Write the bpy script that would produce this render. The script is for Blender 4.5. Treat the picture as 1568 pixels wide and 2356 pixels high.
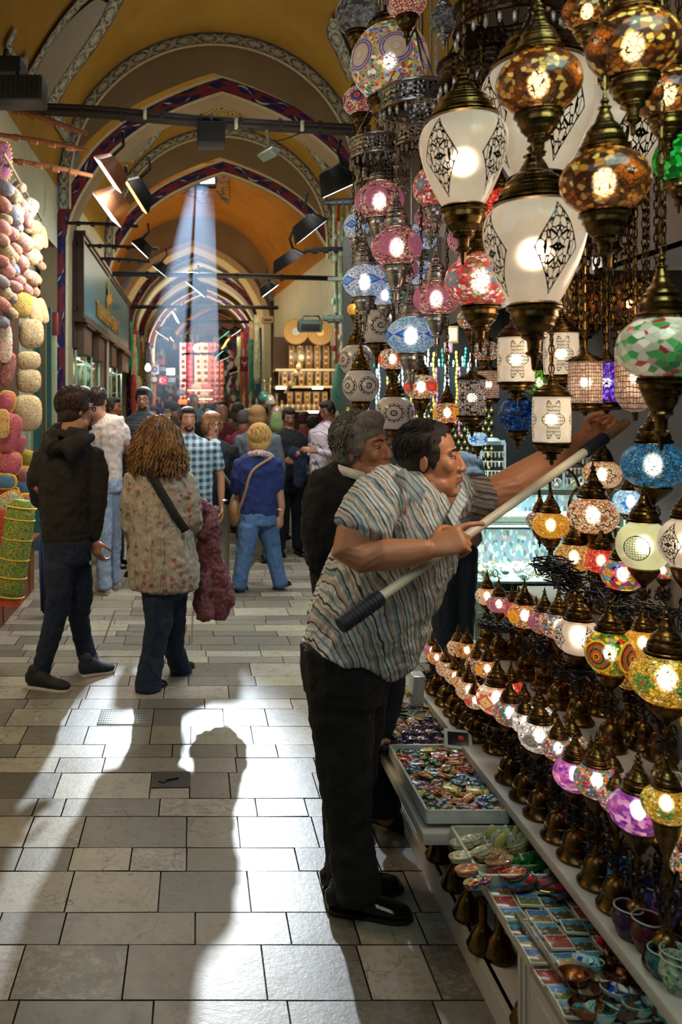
import bpy, bmesh, math, random
from mathutils import Vector, Matrix, Euler
PI = math.pi
rnd = random.Random(7)
for o in list(bpy.data.objects): bpy.data.objects.remove(o)
C = bpy.context.scene.collection
SC = bpy.context.scene

# ------------------------------------------------ camera, light, exposure
F, CX, CY, H = 1900.0, 450.0, 930.0, 1.62      # focal length in px, vanishing point, eye height
cam = bpy.data.cameras.new('camera'); camo = bpy.data.objects.new('camera', cam); C.objects.link(camo)
camo.location = (0, 0, H); camo.rotation_euler = (PI/2, 0, 0)
cam.sensor_fit = 'VERTICAL'; cam.sensor_height = 36; cam.lens = F/2356*36
cam.shift_x = (784-CX)/2356; cam.shift_y = (CY-1178)/2356
cam.clip_end = 200
cam.dof.use_dof = True; cam.dof.focus_distance = 3.2; cam.dof.aperture_fstop = 4.0
SC.camera = camo
SC.view_settings.view_transform = 'Standard'; SC.view_settings.look = 'None'
SC.view_settings.gamma = 1; SC.view_settings.use_curve_mapping = False
SC.view_settings.exposure = 0.0
cy = SC.cycles
cy.max_bounces = 5; cy.diffuse_bounces = 2; cy.glossy_bounces = 2; cy.transmission_bounces = 3; cy.transparent_max_bounces = 8
cy.volume_bounces = 0; cy.caustics_reflective = False; cy.caustics_refractive = False
cy.sample_clamp_indirect = 3; cy.sample_clamp_direct = 0; cy.use_denoising = True
cy.use_light_tree = True; cy.use_adaptive_sampling = True; cy.adaptive_threshold = .05
W = bpy.data.worlds.new('world'); SC.world = W; W.use_nodes = True
W.node_tree.nodes['Background'].inputs[0].default_value = (.55, .68, .80, 1)
W.node_tree.nodes['Background'].inputs[1].default_value = 0.085

def px(x, y, D):
    return Vector(((x-CX)*D/F, D, H-(y-CY)*D/F))
def lamp(name, kind, loc, power, col, target=None, size=.3, size_y=None, spot=None, blend=.3):
    l = bpy.data.lights.new(name, kind); l.energy = power; l.color = col
    if kind == 'AREA':
        l.size = size
        if size_y: l.shape = 'RECTANGLE'; l.size_y = size_y
    elif kind in ('SPOT', 'POINT'): l.shadow_soft_size = size
    if kind == 'SPOT': l.spot_size = spot; l.spot_blend = blend
    o = bpy.data.objects.new(name, l); C.objects.link(o); o.location = loc
    if target is not None: o.rotation_euler = (Vector(target)-Vector(loc)).to_track_quat('-Z', 'Y').to_euler()
    return o
WIN = Vector((.12, 16.2, 6.02))
lamp('skylight_sun', 'SPOT', (.10, 15.95, 5.9), 15000, (.74, .87, 1), (-.40, 2.5, 0), .14, spot=math.radians(11), blend=.85)
lamp('ambient_vault_light', 'AREA', (.2, 7.6, 4.1), 42, (1, .93, .82), (.0, 7.0, 0), 1.2, 2.6).data.spread = math.radians(95)
lamp('ambient_vault_light', 'AREA', (.3, 7.0, 5.3), 10, (.80, .93, 1), (.1, 5.2, 0), 1.4, 3.0)
lamp('ambient_vault_light', 'AREA', (.3, 15.5, 4.6), 100, (1, .86, .62), (.3, 15.5, 0), 2.2, 8.0)
lamp('vault_fill', 'AREA', (.3, 12.0, 3.0), 38, (1, .82, .5), (.3, 12.6, 6), 1.6, 5.0)
lamp('vault_fill', 'AREA', (.3, 19.0, 3.2), 55, (1, .66, .30), (.3, 19.2, 6), 1.6, 5.0)
lamp('vault_fill', 'AREA', (.3, 7.6, 3.4), 9, (1, .9, .62), (.2, 9.4, 6), 1.2, 1.6)
lamp('far_shops_light', 'AREA', (.2, 27, 3.4), 200, (1, .90, .84), (.2, 30, 1), 2.0, 4)
lamp('far_shops_light', 'AREA', (.3, 36, 4.0), 200, (1, .82, .7), (.2, 40, 1.5), 2.0, 2)
lamp('vault_fill', 'AREA', (.2, 26.5, 3.5), 90, (1, .82, .55), (.2, 28, 7), 1.6, 5)  # unseen fill added to brighten the dark far vault
lamp('board_shop_light', 'AREA', (1.55, 12.6, 3.1), 10, (1, .85, .6), (1.75, 14.5, 1.8), .8, .4)
lamp('textile_stall_light', 'AREA', (-.95, 3.1, 3.1), 42, (1, .72, .42), (-1.7, 4.2, 1.5), .5, 1.0)
lamp('textile_front_light', 'AREA', (-.7, 5.6, 3.2), 5, (1, .80, .56), (-1.7, 6.6, 2.0), .4, .4)
lamp('jewellery_light', 'AREA', (1.5, 4.6, 2.6), 30, (.80, .96, 1), (1.5, 5.6, .9), .8, .5)
lamp('window_fill', 'AREA', (-.6, .6, 3.2), 9, (.80, .90, 1), (.3, 3.2, .8), 1.6, 1.6)
lamp('lamp_stall_light', 'AREA', (.9, 1.2, 2.5), 7, (.66, 1, .84), (1.0, 2.2, .4), .5, .5)
lamp('frosted_lamps_fill', 'AREA', (1.15, 2.1, 1.95), 5, (1, .80, .58), (.4, 2.6, 1.2), .35, .5)  # unseen fill added to carry the hanging lamps' glow onto the skin

# ------------------------------------------------ materials
def lin(h):
    if isinstance(h, str):
        h = h.lstrip('#'); v = [int(h[i:i+2], 16)/255 for i in (0, 2, 4)]
        return tuple((c/12.92 if c <= .04045 else ((c+.055)/1.055)**2.4) for c in v)+(1,)
    return tuple(h)+(1,) if len(h) == 3 else tuple(h)
class G:
    def __init__(s, name):
        s.mat = bpy.data.materials.new(name); s.mat.use_nodes = True
        s.t = s.mat.node_tree; s.t.nodes.clear()
        s.out = s.t.nodes.new('ShaderNodeOutputMaterial')
    def n(s, typ, inp=None, out=0, **props):
        nd = s.t.nodes.new('ShaderNode'+typ)
        for k, v in props.items(): setattr(nd, k, v)
        for k, v in (inp or {}).items():
            sk = nd.inputs[k]
            if isinstance(v, bpy.types.NodeSocket): s.t.links.new(v, sk)
            elif hasattr(sk.default_value, '__len__') and not hasattr(v, '__len__'): sk.default_value = (v,)*len(sk.default_value)
            else: sk.default_value = v
        return nd.outputs[out] if out is not None else nd
    def m(s, op, a, b=0, c=0):
        return s.n('Math', {0: a, 1: b, 2: c}, operation=op)
    def vm(s, op, a, b=(0, 0, 0), out=0):
        return s.n('VectorMath', {0: a, 1: b}, operation=op, out=out)
    def co(s, kind='Object', scale=(1, 1, 1), rot=(0, 0, 0)):
        c = s.n('TexCoord', out=None).outputs[kind]
        return s.n('Mapping', {'Vector': c, 'Scale': scale, 'Rotation': rot})
    def mix(s, f, a, b, mode='MIX'):
        nd = s.t.nodes.new('ShaderNodeMix'); nd.data_type = 'RGBA'; nd.blend_type = mode
        for i, v in ((0, f), (6, a), (7, b)):
            if isinstance(v, bpy.types.NodeSocket): s.t.links.new(v, nd.inputs[i])
            elif i == 0: nd.inputs[0].default_value = v
            else: nd.inputs[i].default_value = lin(v)
        return nd.outputs[2]
    def noise(s, vec, scale, detail=3, rough=.6, out=0, dist=0):
        return s.n('TexNoise', {'Vector': vec, 'Scale': scale, 'Detail': detail, 'Roughness': rough, 'Distortion': dist}, out=out)
    def vor(s, vec, scale, feature='F1', out=0, rand=1):
        return s.n('TexVoronoi', {'Vector': vec, 'Scale': scale, 'Randomness': rand}, feature=feature, out=out)
    def ramp(s, f, stops, interp='LINEAR'):
        nd = s.t.nodes.new('ShaderNodeValToRGB'); cr = nd.color_ramp; cr.interpolation = interp
        while len(cr.elements) < len(stops): cr.elements.new(.5)
        for i, (p, c) in enumerate(stops):
            cr.elements[i].position = p; cr.elements[i].color = lin(c)
        s.t.links.new(f, nd.inputs[0]); return nd.outputs[0]
    def xyz(s, v): return s.n('SeparateXYZ', {0: v}, out=None).outputs
    def bsdf(s, col, rough=.6, metal=0, bump=None, bs=.3, bd=.01, emit=None, es=0, **kw):
        i = {'Base Color': col if isinstance(col, bpy.types.NodeSocket) else lin(col), 'Roughness': rough, 'Metallic': metal}
        if emit is not None: i['Emission Color'] = emit if isinstance(emit, bpy.types.NodeSocket) else lin(emit); i['Emission Strength'] = es
        if bump is not None: i['Normal'] = s.n('Bump', {'Height': bump, 'Strength': bs, 'Distance': bd})
        i.update(kw)
        return s.n('BsdfPrincipled', i)
    def fin(s, sh, vol=False):
        s.t.links.new(sh, s.out.inputs['Volume' if vol else 'Surface']); return s.mat
_mc = {}
def M(col, rough=.6, metal=0, var=.18, scale=30, emit=0, bump=0, name=None):
    key = (col, rough, metal, var, scale, emit, bump)
    if key in _mc: return _mc[key]
    g = G(name or 'plain_'+str(col).strip('#')); v = g.co()
    nz = g.noise(v, scale, 4)
    c0 = lin(col); dk = tuple(x*(1-var) for x in c0[:3]); lt = tuple(min(1, x*(1+var)) for x in c0[:3])
    c = g.mix(g.m('MULTIPLY_ADD', nz, 2.2, -.6), dk, lt)
    if emit: sh = g.bsdf(c, rough, metal, emit=c, es=emit)
    else: sh = g.bsdf(c, rough, metal, bump=nz if bump else None, bs=bump or .1)
    _mc[key] = g.fin(sh); return _mc[key]
def glow(col, strength, name='glow'):
    key = (col, strength)
    if key in _mc: return _mc[key]
    g = G(name); _mc[key] = g.fin(g.n('Emission', {'Color': lin(col), 'Strength': strength})); return _mc[key]

# ------------------------------------------------ mesh helpers
def new(name, bm, mats, parent=None, loc=(0, 0, 0), smooth=True, rot=None, scale=None):
    me = bpy.data.meshes.new(name); bm.to_mesh(me); bm.free()
    if not isinstance(mats, (list, tuple)): mats = [mats]
    for m in mats: me.materials.append(m)
    if smooth:
        for p in me.polygons: p.use_smooth = True
        if len(me.vertices) > 40: me.set_sharp_from_angle(angle=math.radians(38))
    o = bpy.data.objects.new(name, me); C.objects.link(o)
    o.location = loc
    if rot is not None: o.rotation_euler = rot
    if scale is not None: o.scale = scale
    if parent: o.parent = parent
    return o
def tag(o, label, cat, group=None, kind=None):
    if label: o['label'] = label
    if cat: o['category'] = cat
    if group: o['group'] = group
    if kind: o['kind'] = kind
    return o
def thing(name, label, cat, loc=(0, 0, 0), rz=0, group=None, rot=None):
    o = bpy.data.objects.new(name, None); C.objects.link(o); o.empty_display_size = .05
    o.location = loc; o.rotation_euler = rot or (0, 0, rz)
    return tag(o, label, cat, group)
def struct(name, bm, mats, smooth=False):
    o = new(name, bm, mats, smooth=smooth); o['kind'] = 'structure'; return o
def B(): return bmesh.new()
def box(bm, c, s, rot=None, mi=0, taper=None):
    vs = []
    R = Euler(rot).to_matrix() if rot else None
    for z in (-.5, .5):
        for x, y in ((-.5, -.5), (.5, -.5), (.5, .5), (-.5, .5)):
            k = taper if (taper and z > 0) else 1
            v = Vector((x*s[0]*k, y*s[1]*k, z*s[2]))
            if R: v = R @ v
            vs.append(bm.verts.new(v+Vector(c)))
    fs = [(3, 2, 1, 0), (4, 5, 6, 7), (0, 1, 5, 4), (1, 2, 6, 5), (2, 3, 7, 6), (3, 0, 4, 7)]
    for f in fs:
        q = bm.faces.new([vs[i] for i in f]); q.material_index = mi
    return vs
def bbox(bm, c, s, bev=.01, rot=None, mi=0, seg=2):
    t = B(); box(t, (0, 0, 0), s, None, mi)
    bmesh.ops.bevel(t, geom=t.edges[:], offset=bev, segments=seg, affect='EDGES', profile=.6)
    R = Euler(rot).to_matrix() if rot else None
    for v in t.verts:
        if R: v.co = R @ v.co
        v.co += Vector(c)
    add(bm, t)
def add(bm, t):
    m = {}
    for v in t.verts: m[v] = bm.verts.new(v.co)
    for f in t.faces:
        try: q = bm.faces.new([m[v] for v in f.verts]); q.material_index = f.material_index
        except ValueError: pass
    t.free()
def lathe(bm, prof, seg=20, c=(0, 0, 0), mi=0, rib=0, ribn=12):
    """prof: list of (r, z)"""
    rings = []
    for r, z in prof:
        if r < 1e-5: rings.append([bm.verts.new((c[0], c[1], c[2]+z))]); continue
        ring = []
        for i in range(seg):
            a = 2*PI*i/seg; rr = r*(1+rib*math.cos(a*ribn)) if rib else r
            ring.append(bm.verts.new((c[0]+rr*math.cos(a), c[1]+rr*math.sin(a), c[2]+z)))
        rings.append(ring)
    for a, b in zip(rings[:-1], rings[1:]):
        for i in range(seg):
            j = (i+1) % seg
            if len(a) == 1 and len(b) == 1: break
            if len(a) == 1: f = bm.faces.new((a[0], b[j], b[i]))
            elif len(b) == 1: f = bm.faces.new((a[i], a[j], b[0]))
            else: f = bm.faces.new((a[i], a[j], b[j], b[i]))
            f.material_index = mi
def frame(t, up=Vector((1, 0, 0))):
    t = t.normalized(); s = up-t*up.dot(t)
    if s.length < 1e-3: s = Vector((0, 1, 0))-t*t.y
    s.normalize(); return s, t.cross(s)
def loft(bm, pts, seg=12, up=Vector((1, 0, 0)), mi=0, cap=True, round_=True):
    """pts: list of (Vector, rs, rb): ring radii along the side and depth axes"""
    n = len(pts); rings = []
    P = [p[0] for p in pts]
    if round_ and cap:
        d0 = (P[0]-P[1]).normalized(); d1 = (P[-1]-P[-2]).normalized()
        r0 = min(pts[0][1], pts[0][2]); r1 = min(pts[-1][1], pts[-1][2])
        e0, e1 = min(r0*.75, .03), min(r1*.75, .03)
        pts = [(P[0]+d0*e0, pts[0][1]*.55, pts[0][2]*.55)]+list(pts)+[(P[-1]+d1*e1, pts[-1][1]*.55, pts[-1][2]*.55)]
        P = [p[0] for p in pts]; n = len(pts)
    for i in range(n):
        t = P[min(i+1, n-1)]-P[max(i-1, 0)]
        s, b = frame(t, up)
        rings.append([bm.verts.new(P[i]+s*pts[i][1]*math.cos(2*PI*k/seg)+b*pts[i][2]*math.sin(2*PI*k/seg)) for k in range(seg)])
    for a, b in zip(rings[:-1], rings[1:]):
        for k in range(seg):
            j = (k+1) % seg; bm.faces.new((a[k], a[j], b[j], b[k])).material_index = mi
    if cap:
        bm.faces.new(rings[0][::-1]).material_index = mi; bm.faces.new(rings[-1]).material_index = mi
def tube(bm, pts, r, seg=6, mi=0):
    pts = [Vector(p) for p in pts]
    loft(bm, [(p, r, r) for p in pts], seg, mi=mi, round_=False)
def ell(bm, c, r, seg=14, rings=9, rot=None, mi=0):
    R = Euler(rot).to_matrix() if rot is not None and not isinstance(rot, Matrix) else rot
    t = B(); bmesh.ops.create_uvsphere(t, u_segments=seg, v_segments=rings, radius=1)
    for v in t.verts:
        q = Vector((v.co.x*r[0], v.co.y*r[1], v.co.z*r[2]))
        if R: q = R @ q
        v.co = q+Vector(c)
    for f in t.faces: f.material_index = mi
    add(bm, t)
def quad(bm, ps, mi=0):
    f = bm.faces.new([bm.verts.new(p) for p in ps]); f.material_index = mi; return f
def curve(pts, n=8):
    """Catmull-Rom through points"""
    P = [Vector(p) for p in pts]; P = [P[0]*2-P[1]]+P+[P[-1]*2-P[-2]]; out = []
    for i in range(1, len(P)-2):
        for k in range(n):
            t = k/n; a, b, c, d = P[i-1:i+3]
            out.append(.5*((2*b)+(c-a)*t+(2*a-5*b+4*c-d)*t*t+(3*b-a-3*c+d)*t**3))
    out.append(P[-2]); return out
def copy_tree(o, parent=None, loc=None, rz=None, rot=None, scale=None, label=None, group=None):
    c = o.copy(); C.objects.link(c)
    if parent: c.parent = parent
    if loc is not None: c.location = loc
    if rz is not None: c.rotation_euler = (0, 0, rz)
    if rot is not None: c.rotation_euler = rot
    if scale is not None: c.scale = (scale,)*3 if not hasattr(scale, '__len__') else scale
    if label: c['label'] = label
    if group: c['group'] = group
    for ch in o.children: copy_tree(ch, c)
    return c
ORD = ['first', 'second', 'third', 'fourth', 'fifth', 'sixth', 'seventh', 'eighth', 'ninth', 'tenth', 'eleventh', 'twelfth', 'thirteenth', 'fourteenth', 'fifteenth', 'sixteenth', 'seventeenth', 'eighteenth', 'nineteenth', 'twentieth']+['number %d' % i for i in range(21, 90)]
# ------------------------------------------------ setting: floor
def stone_mat():
    g = G('limestone_paving'); v = g.co()
    tint = g.n('VertexColor', layer_name='tint')
    n1 = g.noise(v, 2.2, 5, .65); n2 = g.noise(v, 14, 6, .75); n3 = g.noise(v, 70, 4, .7)
    base = g.mix(n1, '#85817a', '#b9b5aa'); base = g.mix(g.m('MULTIPLY', n3, .45), base, '#7d7768')
    base = g.mix(1.0, base, tint, 'MULTIPLY')
    ta = g.n('VertexColor', layer_name='wear')
    n4 = g.noise(v, 34, 5, .8); st = g.n('MapRange', {'Value': g.m('ADD', g.m('ADD', g.m('MULTIPLY', n4, .6), g.m('MULTIPLY', n2, .4)), g.m('MULTIPLY', ta, .14)), 'From Min': .50, 'From Max': .66, 'To Min': 0, 'To Max': .8})
    base = g.mix(st, base, '#4e4a40')
    crack = g.m('LESS_THAN', g.vor(g.vm('ADD', v, g.noise(v, 3, 3, out=1)), .8, 'DISTANCE_TO_EDGE'), .0022)
    base = g.mix(g.m('MULTIPLY', crack, .6), base, '#2c2822')
    ro = g.m('ADD', g.m('MULTIPLY', n2, .22), .26)
    hgt = g.m('ADD', g.m('MULTIPLY', n3, .35), g.m('MULTIPLY', n2, .65))
    return g.fin(g.bsdf(base, ro, 0, bump=hgt, bs=.35, bd=.004))
def floor():
    bm = B(); tl = bm.loops.layers.color.new('tint'); wl = bm.loops.layers.color.new('wear')
    rows_y = [1608, 1631, 1671, 1713, 1743, 1778, 1837, 1878.5, 1950, 2004, 2099, 2174, 2302]
    D = [3078/(y-930) for y in rows_y]
    joints = {2: [30, 215, 480, 700, 835], 3: [75, 270, 472, 598, 790, 1000], 4: [325, 540, 742, 868], 5: [180, 325, 740, 990], 6: [180, 472, 595, 720, 990],
              7: [110, 200, 500, 803, 960], 8: [90, 258, 585, 748, 988, 1170], 9: [60, 222, 410, 585, 930, 1180], 10: [-30, 218, 500, 780, 1010, 1290],
              11: [-10, 197, 612, 905, 1115, 1320], 12: [55, 393, 828, 1140, 1350]}
    edges = [(D[i+1], D[i], joints.get(i+1)) for i in range(len(D)-1)]
    d = D[-1]
    for st in (.2, .15, .22, .13, .2, .2, .24, .2, .3, .4): edges.append((d-st, d, None)); d -= st
    d = D[0]
    while d < 24:
        st = rnd.choice((.13, .17, .21, .25))*(1 if d < 12 else 1.6); edges.append((d, d+st, None)); d += st
    for d0, d1, js in edges:
        dm = (d0+d1)/2
        xs = [-2.6]
        if js:
            k = [(x/1.3635-450)*dm/F for x in js]
            while k[0] > -2.4: k.insert(0, k[0]-rnd.uniform(.28, .42))
            while k[-1] < 2.6: k.append(k[-1]+rnd.uniform(.28, .42))
            xs = [x for x in k]
        else:
            x = -2.6+rnd.random()*.3
            xs = [x]
            while x < 2.7: x += rnd.uniform(.26, .50)*(1 if dm < 12 else 1.5); xs.append(x)
        for a, b in zip(xs[:-1], xs[1:]):
            g_ = .0026; z = rnd.uniform(-.0012, .0012); t1, t2 = rnd.uniform(-.001, .001), rnd.uniform(-.001, .001)
            j0 = j1 = 0
            top = [(a+g_+j0, d0+g_, z+t1), (b-g_+j1, d0+g_, z-t1), (b-g_+j1, d1-g_, z+t2), (a+g_+j0, d1-g_, z-t2)]
            bot = [(a+j0*1, d0, z-.012), (b+j1, d0, z-.012), (b+j1, d1, z-.012), (a+j0, d1, z-.012)]
            T = [bm.verts.new(p) for p in top]; Bt = [bm.verts.new(p) for p in bot]
            fs = [bm.faces.new(T)]+[bm.faces.new((Bt[i], Bt[(i+1) % 4], T[(i+1) % 4], T[i])) for i in range(4)]
            c = rnd.uniform(.66, 1.0); w = rnd.choice((0, 0, .25, .6, 1.0)) if d1 < 3.7 else rnd.choice((0, 0, 0, .4))
            cc = (c, c*rnd.uniform(.97, 1.0), c*rnd.uniform(.92, 1), 1)
            for k, f in enumerate(fs):
                for l in f.loops: l[tl] = cc if k == 0 else (.3, .28, .25, 1); l[wl] = (w, w, w, 1)
    f = quad(bm, [(-8, -3, -.011), (8, -3, -.011), (8, 60, -.011), (-8, 60, -.011)])
    for l in f.loops: l[tl] = (.22, .2, .18, 1); l[wl] = (0, 0, 0, 1)
    struct('floor', bm, stone_mat())
floor()

def drain():
    g = G('perforated_metal'); v = g.co('Generated', (22, 7, 1)); x, y, z = g.xyz(g.vm('FRACTION', v))
    d = g.m('SQRT', g.m('ADD', g.m('POWER', g.m('SUBTRACT', x, .5), 2), g.m('POWER', g.m('SUBTRACT', y, .5), 2)))
    c = g.mix(g.m('LESS_THAN', d, .27), '#a9aaa6', '#262622')
    m = g.fin(g.bsdf(c, .35, .5))
    bm = B(); a = px(222, 1668, 3078/(1668-930)); b = px(352, 1632, 3078/(1632-930))
    a = px(222, 1668, 4.17); b = px(352, 1632, 4.38)
    bbox(bm, ((a.x+b.x)/2, (a.y+b.y)/2, .001), (b.x-a.x, b.y-a.y, .008), .003)
    tag(new('drain_grate', bm, m), 'pale metal drain grate with rows of holes set in paving', 'drain grate')
    bm = B(); box(bm, (-.105, 3.56, .001), (.165, .15, .006)); box(bm, (-.105, 3.56, .006), (.06, .02, .01), (0, 0, .4)); box(bm, (-.14, 3.54, .006), (.03, .03, .006), (0, 0, .9))
    tag(new('floor_hatch', bm, M('#33302a', .5, .3, .4), smooth=False), 'small dark rectangular hatch in paving below woman\'s shadow', 'floor hatch')
    bm = B()
    for (x0, y0, x1, y1) in ((265, 1405, 237, 1480), (443, 1408, 441, 1480), (265, 1405, 443, 1408), (250, 1443, 442, 1443), (237, 1480, 441, 1480)):
        p = px(x0, y0, 3078/(y0-930)); q = px(x1, y1, 3078/(y1-930)); p.z = q.z = .0018
        n = (q-p).cross(Vector((0, 0, 1))).normalized()*(.006 if abs(x0-x1) < 60 else .003)
        quad(bm, [p-n, p+n, q+n, q-n])
    for r in range(2):      # worn carved lettering
        for i in range(16):
            p = px(306+i*5.2, 1415+r*38+(i % 2)*3, 3078/(1417+r*38-930)); p.z = .0022; box(bm, p, (.004, .03, .001), (0, 0, rnd.uniform(-.6, .6)))
    tag(new('inspection_cover', bm, M('#4a4136', .9), smooth=False), 'large stone inspection cover outlined by dark joints behind walking woman', 'inspection cover')
drain()

# ------------------------------------------------ setting: vault
def plaster(name, c1, c2, rough=.85, scale=1.3):
    g = G(name); v = g.co(); n = g.noise(v, scale, 6, .7); n2 = g.noise(v, 9, 4, .6)
    c = g.mix(g.m('MULTIPLY_ADD', n, 1.8, -.4), c1, c2); c = g.mix(g.m('MULTIPLY', n2, .25), c, c1)
    return g.fin(g.bsdf(c, rough, bump=n2, bs=.15, bd=.02))
YEL = plaster('ochre_plaster', '#96701e', '#be9640'); ORA = plaster('orange_plaster', '#a0661e', '#c89038')
GRY = plaster('taupe_plaster', '#7b6a55', '#9c8a70'); PAL = plaster('pale_plaster', '#b9b9a4', '#dcdac4'); CRM = M('#e9dfc0', .8)
def band_mat():
    g = G('red_blue_arch_band'); v = g.n('TexCoord', out=None).outputs['UV']; u, w, _ = g.xyz(v)
    wl = g.noise(v, 9, 3, .6, 1)
    k = g.m('FRACT', g.m('MULTIPLY', u, 1.7)); tri = g.m('ABSOLUTE', g.m('SUBTRACT', k, .5))     # 0..0.5
    wob = g.m('MULTIPLY', g.m('SINE', g.m('MULTIPLY', u, 10.7)), .35)
    dd = g.m('ABSOLUTE', g.m('ADD', g.m('SUBTRACT', w, .5), wob))
    nz = g.vor(g.n('Mapping', {'Vector': v, 'Scale': (1.6, .9, 1)}), 3.0, out=0)
    c = g.mix(g.m('GREATER_THAN', nz, .55), '#1d1f63', '#7c2c3a')
    c = g.mix(g.m('LESS_THAN', g.m('ADD', dd, g.m('MULTIPLY', nz, .22)), .12), c, '#d8d6c2')
    e = g.m('GREATER_THAN', g.m('ABSOLUTE', g.m('SUBTRACT', w, .5)), .44)
    c = g.mix(e, c, '#171a4c')
    return g.fin(g.bsdf(c, .75))
def iznik_mat():
    g = G('blue_white_border'); v = g.n('TexCoord', out=None).outputs['UV']; u, w, _ = g.xyz(v)
    k = g.m('SUBTRACT', g.m('FRACT', g.m('MULTIPLY', u, 3.2)), .5)
    ws = g.m('MULTIPLY', g.m('SUBTRACT', w, .5), 1.0)
    r = g.m('SQRT', g.m('ADD', g.m('POWER', k, 2), g.m('POWER', ws, 2)))
    rings = g.m('GREATER_THAN', g.m('SINE', g.m('MULTIPLY', r, 24)), -.1)
    n = g.m('GREATER_THAN', g.noise(g.n('Mapping', {'Vector': v, 'Scale': (14, 3.5, 1)}), 1.3, 2, .5, dist=2), .5)
    c = g.mix(g.mix(.5, rings, n), '#c9c7b4', '#39435f')
    c = g.mix(g.m('LESS_THAN', r, .12), c, '#c9c7b4')
    c = g.mix(g.m('GREATER_THAN', g.m('ABSOLUTE', ws), .42), c, '#2b3158')
    return g.fin(g.bsdf(c, .75))
BAND = band_mat(); IZN = iznik_mat()
RIBW = [(0, 5.83), (.30, 5.735), (.706, 5.57), (1.134, 5.34), (1.59, 4.97), (1.90, 4.55), (2.12, 4.12), (2.195, 3.75), (2.2, 2.5), (2.2, 0)]
def off_prof(p, d):
    """offset a half profile inwards by d"""
    out = []
    for i, (x, z) in enumerate(p):
        a = Vector(p[max(i-1, 0)]); b = Vector(p[min(i+1, len(p)-1)]); t = (b-a).normalized(); n = Vector((t.y, -t.x))
        if i == 0:
            t = (Vector(p[1])-Vector(p[0])).normalized(); n = Vector((0, -1/max(.3, t.x)))
            out.append((0, z-d/max(.5, t.x))); continue
        if n.x > 0: n = -n
        out.append((max(0, x+n.x*d), z+n.y*d))
    return out
def full(p): return [(-x, z) for x, z in reversed(p)]+p[1:]
def ring_strip(bm, A, Bp, ya, yb, cx, mi, uvl):
    """surface between two full profiles"""
    s = 0; prev = None
    for i, (a, b) in enumerate(zip(A, Bp)):
        if prev: s += (Vector(a)-Vector(prev[0])).length
        va = bm.verts.new((cx+a[0], ya, a[1])); vb = bm.verts.new((cx+b[0], yb, b[1]))
        if prev:
            f = bm.faces.new((prev[1], va, vb, prev[2])); f.material_index = mi
            for l, uv in zip(f.loops, ((prev[3], 0), (s, 0), (s, 1), (prev[3], 1))): l[uvl].uv = uv
        prev = (a, va, vb, s)
def sub(p, n=3):
    out = []
    for a, b in zip(p[:-1], p[1:]):
        for k in range(n): out.append((a[0]+(b[0]-a[0])*k/n, a[1]+(b[1]-a[1])*k/n))
    return out+[p[-1]]
def smoothp(p, n=4):
    c = curve([(x, z, 0) for x, z in p[:8]], n); return [(v.x, v.y) for v in c]+p[8:]
def arch(idx, Y, cx, sc=1.0, depth=.45, bw=.165, soff=GRY):
    p = [(x*sc, (z-1.62)*1+1.62) for x, z in smoothp(RIBW)]
    lines = [0, .035, .035+bw, .07+bw]
    Q = [full(off_prof(p, d)) for d in lines]
    bm = B(); uv = bm.loops.layers.uv.new('UVMap')
    for k in range(3): ring_strip(bm, Q[k], Q[k+1], Y, Y, cx, (0, 1, 0)[k], uv)
    ring_strip(bm, Q[3], Q[3], Y, Y+depth, cx, 2, uv)
    struct('trim_%d' % idx, bm, [CRM, BAND, soff])
def vround(R=1.93, zc=4.37, n=26, low=0):
    p = [(R*math.sin(a), zc+R*math.cos(a)) for a in [PI/2*k/n for k in range(n+1)]]
    return p+[(R, low)]
def bay(name, Y0, Y1, cx0, cx1, mat, R=1.93, idx=0, border=True, cut=None):
    bm = B(); uv = bm.loops.layers.uv.new('UVMap')
    P = full(vround(R)); s = 0
    prev = None
    for i, a in enumerate(P):
        if cut and i == len(P)-1: a = (a[0], cut)
        if i == 0: a = (a[0], 3.6)
        va = bm.verts.new((cx0+a[0], Y0, a[1])); vb = bm.verts.new((cx1+a[0], Y1, a[1]))
        if prev: bm.faces.new((prev[0], va, vb, prev[1])).material_index = 1 if (i == 1 or i == len(P)-1) else 0
        prev = (va, vb)
    struct(name, bm, [mat, PAL], smooth=True)
    # end wall with the rounded painted border
    bm = B(); uv = bm.loops.layers.uv.new('UVMap')
    outer = P
    Qb = full(vround(R-.02, low=4.1)); Qi = full(vround(R-.15, low=4.1)); Qj = full(vround(R-.18, low=4.1))
    if border:
        ring_strip(bm, Qb, Qi, Y1-.02, Y1-.02, cx1, 1, uv); ring_strip(bm, Qi, Qj, Y1-.02, Y1-.02, cx1, 2, uv)
    arc = sub(smoothp(RIBW), 1); n = len(outer)
    # resample rib profile to the same count by angle
    R_ = full(arc)
    def at(prof, t):
        L = [0]
        for a, b in zip(prof[:-1], prof[1:]): L.append(L[-1]+(Vector(b)-Vector(a)).length)
        x = t*L[-1]
        for i in range(1, len(L)):
            if L[i] >= x-1e-9:
                k = (x-L[i-1])/max(1e-9, L[i]-L[i-1]); a, b = prof[i-1], prof[i]; return (a[0]+(b[0]-a[0])*k, a[1]+(b[1]-a[1])*k)
    N = 80
    ring_strip(bm, [at(outer, k/N) for k in range(N+1)], [at(R_, k/N) for k in range(N+1)], Y1, Y1, cx1, 0, uv)
    struct('wall_%s_arch' % name.split('_')[-1], bm, [GRY, IZN, CRM])
bay('ceiling_near', -1.5, 10.5, .16, .22, YEL, 1.98, cut=4.2)
arch(1, 10.56, .335)
bay('ceiling_middle', 11.0, 14.1, .34, .42, YEL, 1.98)
arch(2, 14.2, .47, depth=.1)
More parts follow.
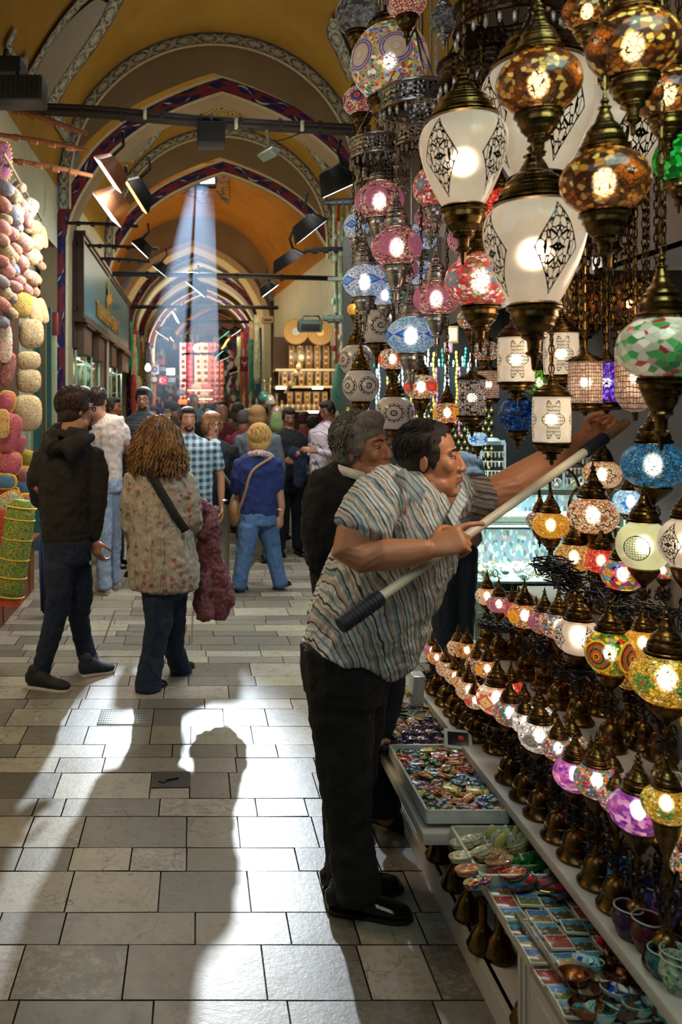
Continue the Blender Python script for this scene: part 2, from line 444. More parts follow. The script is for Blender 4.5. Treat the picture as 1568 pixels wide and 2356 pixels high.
bay('ceiling_far', 14.3, 21.2, .45, -.05, ORA, 2.05, border=False)
def far_arches():
    bm = B(); uv = bm.loops.layers.uv.new('UVMap')
    p = smoothp(RIBW)
    for Y, cx, sc, bw in ((21.2, -.09, .96, .5),):
        A = full([(x*sc*.95, z+.0) for x, z in p]); Q = full(off_prof([(x*sc*.95, z) for x, z in p], bw*.35)); Q2 = full(off_prof([(x*sc*.95, z) for x, z in p], bw*.62))
        ring_strip(bm, A, Q, Y-.05, Y-.15, cx, 0, uv); ring_strip(bm, Q, Q2, Y-.15, Y, cx, 0, uv)
    struct('trim_3', bm, [CRM])
    for i, (Y, cx, c) in enumerate(((22.3, .05, ORA), (25.2, .2, YEL), (30.0, .25, GRY), (36.0, .9, YEL))):
        arch(4+i, Y, cx, .9, .6)
        Y2 = (25.2, 30.0, 36, 42)[i]
        bm = B(); uv = bm.loops.layers.uv.new('UVMap'); P = full([(x*.93, z+.25*(z > 3)) for x, z in smoothp(RIBW)])
        ring_strip(bm, P, P, Y, Y2, cx, 0, uv); struct('ceiling_beyond_%d' % (i+1), bm, [(YEL, PAL, YEL, ORA)[i]], smooth=True)
far_arches()
def end_wall():
    g = G('end_wall_shops'); v = g.co(); c = g.mix(g.noise(v, 1.2, 3), '#5f3a30', '#a88a70')
    bm = B(); quad(bm, [(-6, 43, 0), (6, 43, 0), (6, 43, 7), (-6, 43, 7)]); struct('wall_back', bm, g.fin(g.bsdf(c, .8)))
    bm = B(); quad(bm, [(-2.05, -1.5, 0), (-2.05, 40, 0), (-2.05, 40, 4.4), (-2.05, -1.5, 4.4)]); struct('wall_left', bm, PAL)
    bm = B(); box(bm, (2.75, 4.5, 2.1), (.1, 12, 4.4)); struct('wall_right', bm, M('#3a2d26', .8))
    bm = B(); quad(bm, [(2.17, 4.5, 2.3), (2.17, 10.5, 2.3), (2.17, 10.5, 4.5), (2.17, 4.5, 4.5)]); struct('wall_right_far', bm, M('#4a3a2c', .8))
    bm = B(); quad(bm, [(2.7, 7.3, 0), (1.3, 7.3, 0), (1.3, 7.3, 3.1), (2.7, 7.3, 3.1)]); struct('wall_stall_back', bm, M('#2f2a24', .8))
    bm = B(); box(bm, (2.2, 1.7, 3.45), (.08, 5.6, 2.2)); quad(bm, [(2.16, -1, 2.35), (2.16, 4.5, 2.35), (2.75, 4.5, 2.35), (2.75, -1, 2.35)]); struct('wall_right_upper', bm, plaster('pink_white_plaster', '#b79a94', '#e3cdc6'))
end_wall()
# painted decoration on the vault, laid onto the curved surface
def on_vault(x, y, Rr=1.925, cx=.19, zc=4.37):
    d = Vector(((x-CX)/F, 1, -(y-CY)/F)); o = Vector((0, 0, H))
    a = d.x**2+d.z**2; b = 2*((o.x-cx)*d.x+(o.z-zc)*d.z); c = (o.x-cx)**2+(o.z-zc)**2-Rr*Rr
    q = b*b-4*a*c
    if q < 0: q = 0
    t = (-b+math.sqrt(q))/(2*a); return o+d*min(t, 10.42)
def paint_strip(name, left, right, mat, f=on_vault, n=6, nv=3):
    L = curve([(x, y, 0) for x, y in left], n); R = curve([(x, y, 0) for x, y in right], n)
    bm = B(); uv = bm.loops.layers.uv.new('UVMap'); s = 0; prev = None; pc = None
    for a, b in zip(L, R):
        row = [bm.verts.new(f(a.x+(b.x-a.x)*k/nv, a.y+(b.y-a.y)*k/nv)) for k in range(nv+1)]
        if prev:
            ds = (row[0].co-prev[0].co).length
            for k in range(nv):
                fc = bm.faces.new((prev[k], row[k], row[k+1], prev[k+1]))
                for l, q in zip(fc.loops, ((s, k/nv), (s+ds, k/nv), (s+ds, (k+1)/nv), (s, (k+1)/nv))): l[uv].uv = q
            s += ds
        prev = row
    return struct(name, bm, mat, smooth=True)
lun_in_l = [(66, 178), (95, 125), (130, 70), (165, 25), (195, -5)]
lun_out_l = [(40, 120), (60, 100), (110, 40), (150, 5), (165, -20)]
paint_strip('trim_20', [(36, 62), (14, 105), (40, 145), (62, 172)], [(40, 78), (30, 110), (52, 132), (66, 118)], IZN)
paint_strip('trim_21', [(62, 172), (92, 118), (128, 62), (168, 10), (190, -14)], [(80, 172), (108, 120), (150, 60), (190, 14), (205, 0)], IZN)
paint_strip('trim_22', [(80, 172), (108, 120), (150, 60), (200, 12), (226, -4)], [(98, 248), (140, 180), (188, 110), (228, 48), (247, 8)], plaster('lunette_plaster', '#8e8880', '#aba59c'))
paint_strip('trim_23', [(98, 248), (140, 180), (188, 110), (228, 50), (248, 4), (252, -12)], [(120, 268), (158, 196), (210, 126), (252, 62), (280, 10), (290, -10)], IZN)
paint_strip('trim_24', [(98, 248), (112, 262), (125, 290), (150, 330)], [(120, 230), (140, 262), (160, 292), (168, 318)], IZN)
paint_strip('trim_25', [(757, 40), (752, 80), (775, 130), (800, 190)], [(775, 45), (785, 75), (800, 110), (815, 160)], IZN)
def vault_mid(x, y): return on_vault(x, y, 1.965, .38)
def on_mid(x, y):
    cx, zc, Rr = .38, 4.37, 1.90
    d = Vector(((x-CX)/F, 1, -(y-CY)/F)); o = Vector((0, 0, H))
    a = d.x**2+d.z**2; b = 2*((o.x-cx)*d.x+(o.z-zc)*d.z); c = (o.x-cx)**2+(o.z-zc)**2-Rr*Rr
    t = (-b+math.sqrt(max(0, b*b-4*a*c)))/(2*a); return o+d*max(11.1, min(t, 14.0))
LUN = plaster('lunette_plaster', '#8e8880', '#aba59c')
paint_strip('trim_26', [(350, 288), (320, 300), (290, 330), (262, 372)], [(362, 288), (345, 320), (320, 352), (298, 372)], LUN, on_mid)
paint_strip('trim_27', [(362, 286), (345, 318), (318, 350), (296, 372)], [(382, 288), (362, 320), (335, 350), (306, 376)], IZN, on_mid)
paint_strip('trim_28', [(690, 315), (712, 350), (735, 385), (752, 412)], [(700, 312), (724, 345), (748, 378), (765, 402)], IZN, on_mid)
def medal():
    g = G('gold_medallion'); v = g.n('TexCoord', out=None).outputs['UV']; u, w, _ = g.xyz(v)
    r = g.vor(g.n('Mapping', {'Vector': v, 'Scale': (7, 3, 1)}), 1.1, rand=.25)
    c = g.ramp(r, [(0, '#e0c890'), (.12, '#50321c'), (.25, '#c9b071'), (.4, '#46506a'), (.5, '#b08a3c'), (.65, '#8a6420')], 'CONSTANT')
    return g.fin(g.bsdf(c, .8))
paint_strip('trim_29', [(440, 246), (480, 228), (514, 221), (550, 230), (605, 262)], [(448, 252), (480, 262), (520, 266), (560, 264), (600, 268)], medal(), on_mid)
def on_far(x, y):
    d = Vector(((x-CX)/F, 1, -(y-CY)/F)); o = Vector((0, 0, H)); cx, zc, Rr = .28, 4.37, 1.93
    a = d.x**2+d.z**2; b = 2*((o.x-cx)*d.x+(o.z-zc)*d.z); c = (o.x-cx)**2+(o.z-zc)**2-Rr*Rr
    t = (-b+math.sqrt(max(0, b*b-4*a*c)))/(2*a); return o+d*max(14.8, min(t, 21))
def motif():
    g = G('faded_blue_motif'); v = g.co(); r = g.vor(v, 3.2, 'DISTANCE_TO_EDGE'); n = g.noise(v, 6, 3)
    c = g.mix(g.m('GREATER_THAN', g.m('MULTIPLY', r, 1.0), .07), '#4a4a58', '#a8773a'); return g.fin(g.bsdf(c, .85))
MOT = motif()
paint_strip('trim_30', [(384, 440), (400, 436), (430, 434), (460, 434), (490, 434), (527, 436)], [(384, 462), (400, 452), (430, 448), (458, 470), (490, 448), (527, 472)], MOT, on_far)
paint_strip('trim_31', [(497, 392), (497, 410), (497, 436)], [(526, 392), (526, 410), (526, 438)], MOT, on_far)
# skylight window in the vault
def on_win(x, y): return px(x, y, 16.45)
def skylight():
    bm = B(); p = [on_win(x, y)+Vector((0, -.03, -.03)) for x, y in ((453, 419), (493, 419), (492, 397), (470, 397))]; quad(bm, p)
    p = [on_win(x, y)+Vector((0, -.03, -.03)) for x, y in ((440, 419), (449, 419), (449, 409), (442, 410))]; quad(bm, p)
    o = struct('window_1', bm, glow('#dff0ff', 14, 'daylight_glass'))
    bm = B()
    q = [on_win(x, y)+Vector((0, -.05, -.05)) for x, y in ((436, 421), (496, 421), (495, 395), (452, 395))]
    for a, b in zip(q, q[1:]+q[:1]): tube(bm, [a, b], .025, 6)
    tube(bm, [on_win(451, 420)+Vector((0, -.05, -.05)), on_win(451, 396)+Vector((0, -.05, -.05))], .03, 6)
    struct('window_1_frame', bm, M('#5f6672', .7))
skylight()
def side_marks():
    g = M('#6a6a60', .85); bm = B()       # painted leaf ornaments on the left pendentives
    for (x, y, w, h) in ((50, 300, 12, 22), (75, 320, 10, 26), (190, 462, 8, 20), (205, 480, 8, 26), (222, 490, 6, 22)):
        D = 8.2 if x < 100 else 12.6
        pts = [px(x-w, y-h, D), px(x+w, y-h*.8, D), px(x+w*.4, y, D), px(x+w*.2, y+h*1.2, D), px(x-w*.4, y+h*.1, D)]
        for p in pts: p.y = D*2.04/abs(p.x)*1 if False else p.y
        k = [Vector((-2.035, p.y*2.035/abs(p.x), H+(p.z-H)*2.035/abs(p.x))) for p in pts]; quad(bm, k)
    struct('trim_32', bm, g)
side_marks()
# ------------------------------------------------ fabric patterns
def fabric(name, cols, scale=6, mode='cells', rough=.85, seed=0, stripe=None):
    g = G(name); v = g.co('Object'); v = g.vm('ADD', v, (seed*1.7, seed*.9, seed*2.3))
    v = g.vm('ADD', v, g.vm('SCALE', g.noise(v, 7, 2, .5, 1), (0, 0, 0)))
    if mode == 'cells': k = g.xyz(g.vor(v, scale*3, out=1))[0]
    elif mode == 'rings': k = g.m('FRACT', g.m('MULTIPLY', g.vor(v, scale, out=0), 2.4))
    else:
        x, y, z = g.xyz(v); nz = g.noise(v, 5, 2)
        k = g.m('FRACT', g.m('MULTIPLY', g.m('ADD', z, g.m('MULTIPLY', nz, .05)), scale))
        if mode == 'bands': k2 = g.xyz(g.vor(v, scale*4, out=1))[0]; k = g.m('FRACT', g.m('ADD', k, g.m('MULTIPLY', g.m('GREATER_THAN', k2, .72), .33)))
    c = g.ramp(k, [(i/len(cols), c) for i, c in enumerate(cols)], 'CONSTANT')
    n = g.noise(v, 60, 3); c = g.mix(g.m('MULTIPLY', n, .3), c, '#6a5a4a')
    _ = g.bsdf(c, rough, bump=g.noise(v, 22, 3), bs=.5, bd=.01)
    return g.fin(_)
def pillow_mesh(w, h, d, seed=0):
    bm = B(); bmesh.ops.create_uvsphere(bm, u_segments=20, v_segments=12, radius=1)
    r = random.Random(seed)
    for v in bm.verts:
        x, y, z = v.co
        q = 1/max(1e-6, (abs(x)**3+abs(z)**3))**(1/3)*math.sqrt(x*x+z*z) if (x or z) else 1
        q = min(q, 1.28)
        v.co = Vector((x*q*w, y*d*(1+.12*math.sin(x*7+seed)*math.cos(z*6)), z*q*h))
    return bm
def pompoms(w, h, n=26, r=.008):
    bm = B()
    for i in range(n):
        a = 2*PI*i/n; x, z = math.cos(a), math.sin(a); q = min(1.26, 1/(abs(x)**3+abs(z)**3)**(1/3))
        t = B(); bmesh.ops.create_icosphere(t, subdivisions=1, radius=r)
        for v in t.verts: v.co += Vector((x*q*w, 0, z*q*h))
        add(bm, t)
    return bm
def textile_stall():
    bm = B()
    bbox(bm, (-1.64, 6.55, .23), (.46, 1.35, .46), .01); bbox(bm, (-1.63, 6.55, .47), (.52, 1.45, .03), .006)
    for y in (5.95, 6.4, 6.9): box(bm, (-1.407, y+.1, .22), (.012, .02, .40))
    wood = M('#6d3c20', .5, 0, .3, 8)
    t = thing('display_bench', 'reddish wooden bench under embroidered cushions at left edge', 'bench', (-1.64, 6.55, 0)); t.location = (0, 0, 0)
    new('bench_body', bm, wood, t, smooth=False); bm = B(); bbox(bm, (-1.39, 6.4, .44), (.02, 1.0, .03), .004); new('trim_strip', bm, M('#b08a5a', .4), t)
    # hanging rail and cords
    bm = B(); p, q = px(8, 352, 6.0), px(96, 506, 7.5); tube(bm, [p, q], .012, 8)
    for i in range(14): c = p.lerp(q, i/13); tube(bm, [c, c+Vector((-.05, 0, -.06))], .004, 5)
    tag(new('hanging_rail', bm, M('#8d8478', .4, .6)), 'slanted metal rail that the hanging cushions are tied to', 'rail')
    bm = B(); box(bm, (-1.66, 6.75, 1.95), (.03, 1.9, 2.9)); tag(new('display_board', bm, M('#4a3626', .8), smooth=False), 'brown backing board behind hanging cushions', 'backing board')
    bands = [['#c83d5a', '#e0c8a0', '#e08aa6', '#7c2f86', '#e3a13a'], ['#3b7fb4', '#d8d0c0', '#2c4f96', '#7aa9c4', '#b56aa6'], ['#cf6f8b', '#e0b8a8', '#b0304a', '#d8b8b0'],
             ['#5d9a78', '#e9dcc0', '#c64a43', '#5a8fb0', '#e7c353'], ['#d8a888', '#d67a94', '#6fa396', '#e0d0b0', '#c05a6a'], ['#4a7aa8', '#c0c8c0', '#905ba0', '#d9c4a0']]
    mats = [fabric('striped_kilim_cloth', b, 1.9, 'bands', seed=i) for i, b in enumerate(bands)]
    names = ['crimson and cream', 'blue and white', 'pink and cream', 'green and red', 'pastel peach', 'sky blue and lilac']
    # rolled bolster cushions
    L = [(12, 432, 15, 1), (30, 448, 15, 3), (22, 488, 17, 1), (33, 500, 16, 1), (8, 525, 15, 2), (22, 536, 15, 2), (50, 556, 19, 4), (12, 576, 17, 3), (24, 590, 14, 3), (45, 602, 17, 2), (14, 620, 16, 2),
         (66, 640, 18, 4), (52, 628, 16, 4), (10, 672, 15, 3), (22, 684, 13, 5), (6, 648, 12, 5), (5, 550, 13, 4), (4, 600, 12, 0), (36, 574, 12, 0), (60, 585, 14, 4), (40, 645, 13, 2), (5, 700, 14, 0), (48, 470, 14, 4), (60, 510, 14, 2), (36, 520, 13, 5), (8, 470, 14, 0), (70, 560, 13, 4), (82, 590, 12, 4), (30, 620, 13, 1), (34, 660, 13, 2), (58, 666, 13, 0), (80, 640, 12, 4), (12, 505, 12, 3), (20, 600, 12, 5), (76, 668, 12, 4), (2, 740, 13, 1), (24, 720, 13, 3), (84, 520, 11, 4), (44, 430, 12, 4), (92, 610, 10, 4)]
    protos = {}
    for i, (x, y, r, k) in enumerate(L):
        D = 6.05+x/105*1.3+.02*(i % 3); R = r*D/F*1.12
        p = px(x, y, D)
        if k not in protos:
            bm = B(); lathe(bm, [(0, -1.75), (.3, -1.72), (.55, -1.62), (.82, -1.3), (.95, -.7), (.98, 0), (.95, .7), (.82, 1.3), (.55, 1.62), (.3, 1.72), (0, 1.75)], 20, rib=.03, ribn=9)
            o = new('bolster_cushion', bm, mats[k]); protos[k] = o
            for s in (-1, 1): t = B(); ell(t, (0, 0, 1.74*s), (.25, .25, .16), 8, 6); new('end_tuft', t, M('#e0a23a', .8), o)
        else: o = copy_tree(protos[k])
        o.location = p; o.scale = (R,)*3; o.rotation_euler = (.35, 2.2+.25*math.sin(i*2.1), .25*math.sin(i*1.3)); o.scale = (R*.95, R*.95, R*.8)
        tag(o, '%s banded bolster cushion hanging in the pile, %s as tied' % (names[k], ORD[i]), 'cushion', 'bolster cushions hanging at left stall')
    # flat cushions
    emb = [fabric('embroidered_cloth', c, 13, 'rings', seed=i+20) for i, c in enumerate([['#6a2f86', '#e0a23a', '#7d3a90', '#b04a9a'], ['#d9b24a', '#e3c463', '#c24f7a', '#e6cf7a'], ['#efe2c4', '#a8782a', '#e4d2a8', '#7a5220'],
           ['#b83a68', '#e08a3a', '#8a2f70', '#d05a86'], ['#2f78b8', '#3f8ac4', '#7c4fa0', '#3aa0b0'], ['#e6c02e', '#e9c93c', '#e3b92a', '#8f6aa6'], ['#8f9a2c', '#a3aa38', '#b8742c', '#7d8a24'], ['#f2eadc', '#c8322e', '#f0e4d4', '#e9ddcc'],
           ['#c8542c', '#5a2f7a', '#d98a2e', '#2f5f86'], ['#8fc4a0', '#c8645a', '#7fb894', '#e6d6a0'], ['#e6c8a0', '#d8b48a', '#eed8b4', '#c8a070'], ['#b02a2a', '#c43a2e', '#9a2424', '#d86a3a'],
           ['#d9d2c4', '#3a3f4a', '#cfc6b4', '#8fa0b4']])]
    S = [(2, 370, 24, 46, 0, 'purple cushion with gold swirls and yellow pompoms at top of pile', 1, .3, 0), (38, 492, 16, 26, 10, 'cream velvet cushion hanging in upper part of pile', 0, .3, .3),
         (66, 480, 20, 26, 12, 'cream cushion with blue grey floral oval hanging at upper right of pile', 0, .2, .5), (74, 522, 20, 16, 2, 'cream cushion with gold medallion hanging below floral oval cushion', 0, .2, 0),
         (84, 556, 18, 20, 10, 'peach satin cushion with knotted corner hanging at pile edge', 0, .1, .3), (72, 590, 20, 20, 10, 'apricot satin cushion in middle of hanging pile', 0, 0, .2),
         (100, 545, 9, 26, 10, 'narrow cream cushion at outer edge of hanging pile', 0, .5, -.2), (50, 702, 24, 30, 5, 'bright yellow embroidered cushion at bottom of hanging pile', 0, .2, .2),
         (78, 712, 16, 38, 10, 'beige gathered satin cushion next to yellow embroidered cushion', 0, .4, -.3), (98, 715, 12, 30, 10, 'small pale beige satin cushion at outer edge below pile', 0, .6, -.3), (72, 768, 28, 34, 2, 'gold fringed brocade cushion topmost in column of brocade cushions', 0, .1, 0),
         (12, 790, 16, 46, 7, 'white cushion with red poppies hanging below pile', 0, .3, 0), (66, 830, 27, 22, 2, 'gold and cream brocade cushion second in column of brocade cushions', 0, .1, 0), (66, 876, 28, 28, 2, 'white quilted brocade cushion third in column', 0, .1, 0),
         (62, 950, 34, 42, 2, 'large gold and cream brocade cushion lowest in column', 0, .1, 0), (18, 850, 16, 40, 8, 'multicoloured embroidered cushion left of brocade column', 0, .3, .2), (15, 925, 18, 24, 3, 'small crimson tasselled cushion above large pink cushion', 1, .3, .2),
         (18, 996, 30, 46, 3, 'large pink and orange paisley cushion in lower pile', 0, .3, .2), (42, 1030, 14, 30, 3, 'magenta cushion tucked behind paisley cushion', 0, .4, .3), (6, 975, 16, 34, 1, 'yellow embroidered cushion at left edge of lower pile', 0, .2, 0), (62, 1054, 22, 16, 6, 'olive green cushion with orange stitching', 1, .2, .3),
         (22, 1066, 26, 26, 3, 'round pink cushion with yellow pompoms', 1, .4, .2), (12, 1108, 26, 16, 4, 'round blue and purple cushion with pompom rim', 1, -.2, 0), (18, 1132, 26, 12, 3, 'flat crimson cushion stacked under blue cushion', 1, -.2, 0), (58, 1098, 22, 22, 8, 'multicoloured pompom cushion beside round blue cushion', 1, .3, 0),
         (56, 1120, 22, 14, 4, 'blue and orange cushion half hidden under pompom cushion', 1, .3, 0), (64, 1158, 20, 20, 8, 'dark round embroidered cushion above folded cloths', 1, .3, .2), (22, 1158, 30, 24, 9, 'mint green fish patterned cushion with pompoms', 1, .1, -.5), (4, 1230, 14, 60, 11, 'bright red cushion standing at left picture edge', 0, .4, 0)]
    for i, (x, y, rx, ry, k, lab, pom, yaw, roll) in enumerate(S):
        D = 6.25+x/105*1.0-(.55 if y > 960 else 0)-(.45 if y > 1140 else 0); s = D/F
        o = new('throw_cushion', pillow_mesh(rx*s*1.02, ry*s, min(rx, ry)*s*.5, i), emb[k], loc=px(x, y, D), rot=(0, roll, yaw))
        if pom: new('pompom_trim', pompoms(rx*s*1.02, ry*s, 30, .011), M(('#e3b52e', '#e09a2a')[i % 2], .8), o)
        tag(o, lab, 'cushion', 'cushions piled at left stall')
    # green bolster standing
    g = fabric('green_bolster_cloth', ['#5f8a1e', '#6d9a26', '#2a5a4a', '#86a832', '#e0a050', '#7a9c2c'], 9, 'bands', seed=3)
    bm = B(); lathe(bm, [(0, -.5), (.09, -.5), (.115, -.46), (.125, -.3), (.13, 0), (.128, .3), (.115, .42), (.07, .49), (0, .5)], 24)
    o = new('green_bolster', bm, g, loc=px(36, 1262, 5.15), rot=(0, .14, .3), scale=(.72, .72, .62))
    t = B()
    for z in (-.47, -.28, -.1, .1, .3, .42): lathe(t, [(.128, z-.008), (.136, z), (.128, z+.008)], 24)
    new('braid_rings', t, M('#e0b23a', .8), o)
    t = B()
    for i in range(40): a = 2*PI*i/40; tube(t, [(.1*math.cos(a), .1*math.sin(a), -.5), (.11*math.cos(a), .11*math.sin(a), -.56)], .006, 4)
    new('fringe', t, M('#c8502c', .8), o)
    tag(o, 'tall green embroidered bolster with braid rings standing by bench', 'bolster')
    # folded cloths and draped fabric
    cols = ['#d9803a', '#2f8a90', '#a83050', '#e0c040', '#3a5aa0', '#c84a7a', '#2a2a3a', '#d8d0b8']
    for i in range(9):
        bm = B(); bbox(bm, (0, 0, 0), (.26, .5, .022), .009)
        o = new('folded_cloth', bm, M(cols[i % 8], .9, 0, .35, 60), loc=(-1.47+.01*(i % 2), 6.3, .50+i*.0245), rot=(0, 0, .03*math.sin(i*3)))
        tag(o, 'folded %s cloth, %s from the bottom of the stack on the bench' % (['orange', 'teal', 'crimson', 'yellow', 'blue', 'pink', 'black', 'cream'][i % 8], ORD[i]), 'folded cloth', 'folded cloths on bench')
    bm = B()
    for k in range(12):
        x = k/11; quad(bm, [(x*.16, 0, .0), ((k+1)/11*.16, .01*(k % 2), 0), ((k+1)/11*.13+.02, .01*(k % 2), -.55-.2*x), (x*.13+.02, 0, -.55-.18*x)], k // 6)
    for f in bm.faces[:]: pass
    o = new('shawl', bm, [M('#1c2350', .9), M('#b7a27c', .9)], loc=px(88, 1240, 6.3)); md = o.modifiers.new('thick', 'SOLIDIFY'); md.thickness = .008
    tag(o, 'navy and beige shawl hanging from end of bench', 'shawl')
textile_stall()

# ------------------------------------------------ leather shop with the sign box
def sign_shop():
    dark = M('#38221b', .35, 0, .2, 3); D0, D1 = 10.9, 18.6; X0 = -1.5; z0, z1 = 2.76, 3.86
    t = thing('shop_sign', 'large boxed shop sign with teal panel and gold horse emblem', 'shop sign', (X0, D0, z0)); t.location = (0, 0, 0)
    bm = B(); box(bm, (X0-.25, (D0+D1)/2, (z0+z1)/2), (.5, D1-D0, z1-z0))
    for (za, zb, e) in ((z0-.05, z0, .05), (z1, z1+.05, .05), (z1-.05, z1, .025), (z0, z0+.06, .025)): box(bm, (X0-.25+e/2, (D0+D1)/2, (za+zb)/2), (.5+e, D1-D0+e, zb-za))
    for (x, w) in ((X0-.04, .05), (X0-.46, .05)): box(bm, (x, D0-.01, (z0+z1)/2), (w, .03, z1-z0-.1))
    for z in (z0+.12, z1-.12): box(bm, (X0-.25, D0-.01, z), (.4, .03, .06))
    for y in (D0+.03, D1-.03): box(bm, (X0+.01, y, (z0+z1)/2), (.03, .06, z1-z0))
    new('sign_box', bm, dark, t, smooth=False)
    bm = B(); quad(bm, [(X0+.004, D0+.08, z0+.08), (X0+.004, D1-.08, z0+.08), (X0+.004, D1-.08, z1-.08), (X0+.004, D0+.08, z1-.08)])
    g = G('teal_sign_panel'); new('sign_panel', bm, g.fin(g.bsdf(g.mix(g.noise(g.co(), .7, 2), '#17505f', '#2b7d92'), .3)), t, smooth=False)
    gold = M('#c89a4c', .35, .3); f = bpy.data.curves.new('sign_lettering', 'FONT'); f.body = 'TURKISH CRAFT'; f.size = .36; f.extrude = .012; f.align_x = 'CENTER'; f.space_character = 1.1
    f.materials.append(gold); tmp = bpy.data.objects.new('tmp_text', f); C.objects.link(tmp); bpy.context.view_layer.update(); me = bpy.data.meshes.new_from_object(tmp.evaluated_get(bpy.context.evaluated_depsgraph_get())); bpy.data.objects.remove(tmp); o = bpy.data.objects.new('sign_lettering', me); me.materials.clear(); me.materials.append(gold); C.objects.link(o); o.parent = t
    o.location = (X0+.02, 14.1, z0+.17); o.rotation_euler = (PI/2, 0, PI/2); o.scale = (1.25, 1, 1)
    # rearing horse emblem with wing
    out = [(0, 0), (.08, .02), (.12, .16), (.2, .2), (.3, .1), (.36, .0), (.42, .02), (.36, .18), (.42, .3), (.56, .36), (.6, .3), (.66, .32), (.56, .46), (.48, .5), (.56, .62), (.5, .66), (.4, .56), (.3, .44), (.22, .5), (.1, .62), (.02, .8), (.02, .6), (.06, .44), (-.02, .36), (-.08, .2), (-.04, .1)]
    bm = B(); vs = [bm.verts.new((0, x*1.55, z*.9)) for x, z in out]; fc = bm.faces.new(vs); bmesh.ops.triangulate(bm, faces=[fc])
    ex = bmesh.ops.extrude_face_region(bm, geom=bm.faces[:]); bmesh.ops.translate(bm, verts=[e for e in ex['geom'] if isinstance(e, bmesh.types.BMVert)], vec=(.02, 0, 0))
    new('horse_emblem', bm, gold, t, loc=(X0+.01, 13.8, z0+.47), smooth=False, scale=(1, .9, .62))
    # shop front beneath: cornice, brackets, glass cases
    t = thing('leather_shop', 'leather shop front with bracketed wooden cornice and glass display bays', 'shop front'); wood = M('#5f4434', .5, 0, .25, 5)
    bm = B(); box(bm, (-1.85, 14.7, 2.55), (.5, 7.6, .34)); box(bm, (-1.98, 14.7, .45), (.34, 7.6, .9)); new('cornice_and_base', bm, dark, t, smooth=False)
    ys = (11.2, 12.9, 14.9, 17.0)
    for i, y in enumerate(ys):
        bm = B(); L = .8 if i < 3 else 1.6
        vs = box(bm, (-1.66, y+L/2, 2.52), (.3, L, .42)); box(bm, (-1.64, y+L/2, 2.71), (.36, L+.06, .06))
        new('bracket', bm, wood, t, smooth=False)
    glass = G('display_glass'); gm = glass.fin(glass.n('MixShader', {0: .12, 1: glass.n('BsdfTransparent', {'Color': (.85, 1, .94, 1)}), 2: glass.n('BsdfGlossy', {'Roughness': .05})}))
    for i, y in enumerate(ys):
        b = B(); box(b, (-1.62, y+.45, 1.5), (.01, 1.0, 1.7)); box(b, (-1.77, y-.04, 1.5), (.3, .01, 1.7)); new('display_glass', b, gm, t, smooth=False)
        for yy in (y-.04, y+.95): b = B(); box(b, (-1.62, yy, 1.5), (.025, .03, 1.7)); new('glass_edge_post', b, M('#cfd8cc', .3, .4), t, smooth=False)
        b = B(); box(b, (-1.98, y+.45, 1.5), (.02, 1.4, 1.75)); new('display_back', b, M('#cfd4c0', .7), t, smooth=False)
        b = B(); box(b, (-1.8, y+.45, 1.85), (.3, 1.0, .012)); box(b, (-1.8, y+.45, 1.3), (.3, 1.0, .012)); new('glass_shelf', b, M('#9fb8a8', .1), t, smooth=False)
        b = B()
        for k in range(3): box(b, (-1.82, y+.1+k*.3, 2.33), (.09, .11, .012))
        new('downlight', b, glow('#f4fff0', 9), t, smooth=False)
        for k, (zz, col, nm) in enumerate(((1.93, ('#b8803a', '#2d3a2a', '#3a6a50', '#8a5a3a')[i], ('tan', 'dark green', 'teal', 'brown')[i]), (1.45, ('#3d4a58', '#6a8a7a', '#0f6a48', '#b07a5a')[i], ('slate grey', 'sage', 'emerald', 'rust')[i]))):
            b = B(); loft(b, [(Vector((0, 0, 0)), .05, .05), (Vector((0, .08, .1)), .12, .05), (Vector((0, .16, .22)), .14, .06), (Vector((0, .3, .36)), .09, .05)], 12)
            bag = new('leather_bag', b, M(col, .35, 0, .3), loc=(-1.8, y+.1, zz-.5+(.42 if k == 0 else .5)))
            b = B(); tube(b, curve([(0, .05, .1), (.02, .0, .32), (.02, .18, .46), (0, .28, .34)]), .012, 6); new('strap', b, M('#2a1c14', .4), bag)
            tag(bag, '%s leather bag, %s shelf of %s display bay from near end' % (nm, ('upper', 'lower')[k], ORD[i]), 'leather bag', 'leather bags in shop display')
    for i in range(5): lamp('display_light', 'AREA', (-1.75, 11.5+i*1.6, 2.28), 6, (.92, 1, .9), (-1.85, 11.5+i*1.6, 1), .25, .9)
    # near door frame
    bm = B(); box(bm, (-1.76, 9.2, 1.35), (.06, .1, 2.7)); box(bm, (-1.64, 9.25, 1.35), (.05, .06, 2.7)); tag(new('doorpost', bm, M('#1f5a60', .5), smooth=False), 'teal painted door post behind cushion column', 'door post')
    bm = B(); box(bm, (-1.78, 10.2, 1.35), (.12, .1, 2.7)); tag(new('doorpost', bm, M('#b4b898', .6), smooth=False), 'pale green door jamb beside the sign box', 'door post')
    bm = B(); box(bm, (-1.82, 10.8, 1.4), (.16, .2, 2.8)); box(bm, (-1.68, 10.75, 1.35), (.06, .1, 2.7)); tag(new('doorpost', bm, dark, smooth=False), 'dark brown corner post under the shop sign', 'door post')
    bm = B(); bbox(bm, px(124, 745, 10.0), (.1, .1, .28), .02); tag(new('alarm_box', bm, M('#7a2430', .4)), 'red alarm box on wall left of shop sign', 'alarm box')
    # carved white screen behind the t-shirt man
    bm = B(); box(bm, (0, 0, 0), (.3, .03, 1.0))
    for k in range(5): lathe(bm, [(.05, 0), (.09, .01), (.05, .02)], 14, c=(0, -.03, -.4+k*.2))
    tag(new('carved_screen', bm, M('#b5b3a0', .6), loc=(-1.0, 8.6, .5), rot=(0, 0, .7)), 'pale carved screen standing behind man in white shirt', 'screen')
sign_shop()

